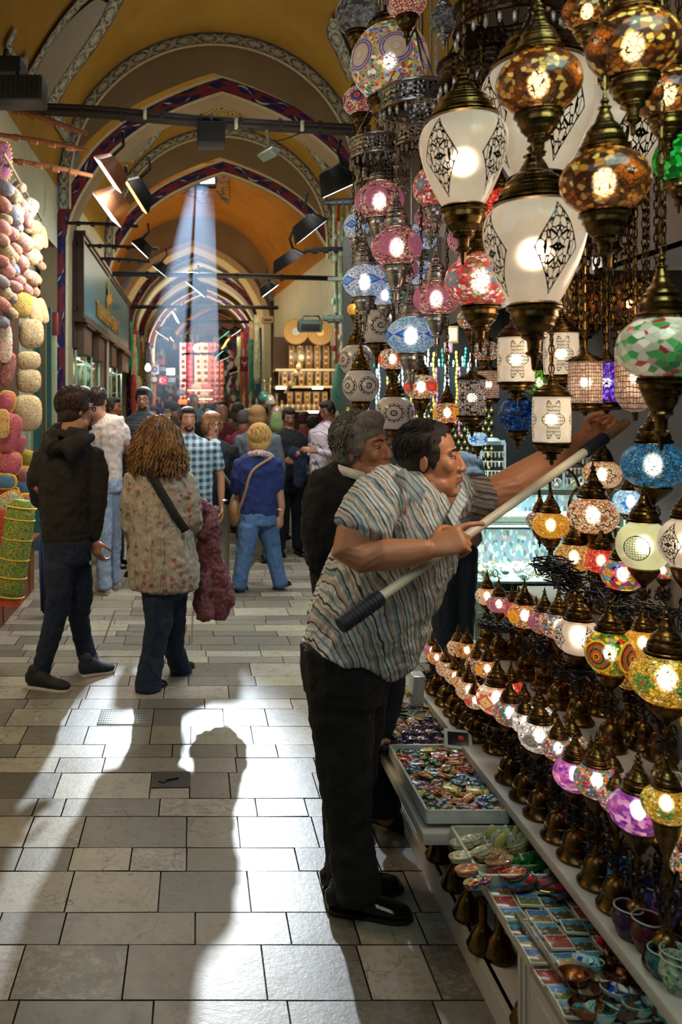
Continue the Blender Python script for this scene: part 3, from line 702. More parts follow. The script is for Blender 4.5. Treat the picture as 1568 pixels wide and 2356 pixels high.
# ------------------------------------------------ overhead rods, floodlights, cable beam
def fixtures():
    dk = M('#15161a', .5, .2); rust = M('#7a4a2c', .6, .3)
    rods = [((0, 243), (200, 308), 6.3, .02, rust, 'rusty upper wall rod holding the nearest floodlights'), ((0, 310), (205, 347), 6.3, .018, rust, 'rusty middle wall rod left of the floodlights'), ((12, 366), (212, 405), 6.5, .018, rust, 'rusty lower wall rod above hanging cushions'),
            ((150, 513), (318, 521), 9.6, .02, dk, 'dark wall bracket rod above shop sign'), ((200, 565), (365, 573), 10.6, .02, dk, 'dark rod over the shop sign, second in depth'), ((230, 595), (345, 602), 11.2, .02, dk, 'dark rod over the shop sign, third in depth'),
            ((258, 630), (772, 641), 11.6, .035, dk, 'long dark pipe crossing the passage at mid height'), ((700, 577), (822, 573), 8.4, .022, dk, 'dark rod reaching out from lamp stall'), ((745, 466), (825, 462), 7.2, .02, dk, 'short dark rod above right floodlight'),
            ((300, 706), (640, 708), 17, .04, dk, 'far dark pipe crossing the passage'), ((420, 740), (640, 742), 22, .04, dk, 'farthest dark pipe crossing the passage'), ((420, 814), (500, 814), 24, .03, dk, 'thin dark rod before the carpets'),
            ((742, 733), (822, 735), 9, .03, M('#7a8f80', .5), 'grey green arm of the box heater')]
    for a, b, D, r, m, lab in rods:
        bm = B(); p, q = px(*a, D), px(*b, D); tube(bm, curve([p, p.lerp(q, .5)+Vector((0, 0, .01)), q], 6), r, 8)
        for k in range(4): c = p.lerp(q, .15+.2*k); loft(bm, [(c, r*1.5, r*1.5), (c+(q-p).normalized()*.05, r*1.5, r*1.5)], 8, round_=False)
        tag(new('wall_rod', bm, m), lab, 'metal rod')
    bm = B(); p, q = px(-60, 244, 8), px(850, 300, 8)
    for k in range(5):
        o = Vector((0, .04*math.cos(k*1.3), .035*math.sin(k*1.3)))
        tube(bm, curve([p+o, p.lerp(q, .3)+o*1.1+Vector((0, 0, .02)), p.lerp(q, .6)+o+Vector((0, 0, -.01)), q+o], 8), .026, 7)
    for k in range(9): c = p.lerp(q, .07+k*.1); loft(bm, [(c, .064, .064), (c+Vector((.03, 0, 0)), .064, .064)], 12, up=Vector((0, 1, 0)), round_=False)
    t = tag(new('cable_bundle', bm, M('#231a17', .6)), 'thick dark bundle of cables crossing under the first arch', 'cable bundle')
    for x, y in ((333, 262), (543, 285), (695, 290)): bm = B(); box(bm, px(x, y, 7.9), (.03, .06, .09)); new('white_tape', bm, M('#c9c5b8', .7), t)
    for cx_, r in ((560, 1), (760, 2)):
        bm = B(); p = px(cx_, 290, 8); tube(bm, curve([p, p+Vector((.3, 0, -.14)), p+Vector((.6, 0, -.05))], 8), .006, 5); tag(new('loose_cable', bm, dk), 'thin cable sagging below the cable bundle, %s' % ('near its middle', 'near the lamp stall')[r-1], 'cable')
    def spk(x, y, w, h, D, lab, grille=True):
        bm = B(); bbox(bm, (0, 0, 0), (w*D/F, .22, h*D/F), .02); o = new('loudspeaker', bm, M('#1c1d22', .5), loc=px(x, y, D))
        b = B(); bbox(b, (0, -.112, 0), (w*D/F*.9, .012, h*D/F*.86), .005); new('grille', b, M('#101114', .8, 0, .3, 200), o)
        b = B(); tube(b, [(0, .0, h*D/F*.5), (0, .05, h*D/F*.5+.1)], .02, 8); new('bracket', b, dk, o)
        tag(o, lab, 'loudspeaker'); return o
    spk(485, 312, 64, 52, 7.9, 'square black loudspeaker hanging under the cable bundle')
    o = spk(40, 214, 128, 60, 6.0, 'large black ribbed box on wall at upper left'); b = B()
    for k in range(12): box(b, (-.18+k*.033, -.12, 0), (.008, .02, .17))
    new('ribs', b, dk, o, smooth=False)
    spk(10, 160, 90, 40, 6.3, 'black box behind the ribbed box at upper left')
    # small camera lamp
    o = thing('security_camera', 'small grey camera hanging on stalk below the cable bundle', 'camera', px(618, 352, 7.9)); b = B(); tube(b, curve([(-.02, 0, .22), (0, 0, .1), (.01, 0, .02)]), .018, 8); new('stalk', b, M('#8a8d8c', .4, .5), o)
    b = B(); bbox(b, (0, 0, 0), (.1, .24, .08), .015, (0, .6, .5)); new('camera_body', b, M('#6f7672', .4, .3), o)
    # floodlights
    FL = [(224, 366, 272, 438, 6.2, 1, '#f4fff6', 1, 'nearest white floodlight on left wall rods'), (224, 452, 268, 514, 6.5, 1, '#eefff8', 1.5, 'wide white floodlight below the nearest one at left'), (289, 415, 334, 488, 6.8, 1, '#ffb24a', .7, 'amber floodlight beside the two white ones at left'),
          (306, 560, 338, 591, 9.4, 1, '#f0fff4', .8, 'small white floodlight above shop sign, nearer one'), (353, 613, 383, 637, 10.7, 1, '#e8f6ff', .8, 'small white floodlight above shop sign, farther one'), (430, 650, 468, 681, 11.7, 1, '#dff8f0', 1, 'pale floodlight under the crossing pipe inside the light shaft'),
          (822, 414, 752, 446, 6.6, -1, '#f4fbff', 1.6, 'nearest white floodlight by lamp stall'), (746, 510, 687, 557, 7.6, -1, '#eef8ff', 1.2, 'second white floodlight by lamp stall'), (637, 657, 605, 681, 11.8, -1, '#f4fff0', 1, 'small floodlight under the crossing pipe at right'),
          (700, 586, 634, 628, 8.6, -1, '#101318', .8, 'unlit black floodlight with back to the viewer'), (362, 764, 384, 778, 17, 1, '#fffbe8', 3, 'far square floodlight on left'), (379, 760, 398, 784, 17.5, 1, '#ffb46a', 1, 'far amber tube floodlight on left'), (398, 718, 410, 742, 16, 1, '#f8f4dc', 1, 'far pale floodlight at vault foot on left'),
          (524, 764, 508, 776, 20, -1, '#5fe0b0', 2, 'far green floodlight on right'), (551, 760, 534, 771, 20.5, -1, '#fff8f0', 1.4, 'far white floodlight on right'), (524, 780, 512, 801, 21, -1, '#ffae4a', 1.4, 'far amber floodlight on right'), (512, 808, 496, 821, 21.5, -1, '#a0f0d0', 1, 'far mint floodlight on right'), (526, 821, 503, 829, 22, -1, '#f4fff0', 1.4, 'lowest far white floodlight on right'),
          (548, 852, 530, 858, 24, -1, '#fff8f0', 1, 'tiny far floodlight before the carpets')]
    for (x0, y0, x1, y1, D, sd, col, wf, lab) in FL:
        p = px(x0, y0, D); q = px(x1, y1, D+.25); L = (q-p).length; ax = (q-p).normalized(); s, b_ = frame(ax, Vector((sd, 0, -.6)))
        w = L*.30*min(wf, 1.6); c = (p+q)/2; nrm = ax.cross(s).normalized()
        if nrm.y > 0: nrm = -nrm
        nrm = Vector((-.72*sd, -.12, -.62)).normalized(); nrm = (nrm-ax*nrm.dot(ax)).normalized(); s = nrm.cross(ax).normalized()
        R = Matrix((ax, s, nrm)).transposed()
        t = thing('floodlight', lab, 'floodlight', c); t.rotation_euler = R.to_euler()
        b = B(); quad(b, [(-L/2, -w/2, .004), (L/2, -w/2, .004), (L/2, w/2, .004), (-L/2, w/2, .004)])
        lit = col != '#101318'
        new('lamp_panel', b, glow(col, 11 if D < 12 else 9) if lit else dk, t, smooth=False)
        b = B(); a1 = [(-L/2-.01, -w/2-.01, 0), (L/2+.01, -w/2-.01, 0), (L/2+.01, w/2+.01, 0), (-L/2-.01, w/2+.01, 0)]; k = .62; hh = max(.12, w*1.15)
        a2 = [(x*k, y*k, -hh) for x, y, z in a1]; A_ = [b.verts.new(v) for v in a1]; B_ = [b.verts.new(v) for v in a2]
        for i in range(4): b.faces.new((A_[i], A_[(i+1) % 4], B_[(i+1) % 4], B_[i]))
        b.faces.new(B_); bmesh.ops.bevel(b, geom=b.edges[:], offset=.008, segments=2, affect='EDGES')
        new('hood', b, (M('#7a4a30', .45, .3) if D < 6.4 or (D < 6.6 and sd > 0) else M('#17191d', .4, .3)), t)
        b = B(); tube(b, [(-L*.3, 0, -hh*.8), (-L*.35, .02, -hh-.1), (-L*.6, .0, -hh-.16)], .014, 6); new('mounting_arm', b, dk, t)
        if lit and D < 12:
            l = lamp('floodlight_beam', 'AREA', c+nrm*.03, (16, 10)[D > 9], lin(col)[:3], c+nrm, w, L*.8); l.data.shape = 'RECTANGLE'; l.parent = None
    # box heater / grey lamp
    o = thing('box_lamp', 'grey green box lamp hanging before the straw trays', 'lamp', px(712, 750, 9)); b = B(); bbox(b, (0, 0, 0), (.26, .14, .12), .02, (.3, 0, 0)); new('housing', b, M('#5f7264', .5), o)
    b = B(); bbox(b, (0, -.07, -.02), (.2, .01, .07), .004, (.3, 0, 0)); new('dark_grille', b, M('#3a332c', .6), o); b = B(); tube(b, [(-.1, 0, .05), (-.06, .02, .11), (.1, .02, .11), (.14, 0, .02)], .012, 6); new('yoke', b, M('#5f7264', .5), o)
    o = thing('box_lamp', 'beige box lamp on far pipe at centre right', 'lamp', px(615, 736, 15)); b = B(); bbox(b, (0, 0, 0), (.2, .14, .13), .02); new('housing', b, M('#9a7a54', .6), o); b = B(); bbox(b, (0, -.075, -.01), (.15, .01, .03), .004); new('slot', b, dk, o)
    for x, y, D, h, lab in ((450, 800, 24, 9, 'bare glowing bulb hanging before the carpets'), (340, 845, 20, 9, 'bare glowing bulb near the banners')):
        o = thing('hanging_bulb', lab, 'light bulb', px(x, y, D)); b = B(); lathe(b, [(0, -.1), (.05, -.08), (.07, -.03), (.06, .03), (.03, .07), (.025, .1), (0, .1)], 14); new('bulb', b, glow('#fff2c0', 10), o)
        b = B(); lathe(b, [(0, .09), (.03, .09), (.03, .15), (0, .16)], 10); tube(b, [(0, 0, .15), (0, 0, 1.0)], .008, 5); new('socket', b, dk, o)
fixtures()
# ------------------------------------------------ far shops
def far_shops():
    # hanging scarves along both sides
    cols = ['#3d8f7a', '#e08a2a', '#c9c7a8', '#a9412f', '#5f8a4a', '#d8b48a', '#7aa89a', '#2f5a78', '#8a3a5a', '#e0d2b0', '#9fd0b8', '#b85a2a']
    cn = ['green', 'orange', 'cream', 'rust', 'leaf green', 'peach', 'mint', 'navy', 'plum', 'ivory', 'aqua', 'burnt orange']
    def scarf(c, w, h, col, seed):
        r = random.Random(seed); bm = B(); n = 10; rows = 8; V = []
        for j in range(rows+1):
            t = j/rows; ww = w*(.55+.45*math.sin(PI*min(1, t*1.2)))
            V.append([bm.verts.new((.0+.05*math.sin(k*2.2+seed+t*2), (k/n-.5)*ww, -h*t)) for k in range(n+1)])
        for j in range(rows):
            for k in range(n): bm.faces.new((V[j][k], V[j][k+1], V[j+1][k+1], V[j+1][k]))
        o = new('hanging_scarf', bm, M(col, .8, 0, .45, 14), loc=c); md = o.modifiers.new('t', 'SOLIDIFY'); md.thickness = .01; return o
    n = 0
    for i in range(22):
        D = 18.9+i*.42; X = -1.5+.05*math.sin(i); z = 3.5-.25*(i % 3)
        k = (i*5) % 12; o = scarf(Vector((X, D, z)), .42, 1.1+.3*(i % 2), cols[k], i)
        tag(o, '%s scarf hanging beyond shop sign, %s from the sign, upper row' % (cn[k], ORD[i]), 'scarf', 'scarves hanging on far left')
        if i % 2 == 0:
            k = (i*7+3) % 12; o = scarf(Vector((X+.06, D+.2, 2.3)), .5, 1.2, cols[k], i+50); tag(o, '%s scarf hanging beyond shop sign, %s from the sign, lower row' % (cn[k], ORD[i//2]), 'scarf', 'scarves hanging on far left')
    for i in range(14):
        D = 15.6+i*.42; k = (i*5+2) % 12
        o = scarf(Vector((1.15+.07*math.sin(i*2), D, 3.3-.2*(i % 3))), .45, 1.3+.5*(i % 2), cols[k], i+90); tag(o, '%s scarf hanging left of the inlaid box shelves, %s in depth' % (cn[k], ORD[i]), 'scarf', 'scarves hanging on far right')
    for i in range(10):
        k = (i*7+1) % 12
        o = scarf(Vector((1.3+.06*(i % 2), 17+i*.5, 1.9)), .5, 1.3, cols[k], i+130); tag(o, '%s cloth hanging low left of the inlaid box shelves, %s in depth' % (cn[k], ORD[i]), 'cloth', 'cloths on far right')
    # bead strands between boards and lamps (right)
    for i in range(26):
        D = 12.2+.12*(i % 6); x = 768+i*2.1; p = px(x, 470+(i % 5)*40, D); L = (1.6+.5*(i % 3))
        col = cols[(i*3) % 12] if i % 3 else '#b8d8c8'
        bm = B(); tube(bm, curve([p, p+Vector((.02*math.sin(i), 0, -L*.5)), p+Vector((.03*math.cos(i), 0, -L))], 6), .018, 6)
        for k in range(5): ell(bm, p+Vector((.02*math.sin(i+k), -.01, -L*(k+.5)/5)), (.03, .03, .05), 8, 6)
        o = tag(new('bead_strand', bm, M(col, .25, .1, .5, 30)), '%s bead strand hanging beside the inlaid boxes, %s from the left' % (('glassy aqua' if i % 3 == 0 else cn[(i*3) % 12]), ORD[i]), 'bead strand', 'bead strands')
    for i in range(7):
        p = px(778+i*5, 835+(i % 3)*12, 11.8); bm = B(); lathe(bm, [(0, 0), (.03, -.02), (.07, -.2), (.1, -.45), (.05, -.6), (0, -.62)], 10, c=p)
        tag(new('tassel', bm, M('#5f9a86', .7, 0, .4, 40)), 'long sea green tassel below the bead strands, %s from the left' % ORD[i], 'tassel', 'green tassels')
    # shelves of inlaid boards at D=14
    t = thing('display_shelves', 'lit wooden shelves of inlaid boards and boxes at the far right', 'shelf unit'); D = 14.0
    bm = B(); a = px(634, 770, D); b = px(770, 1000, D); box(bm, ((a.x+b.x)/2, D+.5, (a.z+b.z)/2), (b.x-a.x, .04, a.z-b.z)); new('back_panel', bm, M('#4a2f1c', .7), t, smooth=False)
    for y in (851, 890, 945): p = px(702, y, D); bm = B(); box(bm, (p.x, D+.25, p.z), (b.x-a.x, .5, .04)); new('shelf', bm, M('#d8c09a', .5), t, smooth=False)
    for x, y in ((646, 893), (730, 893), (720, 948)): p = px(x, y, D-.1); bm = B(); box(bm, p, (.17, .04, .035)); new('tube_light', bm, glow('#fff3c8', 8), t, smooth=False)
    lamp('shelf_light', 'AREA', px(700, 800, D-1.0), 10, (1, .84, .58), px(700, 860, D+.3), .8, .2)
    def inlay(k):
        g = G('inlaid_wood'); v = g.co(); base = ('#7c3a1e', '#2c1d14', '#8a5a2a', '#3a2418')[k % 4]
        r = g.vor(v, (9, 14, 11, 18)[k % 4], rand=(.0, .15, .0, .1)[k % 4]); x, y, z = g.xyz(v)
        mid = g.m('LESS_THAN', g.m('ADD', g.m('MULTIPLY', g.m('ABSOLUTE', x), 1.4), g.m('ABSOLUTE', z)), .13 if k % 4 == 0 else .6)
        return g.fin(g.bsdf(g.mix(g.m('MULTIPLY', g.m('LESS_THAN', r, .33), mid), base, '#c8b484'), .3))
    im = [inlay(k) for k in range(4)]
    proto = None
    for r, (y0, h, n, x0, x1) in enumerate(((822, 54, 10, 664, 764), (871, 36, 13, 640, 764), (920, 38, 9, 660, 752))):
        for i in range(n):
            x = x0+(x1-x0)*(i+.5)/n; w = (x1-x0)/n*D/F*.9; p = px(x, y0, D+.05)
            bm = B(); bbox(bm, (0, 0, 0), (w, .05, h*D/F), .006); o = new('inlaid_board', bm, im[(i*3+r) % 4], loc=p)
            b_ = B(); 
            for sx in (-1, 1): box(b_, (sx*w*.46, -.028, 0), (.008, .006, h*D/F*.95))
            new('edge_strip', b_, M('#c8a468', .4), o)
            tag(o, 'inlaid wooden board on the %s shelf, %s from the left' % (('top', 'middle', 'bottom')[r], ORD[i]), 'inlaid board', 'inlaid boards on shelves')
    for i in range(18):
        x = 648+i*6.2; p = px(x, 940, D-.15); bm = B(); lathe(bm, [(0, 0), (.03, 0), (.02, .04), (.03, .07), (0, .11)], 10, c=p+Vector((0, 0, -.03)))
        tag(new('chess_piece', bm, M(('#e6d8b4', '#b07a44')[i % 2], .4)), 'small turned figurine before bottom shelf, %s from the left' % ORD[i], 'figurine', 'figurines on shelf')
    # straw trays
    for i, (x, y) in enumerate(((680, 763), (736, 765))):
        o = thing('straw_tray', ('round straw tray with grey medallion above the boards', 'round straw tray partly behind the grey green lamp')[i], 'straw tray', px(x, y, 13.6)); bm = B()
        lathe(bm, [(0, 0), (.1, .004), (.11, .01), (.15, .004), (.16, .01), (.19, .006), (.2, .02), (.195, .03), (0, .012)], 40); o.rotation_euler = (PI/2, 0, 0)
        g = G('woven_straw'); v = g.co(); x_, y_, z_ = g.xyz(v); r = g.m('SQRT', g.m('ADD', g.m('POWER', x_, 2), g.m('POWER', y_, 2)))
        c = g.mix(g.m('GREATER_THAN', g.m('SINE', g.m('MULTIPLY', r, 180)), 0), '#94743e', '#6a4a22'); new('weave', bm, g.fin(g.bsdf(c, .8)), o)
        bm = B(); lathe(bm, [(0, .014), (.05, .014), (.052, .02), (0, .022)], 24); new('centre', bm, M(('#7a7f86', '#b08a50')[i], .6), o)
        o.scale = (1.07,)*3
    # decorated staff
    bm = B(); tube(bm, [px(655, 905, 13.3), px(675, 872, 13.3), px(693, 826, 13.3)], .025, 7)
    for x, y in ((667, 885), (680, 860), (686, 845), (693, 824)): ell(bm, px(x, y, 13.25), (.045, .03, .06), 10, 7)
    tag(new('water_pipe_hose', bm, M('#a58a64', .5, .2, .6, 40)), 'patterned slanting pipe stem before the inlaid boards', 'pipe')
    for i, (x, y, h, c) in enumerate(((620, 900, 60, '#b9b2b0'), (636, 930, 50, '#c0a0a0'), (628, 960, 50, '#a06a58'), (607, 900, 44, '#4a8a80'), (560, 930, 60, '#7fc0b8'), (575, 930, 60, '#7ab8a8'), (590, 940, 50, '#e08a2a'), (648, 950, 40, '#8a93a8'))):
        s = 14/F; o = thing('water_pipe', '%s tall glass and metal water pipe, %s of those left of the shelves' % (('silver', 'rose', 'copper', 'teal', 'aqua', 'sea green', 'amber', 'grey blue')[i], ORD[i]), 'water pipe', px(x, y+h/2, 14), group='water pipes at far right')
        bm = B(); lathe(bm, [(0, 0), (.09, 0), (.1, .05), (.06, .14), (.03, .16), (0, .16)], 14); new('glass_base', bm, M(c, .15, .2, .4, 20), o)
        bm = B(); lathe(bm, [(.02, .16), (.03, .2), (.015, .26), (.028, .3), (.014, .36), (.03, h*s*.95), (.045, h*s), (0, h*s)], 12); new('stem', bm, M('#b9a584', .3, .7), o)
    # carpets, banner wall, bags at the far end
    car = [(420, 14, '#d8b8b4'), (436, 15, '#8a2f3c'), (455, 16, '#d9a98a'), (471, 14, '#c99a7c'), (486, 14, '#9a4a34'), (498, 10, '#b0684a'), (510, 8, '#a05840')]
    for i, (x, w, c) in enumerate(car):
        D = 29; s = D/F; bm = B(); top, bot = (788, 930)
        n = 14
        for k in range(n): quad(bm, [(-w*s/2, .01*(k % 2), -k*(bot-top)*s/n), (w*s/2, .01*(k % 2), -k*(bot-top)*s/n), (w*s/2, .01*((k+1) % 2), -(k+1)*(bot-top)*s/n), (-w*s/2, .01*((k+1) % 2), -(k+1)*(bot-top)*s/n)])
        g = G('carpet_weave'); v = g.co(); r = g.vor(v, 4.5, out=0, rand=.2); o = new('hanging_carpet', bm, g.fin(g.bsdf(g.mix(g.m('LESS_THAN', r, .36), c, '#6a2a24' if i != 1 else '#a85058'), .9)), loc=px(x, top, D)); o.modifiers.new('t', 'SOLIDIFY').thickness = .015
        tag(o, '%s carpet hanging at far end of passage, %s from the left' % (('pale pink', 'crimson', 'peach', 'tan', 'red lattice', 'rust', 'brick')[i], ORD[i]), 'carpet', 'carpets at far end')
    bm = B(); quad(bm, [px(300, 770, 34), px(640, 770, 34), px(640, 1000, 34), px(300, 1000, 34)]); g = G('crowded_shop_wall'); v = g.co(scale=(1, 1, .6)); c = g.ramp(g.xyz(g.vor(v, 8, out=1))[0], [(0, '#3a2a24'), (.2, '#9a6a4a'), (.35, '#24405a'), (.5, '#c8b090'), (.62, '#7a2a34'), (.75, '#2f6a60'), (.88, '#d8c8a8')], 'CONSTANT'); struct('wall_end_shops', bm, g.fin(g.bsdf(c, .8)))
    # banners
    BN = [(356, 850, 20, 22, '#d9e4ee', 'white banner with blue ring emblem'), (374, 850, 17, 22, '#1b1f22', 'black banner with white script'), (392, 853, 20, 20, '#cfdcea', 'pale banner with script lines'), (355, 874, 17, 20, '#1d2328', 'dark banner with cream disc'), (374, 875, 18, 18, '#c02a3a', 'red flag with white crescent and star'), (393, 875, 19, 18, '#232d38', 'dark banner with faint script'), (373, 832, 16, 12, '#b03040', 'small red banner above the black banner'), (396, 825, 32, 44, '#4a1f24', 'large maroon cloth banner before the others')]
    for i, (x, y, w, h, c, lab) in enumerate(BN):
        D = 27+(-1 if i == 7 else 0); s = D/F; o = thing('banner', lab, 'banner', px(x, y, D)); bm = B(); box(bm, (0, 0, 0), (w*s, .02, h*s)); new('cloth', bm, M(c, .8, 0, .1), o, smooth=False)
        bm = B(); wm = M('#e9e9e4', .7)
        if i == 0: lathe(bm, [(.05, 0), (.09, .005), (.05, .01)], 20); new('ring_emblem', bm, M('#2a4a9a', .6), o, loc=(0, -.015, 0), rot=(PI/2, 0, 0)); continue
        if i in (1, 2, 5):
            for k in range(3):
                tube(bm, curve([(-.09+.06*j, -.016, .07-.06*k+.014*((j*3+k) % 3-1)) for j in range(5)], 4), .006 if i == 1 else .004, 4)
            new('script', bm, wm if i != 2 else M('#7a8aa0', .7), o); continue
        if i == 3: lathe(bm, [(0, 0), (.09, 0), (.09, .01), (0, .012)], 20); new('disc_emblem', bm, M('#d8d0a8', .6), o, loc=(0, -.012, .02), rot=(PI/2, 0, 0)); continue
        if i == 4:
            crescent(bm, .075, (-.03, -.013, 0)); star(bm, .03, (.06, -.013, 0)); new('crescent_and_star', bm, wm, o)
    # Turkish flag on right
    D = 17; s = D/F; o = thing('flag', 'dark red flag with white crescent and star hanging on far right', 'flag', px(562, 838, D)); bm = B(); box(bm, (0, 0, 0), (21*s, .015, 34*s)); new('cloth', bm, M('#6a1420', .85), o, smooth=False)
    bm = B(); crescent(bm, .05, (0, -.011, .05), PI/2); star(bm, .02, (0, -.011, -.03)); new('crescent_and_star', bm, M('#cfc4bc', .7), o)
    # bags shelf at far end
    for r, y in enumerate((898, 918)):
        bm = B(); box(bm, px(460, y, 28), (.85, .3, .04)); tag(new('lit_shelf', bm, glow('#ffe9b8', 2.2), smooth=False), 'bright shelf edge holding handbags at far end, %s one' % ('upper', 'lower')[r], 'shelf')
    for i, (x, y, c, n) in enumerate(((450, 890, '#8a6a58', 'taupe'), (475, 889, '#a02a22', 'red'), (470, 908, '#8a6a50', 'brown'), (420, 925, '#e0702a', 'orange'), (415, 905, '#3a3f4a', 'charcoal'))):
        o = thing('handbag', '%s handbag with arched handle on far shelf' % n, 'handbag', px(x, y, 27.8)); bm = B(); bbox(bm, (0, 0, 0), (.3, .12, .17), .03); new('bag_body', bm, M(c, .4), o); bm = B(); tube(bm, curve([(-.07, 0, .08), (-.06, 0, .18), (.06, 0, .18), (.07, 0, .08)]), .01, 6); new('handle', bm, M(c, .4), o)
    # stacked bags low clutter at far left and counters
    for i in range(16):
        o_c = cols[(i*5+1) % 12]; bm = B(); bbox(bm, (0, 0, 0), (.3, .4, .5), .08); tag(new('stacked_goods', bm, M(o_c, .7, 0, .4, 10), loc=(-1.55+.08*(i % 3), 19.2+i*.6, .35+.5*(i % 2))), '%s bundle of goods on floor past shop sign, %s in depth' % (cn[(i*5+1) % 12], ORD[i]), 'bundle', 'bundles at far left')
def crescent(bm, r, c, rot=0):
    n = 16; R1 = r; R2 = r*.8; off = r*.3; ps = []
    a0 = math.radians(38)
    for k in range(n+1): a = a0+(2*PI-2*a0)*k/n; ps.append((R1*math.cos(a), R1*math.sin(a)))
    b0 = math.atan2(R1*math.sin(a0), R1*math.cos(a0)-off)
    qs = []
    for k in range(n+1): a = b0+(2*PI-2*b0)*k/n; rr = math.hypot(R1*math.sin(a0), R1*math.cos(a0)-off); qs.append((off+rr*math.cos(a), rr*math.sin(a)))
    def P(u): x, z = u; return Vector((c[0]+x*math.cos(rot)-z*math.sin(rot), c[1], c[2]+x*math.sin(rot)+z*math.cos(rot)))
    for k in range(n): quad(bm, [P(ps[k]), P(ps[k+1]), P(qs[k+1]), P(qs[k])])
def star(bm, r, c):
    vs = [bm.verts.new((c[0]+(r if k % 2 == 0 else r*.4)*math.sin(k*PI/5), c[1], c[2]+(r if k % 2 == 0 else r*.4)*math.cos(k*PI/5))) for k in range(10)]
    bm.faces.new(vs)
far_shops()
# ------------------------------------------------ lamp materials
def brass_mat(name, a, b):
    g = G(name); v = g.co(); n = g.noise(v, 25, 4, .7); n2 = g.noise(v, 140, 2)
    return g.fin(g.bsdf(g.mix(g.m('MULTIPLY_ADD', n, 2, -.5), a, b), g.m('MULTIPLY_ADD', n, .25, .14), .95, bump=n2, bs=.25, bd=.002))
BRASS = brass_mat('antique_brass', '#2c2012', '#8a6a38'); SILV = brass_mat('tarnished_silver', '#8a8580', '#e0d8d0'); COPP = brass_mat('aged_copper', '#5a3018', '#b0693a'); DKM = brass_mat('dark_bronze', '#221a12', '#54412a')
def lampglass(name, pal, scale=13, N=0, med=None, r=.42, shape='circle', rings=30, es=1.6, tr=.28, rough=.3, grout='#241812', gw=.05, soft=.2, tint=None, motif=None, aspect=1.0, off=0.0):
    g = G(name); c = g.n('TexCoord', out=None).outputs['Generated']
    p = g.vm('MULTIPLY_ADD', c, (2, 2, 2)); p.node.inputs[2].default_value = (-1, -1, -1)
    x, y, z = g.xyz(p)
    rr = g.vor(p, scale, out=1); k = g.xyz(rr)[0]; k2 = g.xyz(rr)[1]
    col = g.ramp(k, [(i/len(pal), q) for i, q in enumerate(pal)], 'CONSTANT')
    edge = g.m('LESS_THAN', g.vor(p, scale, 'DISTANCE_TO_EDGE'), gw) if gw else None
    es_v = g.m('MULTIPLY_ADD', g.m('POWER', k2, 2), 1.6, .35)
    if edge is not None: col = g.mix(edge, col, grout)
    if N:
        a = g.m('FRACT', g.m('ADD', g.m('MULTIPLY', g.m('ARCTAN2', y, x), N/(2*PI)), .5+off))
        u = g.m('MULTIPLY', g.m('SUBTRACT', a, .5), 2*PI/N); vv = g.m('MULTIPLY', z, aspect)
        d = g.m('SQRT', g.m('ADD', g.m('POWER', u, 2), g.m('POWER', vv, 2)))
        au = g.m('ABSOLUTE', u); av = g.m('ABSOLUTE', vv)
        if shape == 'diamond': d = g.m('ADD', g.m('MULTIPLY', au, 1.0), g.m('MULTIPLY', av, 1.0))
        if shape == 'eye': d = g.m('ADD', g.m('MULTIPLY', au, .8), g.m('MULTIPLY', av, 1.5))
        if shape == 'flower':
            th = g.m('ARCTAN2', vv, u); d = g.m('DIVIDE', d, g.m('MULTIPLY_ADD', g.m('COSINE', g.m('MULTIPLY', th, 6)), .22, .9))
        inside = g.m('LESS_THAN', d, r)
        if motif is None:
            rg = g.m('SINE', g.m('MULTIPLY', d, rings*2*PI)); dn = g.m('DIVIDE', d, r)
            mc = g.ramp(dn, [(i/len(med), q) for i, q in enumerate(med)], 'CONSTANT')
            if shape in ('circle',): mc = g.mix(g.m('GREATER_THAN', rg, .55), mc, grout)
            else: mc = g.mix(edge, mc, grout) if edge is not None else mc
            col = g.mix(inside, col, mc)
            es_v = g.m('ADD', g.m('MULTIPLY', es_v, g.m('SUBTRACT', 1, inside)), g.m('MULTIPLY', inside, .75))
        else:
            cv = g.n('CombineXYZ', {0: au, 1: vv, 2: 0})
            if motif == 'rosette':
                th = g.m('ARCTAN2', vv, u); sp = g.m('LESS_THAN', g.m('ABSOLUTE', g.m('SINE', g.m('MULTIPLY', th, 6))), g.m('DIVIDE', .05, g.m('ADD', d, .04)))
                ring = g.m('LESS_THAN', g.m('ABSOLUTE', g.m('SUBTRACT', d, g.m('MULTIPLY_ADD', g.m('ABSOLUTE', g.m('COSINE', g.m('MULTIPLY', th, 6))), .08, .40))), .035); ring = g.m('MAXIMUM', ring, g.m('LESS_THAN', g.m('ABSOLUTE', g.m('SUBTRACT', d, .15)), .03))
                ln = g.m('MAXIMUM', sp, ring); 
            elif motif == 'lattice':
                ln = g.m('LESS_THAN', g.vor(g.n('CombineXYZ', {0: u, 1: vv, 2: 0}), 10 if r < 5 else 6, 'DISTANCE_TO_EDGE', rand=.3), .08)
            else:
                cv = g.n('CombineXYZ', {0: g.m('ADD', au, .43), 1: g.m('MULTIPLY_ADD', av, 1.2, .71), 2: 0}); ln = g.m('LESS_THAN', g.vor(cv, 8.5 if r < 5 else 5.5, 'DISTANCE_TO_EDGE', rand=.7), .07)
            bd_ = g.m('LESS_THAN', g.m('ABSOLUTE', g.m('SUBTRACT', d, r-.015)), .016)
            ln = g.m('MULTIPLY', g.m('MAXIMUM', ln, bd_), g.m('LESS_THAN', d, r))
            col = g.mix(ln, col, '#20140c'); es_v = g.m('SUBTRACT', 1, g.m('MULTIPLY', ln, .97))
    em = g.m('MULTIPLY', es_v, es)
    sh = g.bsdf(col, soft, 0, bump=g.vor(p, scale*1.0), bs=.25, bd=.004, emit=col, es=em)
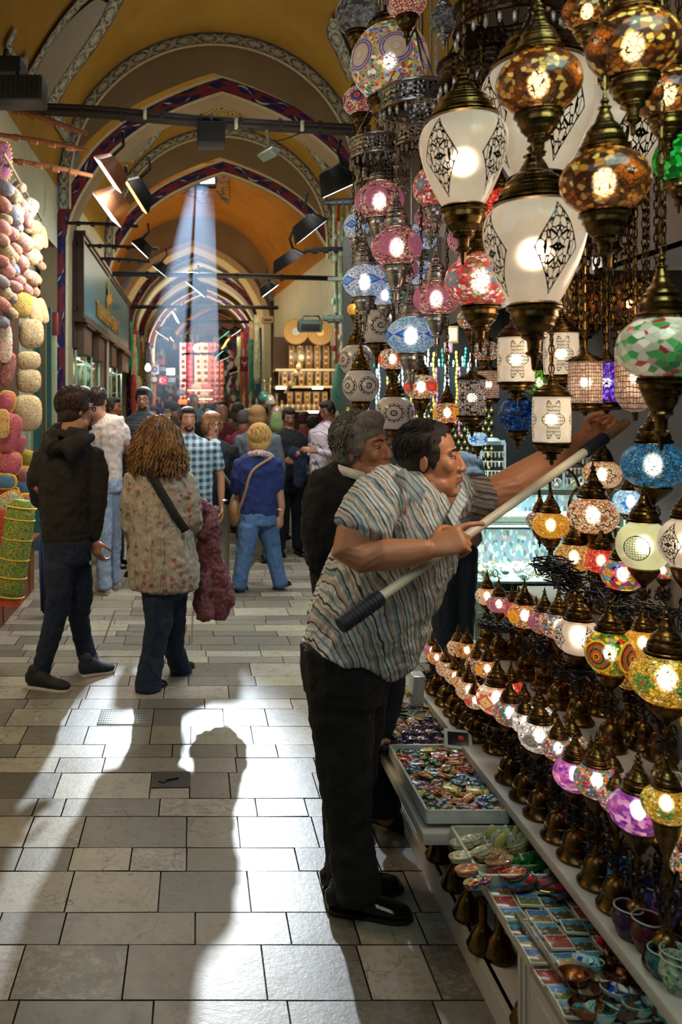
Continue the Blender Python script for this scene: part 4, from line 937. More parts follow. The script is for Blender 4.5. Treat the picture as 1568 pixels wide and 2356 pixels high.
    rf = g.n('BsdfRefraction', {'Color': g.mix(.35, col, tint or '#ffffff'), 'Roughness': min(.85, rough*1.7), 'IOR': 1.22})
    if N and motif: fac = g.m('MULTIPLY', g.m('SUBTRACT', 1, ln), tr)
    elif edge is not None: fac = g.m('MULTIPLY', g.m('SUBTRACT', 1, edge), tr)
    else: fac = tr
    return g.fin(g.n('MixShader', {0: fac, 1: sh, 2: rf}))
Wt, Cr = '#f0e0c8', '#e8caa0'
S = {}
S['amber'] = lampglass('amber_mosaic', ['#6a3208', '#c87818', '#e8b050', '#8a4810', '#f0d090', '#a05a14', '#e09028'], 11, 3, ['#f4d8a0', '#e8701c', '#a03a10', '#d8b060'], .5, 'diamond', es=.62)
S['darkamber'] = lampglass('dark_amber_mosaic', ['#3a1a08', '#6a3010', '#d89030', '#2c1208', '#a85a14', '#f0c060', '#4a2008'], 6, 2, ['#f8d8a0', '#f07020', '#c8641c', '#7a3c10', '#30160a'], .7, 'diamond', es=.42, tr=.4, rough=.22, off=.2)
S['gold'] = lampglass('gold_crackle', ['#d89a28', '#e8b23c', '#c8841c', '#f0c860', '#b87414'], 20, 0, es=.85, gw=.05, grout='#7a4c10')
S['goldw'] = lampglass('gold_wave_mosaic', ['#e8b04a', '#c07820', '#f8e0a8', '#8a4c14', '#e89830', '#f0c878'], 18, 5, ['#d88028', '#6a3410', '#402008'], .36, 'eye', es=.85)
S['cream'] = lampglass('cream_mosaic', ['#f4dcb0', '#e8a860', '#f8ecd0', '#d87838', '#f0c890', '#b85028', '#f4dcb0'], 16, 4, ['#2f7a48', '#c83020', '#f0e0b8', '#f0e0b8', '#2a1810'], .5, 'flower', es=.8)
S['multi'] = lampglass('multicolour_mosaic', ['#1f55c0', '#e8b020', '#c82a24', '#1f8a3c', '#f0e0c0', '#18808c', '#e87020', '#d8c8a8'], 9, 4, ['#e83020', '#f08030', '#c02020'], .0, 'circle', es=.75)
S['multired'] = lampglass('red_centre_mosaic', ['#f0c040', '#203f90', '#f0e4d0', '#e86a20', '#e0d0b0', '#207a50'], 10, 4, ['#ff5a40', '#ff3828', '#e82a20'], .42, 'circle', 12, es=.95)
S['orangedisc'] = lampglass('orange_disc_mosaic', ['#a83040', '#e8d0b0', '#d85a28', '#407a50', '#e0a040'], 10, 3, ['#ffb030', '#f89a18', '#ffb838'], .48, 'circle', 10, es=1.0)
S['pink'] = lampglass('pink_disc_glass', ['#b07068', '#d89888', '#8a4c4c', '#e8b8a8', '#70383c', '#f0d0c0'], 9, 5, ['#d87fa0', '#dc88aa', '#d07898', '#d88aa8'], .52, 'circle', 14, es=.42, tr=.35, aspect=.9, grout='#5a2430')
S['blueeye'] = lampglass('blue_white_eye_mosaic', ['#e8eef0', '#c8d8e8', '#dfe8ea', '#1c3cb0', '#f0f0e8', '#d0dce8'], 15, 5, ['#1a3ca0', '#28b0e0', '#30b8e8', '#1c40c8', '#1c30b0', '#eef0f0'], .62, 'eye', es=.42, gw=.03, grout='#8a98a8')
S['bluemos'] = lampglass('blue_speckle_mosaic', ['#dce8ea', '#6aa0c8', '#b8d0dc', '#4a88b8', '#e8eef0', '#88b4cc'], 20, 5, ['#1a3ca0', '#28b0e0', '#2aa8dc', '#1c38b8', '#1c30b0', '#dce8ea'], .6, 'eye', es=.42, gw=.03, grout='#4a6a88')
S['bluecrackle'] = lampglass('blue_crackle_glass', ['#1878c0', '#2a9ad8', '#18506a', '#3aa8b0', '#4a3a30', '#1c88d0', '#5ac0d8'], 15, 0, es=.42, tr=.35, gw=.06, grout='#3a2a24')
S['blueflower'] = lampglass('blue_flower_mosaic', ['#dff0f4', '#a8d8e8', '#c8e4ee', '#e8f4f4'], 14, 4, ['#e8f8ff', '#1c60d0', '#1848c0', '#2aa0d8'], .5, 'flower', es=1.0, grout='#3a7aa0')
S['redfloral'] = lampglass('red_floral_mosaic', ['#d01c28', '#e83038', '#f0d8c8', '#b81420', '#f0c8b8', '#d82030', '#6aa028'], 8, 5, ['#f0b030', '#2aa0b8', '#1890a8', '#1a88a0'], .33, 'flower', es=.6, grout='#a06a60', gw=.07)
S['red'] = lampglass('red_bead_mosaic', ['#e82818', '#f04a30', '#b01810', '#ff8060', '#c82020', '#f06a4a'], 13, 4, ['#ffd8b0', '#ff5a30', '#e83020'], .4, 'flower', es=1.0)
S['purple'] = lampglass('purple_pink_glass', ['#d060b0', '#7a2a90', '#e8a0c0', '#a838a0', '#f0b8c8', '#8a3098'], 5, 0, es=.6, tr=.45, rough=.25, gw=.0)
S['purplelit'] = lampglass('violet_glass', ['#6a30d0', '#9a60f0', '#4a1ca8', '#7a40e0'], 6, 0, es=.9, gw=.08, grout='#140c1c')
S['green'] = lampglass('green_glass', ['#0f8a28', '#18a838', '#0a6018', '#40c048', '#0c7020'], 4, 0, es=.55, gw=.0, soft=.1)
S['limegreen'] = lampglass('lime_glass', ['#6ac020', '#98e040', '#3a8010', '#b0f050'], 7, 0, es=.5, gw=.09, grout='#10180a')
S['blueglass'] = lampglass('deep_blue_glass', ['#1048a0', '#1860c8', '#0c3070', '#2a80d8'], 7, 0, es=.28, gw=.10, grout='#0a1018')
S['greenyellow'] = lampglass('green_yellow_striped', ['#e8c020', '#1f8a30', '#f0d840', '#c83020', '#2aa040', '#e8b820'], 6, 4, ['#e8c030', '#c83a28', '#188838', '#c82a24', '#e0b828'], .7, 'circle', 4, es=.6)
S['yellowflower'] = lampglass('yellow_flower_mosaic', ['#e8b828', '#f0cc50', '#d8a018', '#f8e090', '#c89020'], 8, 5, ['#c82028', '#1f9048', '#208a40', '#28a050'], .36, 'flower', es=.65, tr=.35)
S['flowermix'] = lampglass('mixed_flower_mosaic', ['#f06a20', '#2a9a60', '#f0e0c0', '#c030a0', '#f0b020', '#2088a0', '#e84030'], 8, 6, ['#fff0c0', '#e85a20', '#20a0a0'], .3, 'flower', es=.7)
S['petal'] = lampglass('painted_petal_glass', ['#f0b020', '#e83060', '#9030a0', '#2098b0', '#f07a30', '#e8c040', '#d02840'], 4.2, 0, es=.75, gw=.035, grout='#301020')
S['leaf'] = lampglass('painted_leaf_glass', ['#d8c8b0', '#e0d4bc', '#1f8a40', '#d0c0a8', '#48a050', '#dccfb8', '#b02a30', '#e0d4bc'], 4.5, 0, es=.28, gw=.02, grout='#a89880', tr=.15)
S['fan'] = lampglass('cream_red_fan_glass', ['#f0e0c0', '#f4e6c8', '#ecd8b4', '#c8202c'], 4, 4, ['#c8a050', '#e8c878', '#e0b868', '#b82030'], .55, 'diamond', es=.75, gw=.02, grout='#a02830')
S['shell'] = lampglass('clear_shell_glass', ['#f4e8dc', '#e8d8cc', '#f0e0d0'], 5, 4, ['#c85030', '#2a7a78', '#c04a28', '#207070'], .42, 'circle', 5, es=.8)
S['smoke'] = lampglass('smoky_clear_glass', ['#8a8a84', '#b0aca4', '#6a6862', '#c8c4bc'], 7, 0, es=.1, tr=.5, gw=.02)
S['balldiscs'] = lampglass('large_confetti_mosaic', ['#d8b020', '#1c5ac0', '#c03020', '#20903c', '#e8e0c8', '#1c8098', '#b8281c', '#e0b828'], 9.5, 6, ['#d8c0a8', '#c8a890', '#d0b49c', '#c8a890', '#6a4a90', '#6a4a90'], .46, 'circle', 14, es=.42, gw=.06, grout='#c8b898', aspect=1.1)
S['redwhite'] = lampglass('red_cream_band_mosaic', ['#f0e0b8', '#c83038', '#e8d8b0', '#d0404a'], 16, 6, ['#e05028', '#2a4a98'], .35, 'circle', 6, es=.5)
FR = ['#ecdcc6', '#f0e2ce', '#e8d6be']
S['frost'] = lampglass('frosted_glass_filigree', FR, 3, 4, r=.50, shape='diamond', motif='lace', es=.50, tr=.5, rough=.42, gw=0, tint='#fff0d8', aspect=.58)
S['frostq'] = lampglass('frosted_glass_quatrefoil', FR, 3, 4, r=.55, shape='flower', motif='lattice', es=.62, tr=.5, rough=.36, gw=0, tint='#fff0d8', aspect=.66)
S['frostr'] = lampglass('white_glass_rosette', ['#c8bcb0', '#d0c4b8'], 3, 5, r=.58, shape='circle', motif='rosette', es=.12, tr=.1, gw=0)
S['frosty'] = lampglass('pale_yellow_frosted_glass', ['#e8e4b0', '#ecebc0'], 3, 4, r=.5, shape='circle', motif='lattice', es=.75, tr=.5, rough=.36, gw=0, tint='#fffbe0')
S['lattice'] = lampglass('bronze_lattice_glass', ['#c8a488', '#d8b498', '#b89078', '#e8c8b0'], 5, 1, r=9, shape='circle', motif='lattice', es=.35, tr=.35, gw=0)
S['fret'] = lampglass('bronze_fret_glass', ['#b8aaa0', '#c8bcb4', '#a8988c'], 5, 1, r=9, shape='circle', motif='lace', es=.28, tr=.35, gw=0)
BULB = glow('#fff0d0', 26, 'bulb_glow'); BULBW = glow('#ffd8a0', 17, 'bulb_glow_warm'); BULBC = glow('#e0f0ff', 26, 'bulb_glow_cool')

# ------------------------------------------------ lamp builder
def gprof(shape):
    if shape == 'tulip': P = [(.44, -1.08), (.55, -.9), (.72, -.55), (.88, -.15), (.98, .25), (1.0, .5), (.96, .72), (.84, .9), (.68, 1.0)]
    elif shape == 'cyl': P = [(.82, -1.15), (.88, -1.1), (.91, -.6), (.92, 0), (.91, .6), (.88, 1.1), (.82, 1.15)]
    elif shape == 'ball': P = [(.3, -.95)]+[(math.cos(a), math.sin(a)) for a in [math.radians(t) for t in range(-66, 67, 12)]]+[(.3, .95)]
    elif shape == 'pear': P = [(.5, -.86), (.75, -.66), (.93, -.35), (1, 0), (.93, .35), (.75, .66), (.5, .86)]
    elif shape == 'dome': P = [(.1, -1.7), (.5, -1.55), (.8, -1.2), (.92, -.8), (.92, .6), (.92, 1.4), (.85, 1.5)]
    else: P = [(.45, -.74)]+[(math.cos(a), .8*math.sin(a)) for a in [math.radians(t) for t in range(-60, 61, 12)]]+[(.45, .74)]
    c = curve([(r, z, 0) for r, z in P], 3); return [(v.x, v.y) for v in c]
def globe(shape, R, mat, parent, z, name='glass_globe', bulb=BULB, seg=28, br=.2, hexa=False, gr=None):
    pr = gprof(shape); bm = B(); lathe(bm, [(r*R, h*R) for r, h in pr], 6 if hexa else seg)
    g_ = new(name, bm, mat, parent, loc=(0, 0, z), smooth=not hexa, rot=(0, 0, gr if gr is not None else rnd.uniform(0, 6.28) if not hexa else .3))
    if bulb: b = B(); ell(b, (0, 0, 0), (br*R, br*R, br*R*1.25), 10, 7); new('bulb', b, bulb, g_)
    return g_, pr[0][1]*R, pr[-1][1]*R
def steps(P):    # turn a soft profile into stepped turned metal
    out = []
    for i, (r, z) in enumerate(P):
        if 0 < i < len(P)-1 and r > 1e-4:
            pr = P[i-1]; dz = abs(z-pr[1])
            out.append((r*.5+pr[0]*.5, z*.55+pr[1]*.45)); out.append((r*1.035, z-.18*(z-pr[1]))); out.append((r*1.035, z)); out.append((r*.965, z+.001*(1 if z > pr[1] else -1)))
        else: out.append((r, z))
    return out
def cap_prof(R, w):    # dome with tiers and finial, rising from z=0
    return steps([(w*R, -.04*R), (w*R*1.12, 0), (w*R*1.12, .06*R), (w*R, .1*R), (w*R*.98, .19*R), (w*R*.93, .28*R), (w*R*.8, .38*R), (w*R*.78, .45*R), (w*R*.62, .56*R), (w*R*.44, .66*R), (w*R*.34, .8*R), (w*R*.22, .95*R),
            (w*R*.3, 1.0*R), (w*R*.14, 1.06*R), (w*R*.2, 1.16*R), (w*R*.1, 1.24*R), (w*R*.05, 1.4*R), (0, 1.46*R)])
def cap_prof_old(R, w):
    return [(w*R, -.04*R), (w*R*1.1, 0), (w*R*1.12, .06*R), (w*R, .1*R), (w*R*.96, .17*R), (w*R*.84, .3*R), (w*R*.74, .42*R), (w*R*.6, .55*R), (w*R*.62, .6*R), (w*R*.44, .66*R), (w*R*.34, .8*R), (w*R*.22, .95*R),
            (w*R*.3, 1.0*R), (w*R*.14, 1.06*R), (w*R*.2, 1.16*R), (w*R*.1, 1.24*R), (w*R*.05, 1.4*R), (0, 1.46*R)]
def cup_prof(R, w, k=1):    # lower holder hanging down from z=0
    return steps([(w*R, .05*R), (w*R*1.1, 0), (w*R*1.12, -.08*R), (w*R, -.12*R), (w*R*.95, -.25*R), (w*R*.8, -.42*R), (w*R*.5, -.6*R*k), (w*R*.52, -.66*R*k), (w*R*.3, -.74*R*k), (w*R*.26, -.92*R*k), (w*R*.36, -.98*R*k), (w*R*.14, -1.08*R*k), (w*R*.1, -1.3*R*k), (0, -1.36*R*k)])
def hang(x, y, r, D, shape, style, lab, metal=None, bulb=BULB, capk=1.0, cupk=1.0, top=None, wide=None, hexa=False, chain='chain', br=.2, gr=None):
    metal = metal or BRASS; R = r*D/F; c = px(x, y, D)
    if top is None: top = 4.2
    t = thing('hanging_lamp', lab, 'hanging lamp', c)
    g_, zb, zt = globe(shape, R, S[style], t, 0, bulb=bulb, hexa=hexa, br=br, gr=gr if gr is not None else {'tulip': .10, 'cyl': -.30}.get(shape) if style in ('frost', 'frostq') else None)
    wt = {'tulip': .70, 'cyl': .86, 'dome': .9}.get(shape, .5); wb = {'tulip': .48, 'cyl': .86, 'dome': .12}.get(shape, .5)
    ks = capk*(.62 if shape in ('cyl', 'tulip', 'dome') else 1)
    bm = B(); lathe(bm, [(q, zt+h*capk*(1.0 if shape not in ('cyl',) else 1.05)) for q, h in cap_prof(R, wt)], 26); new('metal_cap', bm, metal, t)
    bm = B(); lathe(bm, [(q, zb+h) for q, h in cup_prof(R, wb, cupk)][::-1], 26); new('metal_finial', bm, metal, t)
    zc = zt+1.46*R*capk; L = top-(c.z+zc)
    if L > 0.02:
        bm = B(); tube(bm, [(0, 0, zc-.01), (.004, 0, zc+L*.5), (0, 0, zc+L)], .0028, 5)
        n = int(min(L, 1.2)/.028) if chain == 'chain' else 0
        for k in range(n):
            tt = B(); m = Matrix.Rotation(PI/2*(k % 2), 3, 'Z'); q = []
            for a in range(8):
                th = 2*PI*a/8; ctr = Vector((.008*math.cos(th), 0, .015*math.sin(th)))
                q.append([tt.verts.new(m @ (ctr*(1+s*.25)+Vector((0, u*.0028, 0)))+Vector((0, 0, zc+.012+k*.028))) for s, u in ((1, 0), (0, 1), (-1, 0), (0, -1))])
            for a in range(8):
                for s in range(4): tt.faces.new((q[a][s], q[(a+1) % 8][s], q[(a+1) % 8][(s+1) % 4], q[a][(s+1) % 4]))
            add(bm, tt)
        if chain == 'rod':
            for k in range(4): zz = zc+.02+k*.05; lathe(bm, [(.004, zz-.015), (R*.12, zz-.005), (R*.14, zz), (R*.05, zz+.02), (.004, zz+.03)], 12)
        new('chain' if chain == 'chain' else 'hanging_stem', bm, metal, t)
    return t
def hanging_lamps():
    A = hang
    # near: big frosted lamps and dark amber ones
    A(1065, 372, 98, 2.08, 'tulip', 'frost', 'large frosted filigree hanging lamp at upper centre, leftmost of the big white ones', br=.2, gr=-.92)
    A(1228, 582, 112, 1.95, 'tulip', 'frost', 'largest frosted filigree hanging lamp, hanging lowest above the red floral globe', br=.2)
    A(1236, 275, 125, 2.15, 'tulip', 'frost', 'large frosted filigree hanging lamp behind the dark amber globe', br=.16)
    A(1405, 335, 118, 2.45, 'tulip', 'frost', 'large frosted hanging lamp at upper right behind two amber globes', br=.16)
    A(1238, 190, 94, 1.60, 'squash', 'darkamber', 'dark amber mosaic globe hanging in front of the frosted lamp', bulb=BULBW)
    A(1390, 417, 97, 1.60, 'squash', 'darkamber', 'dark amber mosaic globe, lowest of the three big amber ones', bulb=BULBW)
    A(1455, 105, 100, 1.60, 'squash', 'darkamber', 'dark amber mosaic globe highest at upper right', bulb=BULBW)
    A(1350, 25, 55, 1.90, 'squash', 'darkamber', 'small dark amber globe cut by the top picture edge', bulb=BULBW)
    A(1535, 215, 75, 1.80, 'squash', 'darkamber', 'dark amber globe half hidden at right picture edge', bulb=BULBW)
    A(1560, 365, 55, 2.00, 'ball', 'green', 'bright green glass globe at right picture edge', bulb=None)
    A(1520, 800, 96, 1.75, 'squash', 'leaf', 'large cream lamp painted with green leaves at right', bulb=None, capk=1.2, cupk=1.3)
    A(1105, 645, 80, 2.30, 'squash', 'redfloral', 'large red and turquoise floral mosaic globe left of the lowest frosted lamp')
    # cylinders
    A(1187, 828, 45, 2.50, 'cyl', 'frostq', 'frosted cylinder lamp with bronze quatrefoil, upper left of the three', capk=.95, cupk=.8)
    A(1290, 815, 42, 2.70, 'cyl', 'frostq', 'frosted cylinder lamp with bronze quatrefoil, upper right of the three', capk=.95, cupk=.8)
    A(1268, 965, 46, 2.40, 'cyl', 'frostq', 'frosted cylinder lamp with bronze quatrefoil, lowest of the three', capk=.8, cupk=.85)
    A(1345, 880, 42, 2.50, 'cyl', 'lattice', 'bronze lattice lantern with clear beads beside the man\'s raised hand', capk=.5, cupk=.5, hexa=True)
    A(1395, 880, 40, 2.75, 'cyl', 'purplelit', 'violet glass lantern in bronze fretwork', capk=.5, cupk=.5, bulb=BULBC)
    A(1460, 870, 46, 2.40, 'dome', 'lattice', 'bronze lattice lantern with domed bottom near leaf painted lamp', capk=.5, cupk=.3)
    A(1085, 915, 36, 2.90, 'cyl', 'fret', 'bronze fretwork lantern left of the frosted cylinder', hexa=True, capk=.5, cupk=1.0)
    A(1122, 885, 28, 3.10, 'cyl', 'lattice', 'narrow bronze lattice lantern behind the fretwork lantern', hexa=True, capk=.5, cupk=.6)
    A(1190, 955, 42, 3.20, 'pear', 'blueglass', 'deep blue glass lantern below the frosted cylinder', bulb=None, capk=.5, cupk=.8)
    A(1240, 880, 32, 3.20, 'pear', 'limegreen', 'lime green lit glass lantern between frosted cylinders', bulb=BULB, capk=.6)
    # white teardrops with rosettes
    for (x, y, r, lab) in ((866, 752, 44, 'white rosette teardrop lamp, farthest back of the four'), (820, 828, 40, 'white rosette teardrop lamp, leftmost of the four'), (829, 888, 42, 'white rosette teardrop lamp hanging second lowest over grey haired man'), (907, 950, 44, 'white rosette teardrop lamp, lowest of the four')):
        A(x, y, r, {866: 4.3, 829: 3.6}.get(x, 3.95), 'pear', 'frostr', lab, bulb=None, capk=1.25, cupk=.95)
    # pink
    A(872, 462, 56, 3.60, 'squash', 'pink', 'pink disc glass lamp, uppermost of the pink ones', metal=SILV, capk=.7, cupk=1.4, chain='rod')
    A(912, 568, 58, 3.30, 'squash', 'pink', 'pink disc glass lamp with three discs showing, middle of the pink ones', metal=SILV, capk=1.2, cupk=1.5, chain='rod')
    A(1003, 687, 52, 3.20, 'squash', 'pink', 'pink disc glass lamp, lowest of the pink ones beside red floral globe', metal=SILV, capk=1.3, cupk=1.4, chain='rod')
    A(1075, 550, 46, 3.10, 'squash', 'pink', 'pink disc glass lamp partly behind the frosted lamp', metal=SILV, chain='rod')
    A(915, 620, 46, 4.00, 'squash', 'pink', 'pink disc glass lamp half hidden below the middle pink one', metal=SILV, bulb=None, chain='rod')
    A(1000, 430, 50, 3.20, 'ball', 'redfloral', 'round floral mosaic lamp tucked left of the big frosted lamp', metal=SILV, bulb=None, chain='rod')
    A(990, 500, 36, 3.80, 'squash', 'pink', 'small pink disc lamp under the tucked floral lamp', metal=SILV, bulb=None, chain='rod')
    # blue
    A(838, 648, 49, 3.60, 'squash', 'blueeye', 'blue and white eye pattern mosaic lamp at left of the cluster', metal=SILV, capk=1.3, cupk=1.2, chain='rod')
    A(945, 772, 56, 3.30, 'squash', 'bluemos', 'speckled blue eye pattern mosaic lamp, lowest of the blue ones', metal=SILV, capk=1.1, cupk=1.2, chain='rod')
    A(885, 678, 34, 3.90, 'squash', 'blueeye', 'small blue and white mosaic lamp behind the eye pattern lamp', metal=SILV, cupk=1.3, chain='rod')
    A(820, 520, 30, 4.20, 'ball', 'blueeye', 'small round blue mosaic lamp at left edge of the cluster', metal=SILV, bulb=None, chain='rod')
    A(838, 488, 24, 4.40, 'ball', 'blueeye', 'smallest round blue mosaic lamp just below the upper pink lamp', metal=SILV, bulb=None, chain='rod')
    A(970, 545, 34, 4.00, 'ball', 'blueeye', 'round blue and white mosaic lamp right of the middle pink lamp', metal=SILV, bulb=None, chain='rod')
    A(968, 628, 30, 4.20, 'ball', 'blueeye', 'round blue mosaic lamp above the lowest pink lamp', metal=SILV, bulb=None, chain='rod')
    # small multicolour
    A(903, 826, 33, 3.60, 'squash', 'multired', 'small multicolour lamp with glowing red disc, higher one')
    A(968, 890, 38, 3.50, 'squash', 'multired', 'small multicolour lamp with glowing red disc, lower one', cupk=1.2)
    A(1028, 950, 32, 3.60, 'squash', 'orangedisc', 'small mosaic lamp with glowing orange disc above the man\'s head', capk=1.2)
    A(1086, 733, 34, 3.50, 'squash', 'multi', 'small confetti mosaic lamp below red floral globe', cupk=1.3)
    A(1118, 808, 30, 3.60, 'squash', 'multi', 'small confetti mosaic lamp left of the frosted cylinder', bulb=None)
    A(812, 712, 14, 5.00, 'ball', 'gold', 'tiny amber glass lamp below the blue eye pattern lamp', bulb=None)
    A(1150, 470, 44, 3.00, 'squash', 'red', 'red beaded lamp between the two front frosted lamps', bulb=BULBW)
    A(1098, 1010, 22, 3.90, 'squash', 'blueflower', 'small blue mosaic lamp beside the fretwork lantern', bulb=None)
    # top
    A(895, 142, 88, 3.00, 'ball', 'balldiscs', 'very large round confetti mosaic globe at top of cluster', capk=.5, cupk=.6, br=.12)
    A(832, 232, 44, 3.60, 'squash', 'redwhite', 'red and cream banded mosaic lamp below left of the confetti globe', bulb=None)
    A(822, 32, 50, 3.03, 'pear', 'smoke', 'smoky clear glass lamp at top left of cluster', bulb=None, cupk=1.2)
    A(935, 5, 46, 2.70, 'squash', 'redwhite', 'cream mosaic lamp cut by the top edge', bulb=None)
    A(1020, 45, 34, 2.50, 'squash', 'smoke', 'small silvered glass finial lamp right of confetti globe', metal=SILV, bulb=None, chain='rod')
    A(1445, 700, 40, 3.30, 'cyl', 'darkamber', 'dim amber lantern in the dark recess behind chains', bulb=BULBW, capk=.6)
    A(1340, 700, 44, 3.50, 'cyl', 'darkamber', 'dim bronze lantern in the dark recess left of chains', bulb=None, capk=.6)
    A(1490, 680, 40, 3.50, 'squash', 'darkamber', 'dim amber globe in the dark recess above the leaf lamp', bulb=None, capk=.6)
    A(1225, 720, 40, 3.40, 'squash', 'fret', 'dim fretwork lamp behind the lowest frosted lamp', bulb=None)
hanging_lamps()
def chandeliers():
    g = G('pierced_metal_band'); v = g.co(); x, y, z = g.xyz(v)
    n = g.vor(v, 60, rand=.5); c = g.mix(g.m('LESS_THAN', n, .3), '#a8a098', '#2a2018'); band = g.fin(g.bsdf(c, .25, .85, bump=n, bs=.8, bd=.006))
    g = G('dark_pierced_band'); v = g.co(); n = g.vor(v, 55, rand=.4); c = g.mix(g.m('LESS_THAN', n, .28), '#5a4030', '#160e0a'); dband = g.fin(g.bsdf(c, .35, .8, bump=n, bs=.8, bd=.006))
    L = [(955, 232, 80, 2.85, band, SILV, 'silver pierced ring chandelier below the confetti globe', 48), (872, 345, 66, 3.5, band, SILV, 'silver pierced ring chandelier above the uppermost pink lamp', 44), (880, 410, 60, 3.7, band, SILV, 'silver pierced ring below the second silver ring', 26), (962, 320, 52, 3.3, band, SILV, 'smaller silver pierced ring inside the cluster', 34),
         (1120, 170, 108, 2.5, dband, DKM, 'dark bronze pierced ring chandelier above the frosted lamp', 50), (1170, 40, 118, 2.3, dband, DKM, 'dark bronze pierced ring at top edge', 60), (1330, 110, 60, 2.6, dband, DKM, 'dark bronze ring behind the amber globes', 50), (1350, 560, 70, 3.2, dband, DKM, 'dark bronze pierced ring in recess behind chains', 40)]
    for (x, y, r, D, mt, rim, lab, h) in L:
        R = r*D/F; hh = h*D/F; c = px(x, y, D); t = thing('ring_chandelier', lab, 'chandelier', c)
        bm = B(); lathe(bm, [(R*.97, -hh/2), (R, -hh/2+.004), (R*.985, -hh*.3), (R*.985, hh*.3), (R, hh/2-.004), (R*.97, hh/2), (R*.95, hh*.3), (R*.95, -hh*.3), (R*.97, -hh/2)], 48); new('pierced_band', bm, mt, t)
        for s in (-1, 1):
            bm = B(); lathe(bm, [(R, s*hh*.42-.004), (R*1.05, s*hh*.42), (R*1.05, s*hh*.5), (R, s*hh*.5+.004), (R*.97, s*hh*.46)], 48, rib=.008, ribn=24); new('rim_moulding', bm, rim, t)
        bm = B()
        for k in range(24): a = 2*PI*k/24; ell(bm, (R*.99*math.cos(a), R*.99*math.sin(a), -hh/2-.018-.006*(k % 2)), (.006, .006, .016), 6, 5)
        o = new('crystal_drops', bm, M('#d8c8b8', .05, .3, .4, 60), t); o['kind'] = 'stuff'
        bm = B()
        for k in range(3): a = 2*PI*k/3+.5; tube(bm, [(R*math.cos(a), R*math.sin(a), hh/2), (0, 0, hh/2+R*1.8)], .0035, 5)
        tube(bm, [(0, 0, hh/2+R*1.8), (0, 0, 4.2-c.z)], .004, 5); new('suspension_chains', bm, rim, t)
    # free chains at right
    for i, (x, y0, y1, D) in enumerate(((1462, 470, 700, 2.9), (1490, 500, 720, 2.95), (1508, 470, 690, 3.0), (1420, 520, 800, 2.8), (1395, 560, 790, 2.9), (1335, 590, 760, 2.9), (1360, 600, 770, 2.95), (1440, 600, 860, 2.7), (1480, 560, 860, 2.75), (1535, 480, 600, 2.8), (1375, 590, 760, 2.7), (1320, 620, 800, 2.8))):
        p = px(x, y0, D); q = px(x-10+(i % 3)*6, y1, D); p2 = Vector((p.x, p.y, 4.2)); bm = B(); n = int((p2-q).length/.03)
        for k in range(n):
            c = q.lerp(p2, (k+.5)/n); tt = B(); m = Matrix.Rotation(PI/2*(k % 2)+.4*i, 3, 'Z'); Q = []
            for a in range(8):
                th = 2*PI*a/8; ctr = Vector((.010*math.cos(th), 0, .019*math.sin(th))); Q.append([tt.verts.new(m @ (ctr*(1+s*.26)+Vector((0, u*.003, 0)))+c) for s, u in ((1, 0), (0, 1), (-1, 0), (0, -1))])
            for a in range(8):
                for s in range(4): tt.faces.new((Q[a][s], Q[(a+1) % 8][s], Q[(a+1) % 8][(s+1) % 4], Q[a][(s+1) % 4]))
            add(bm, tt)
        tag(new('hanging_chain', bm, BRASS), 'bronze chain hanging before the dark recess, %s in the row' % ORD[i], 'chain', 'chains before the recess')
    bm = B()
    for y in (1.6, 2.2, 2.8, 3.4, 4.0, 4.4): box(bm, (1.15, y, 4.21), (1.5, .03, .03))
    for x in (.5, 1.1, 1.8): box(bm, (x, 3.0, 4.23), (.03, 3.4, .03))
    tag(new('ceiling_grid', bm, M('#1a1512', .6), smooth=False), 'dark iron frame above the picture that the lamps hang from', 'frame')
chandeliers()

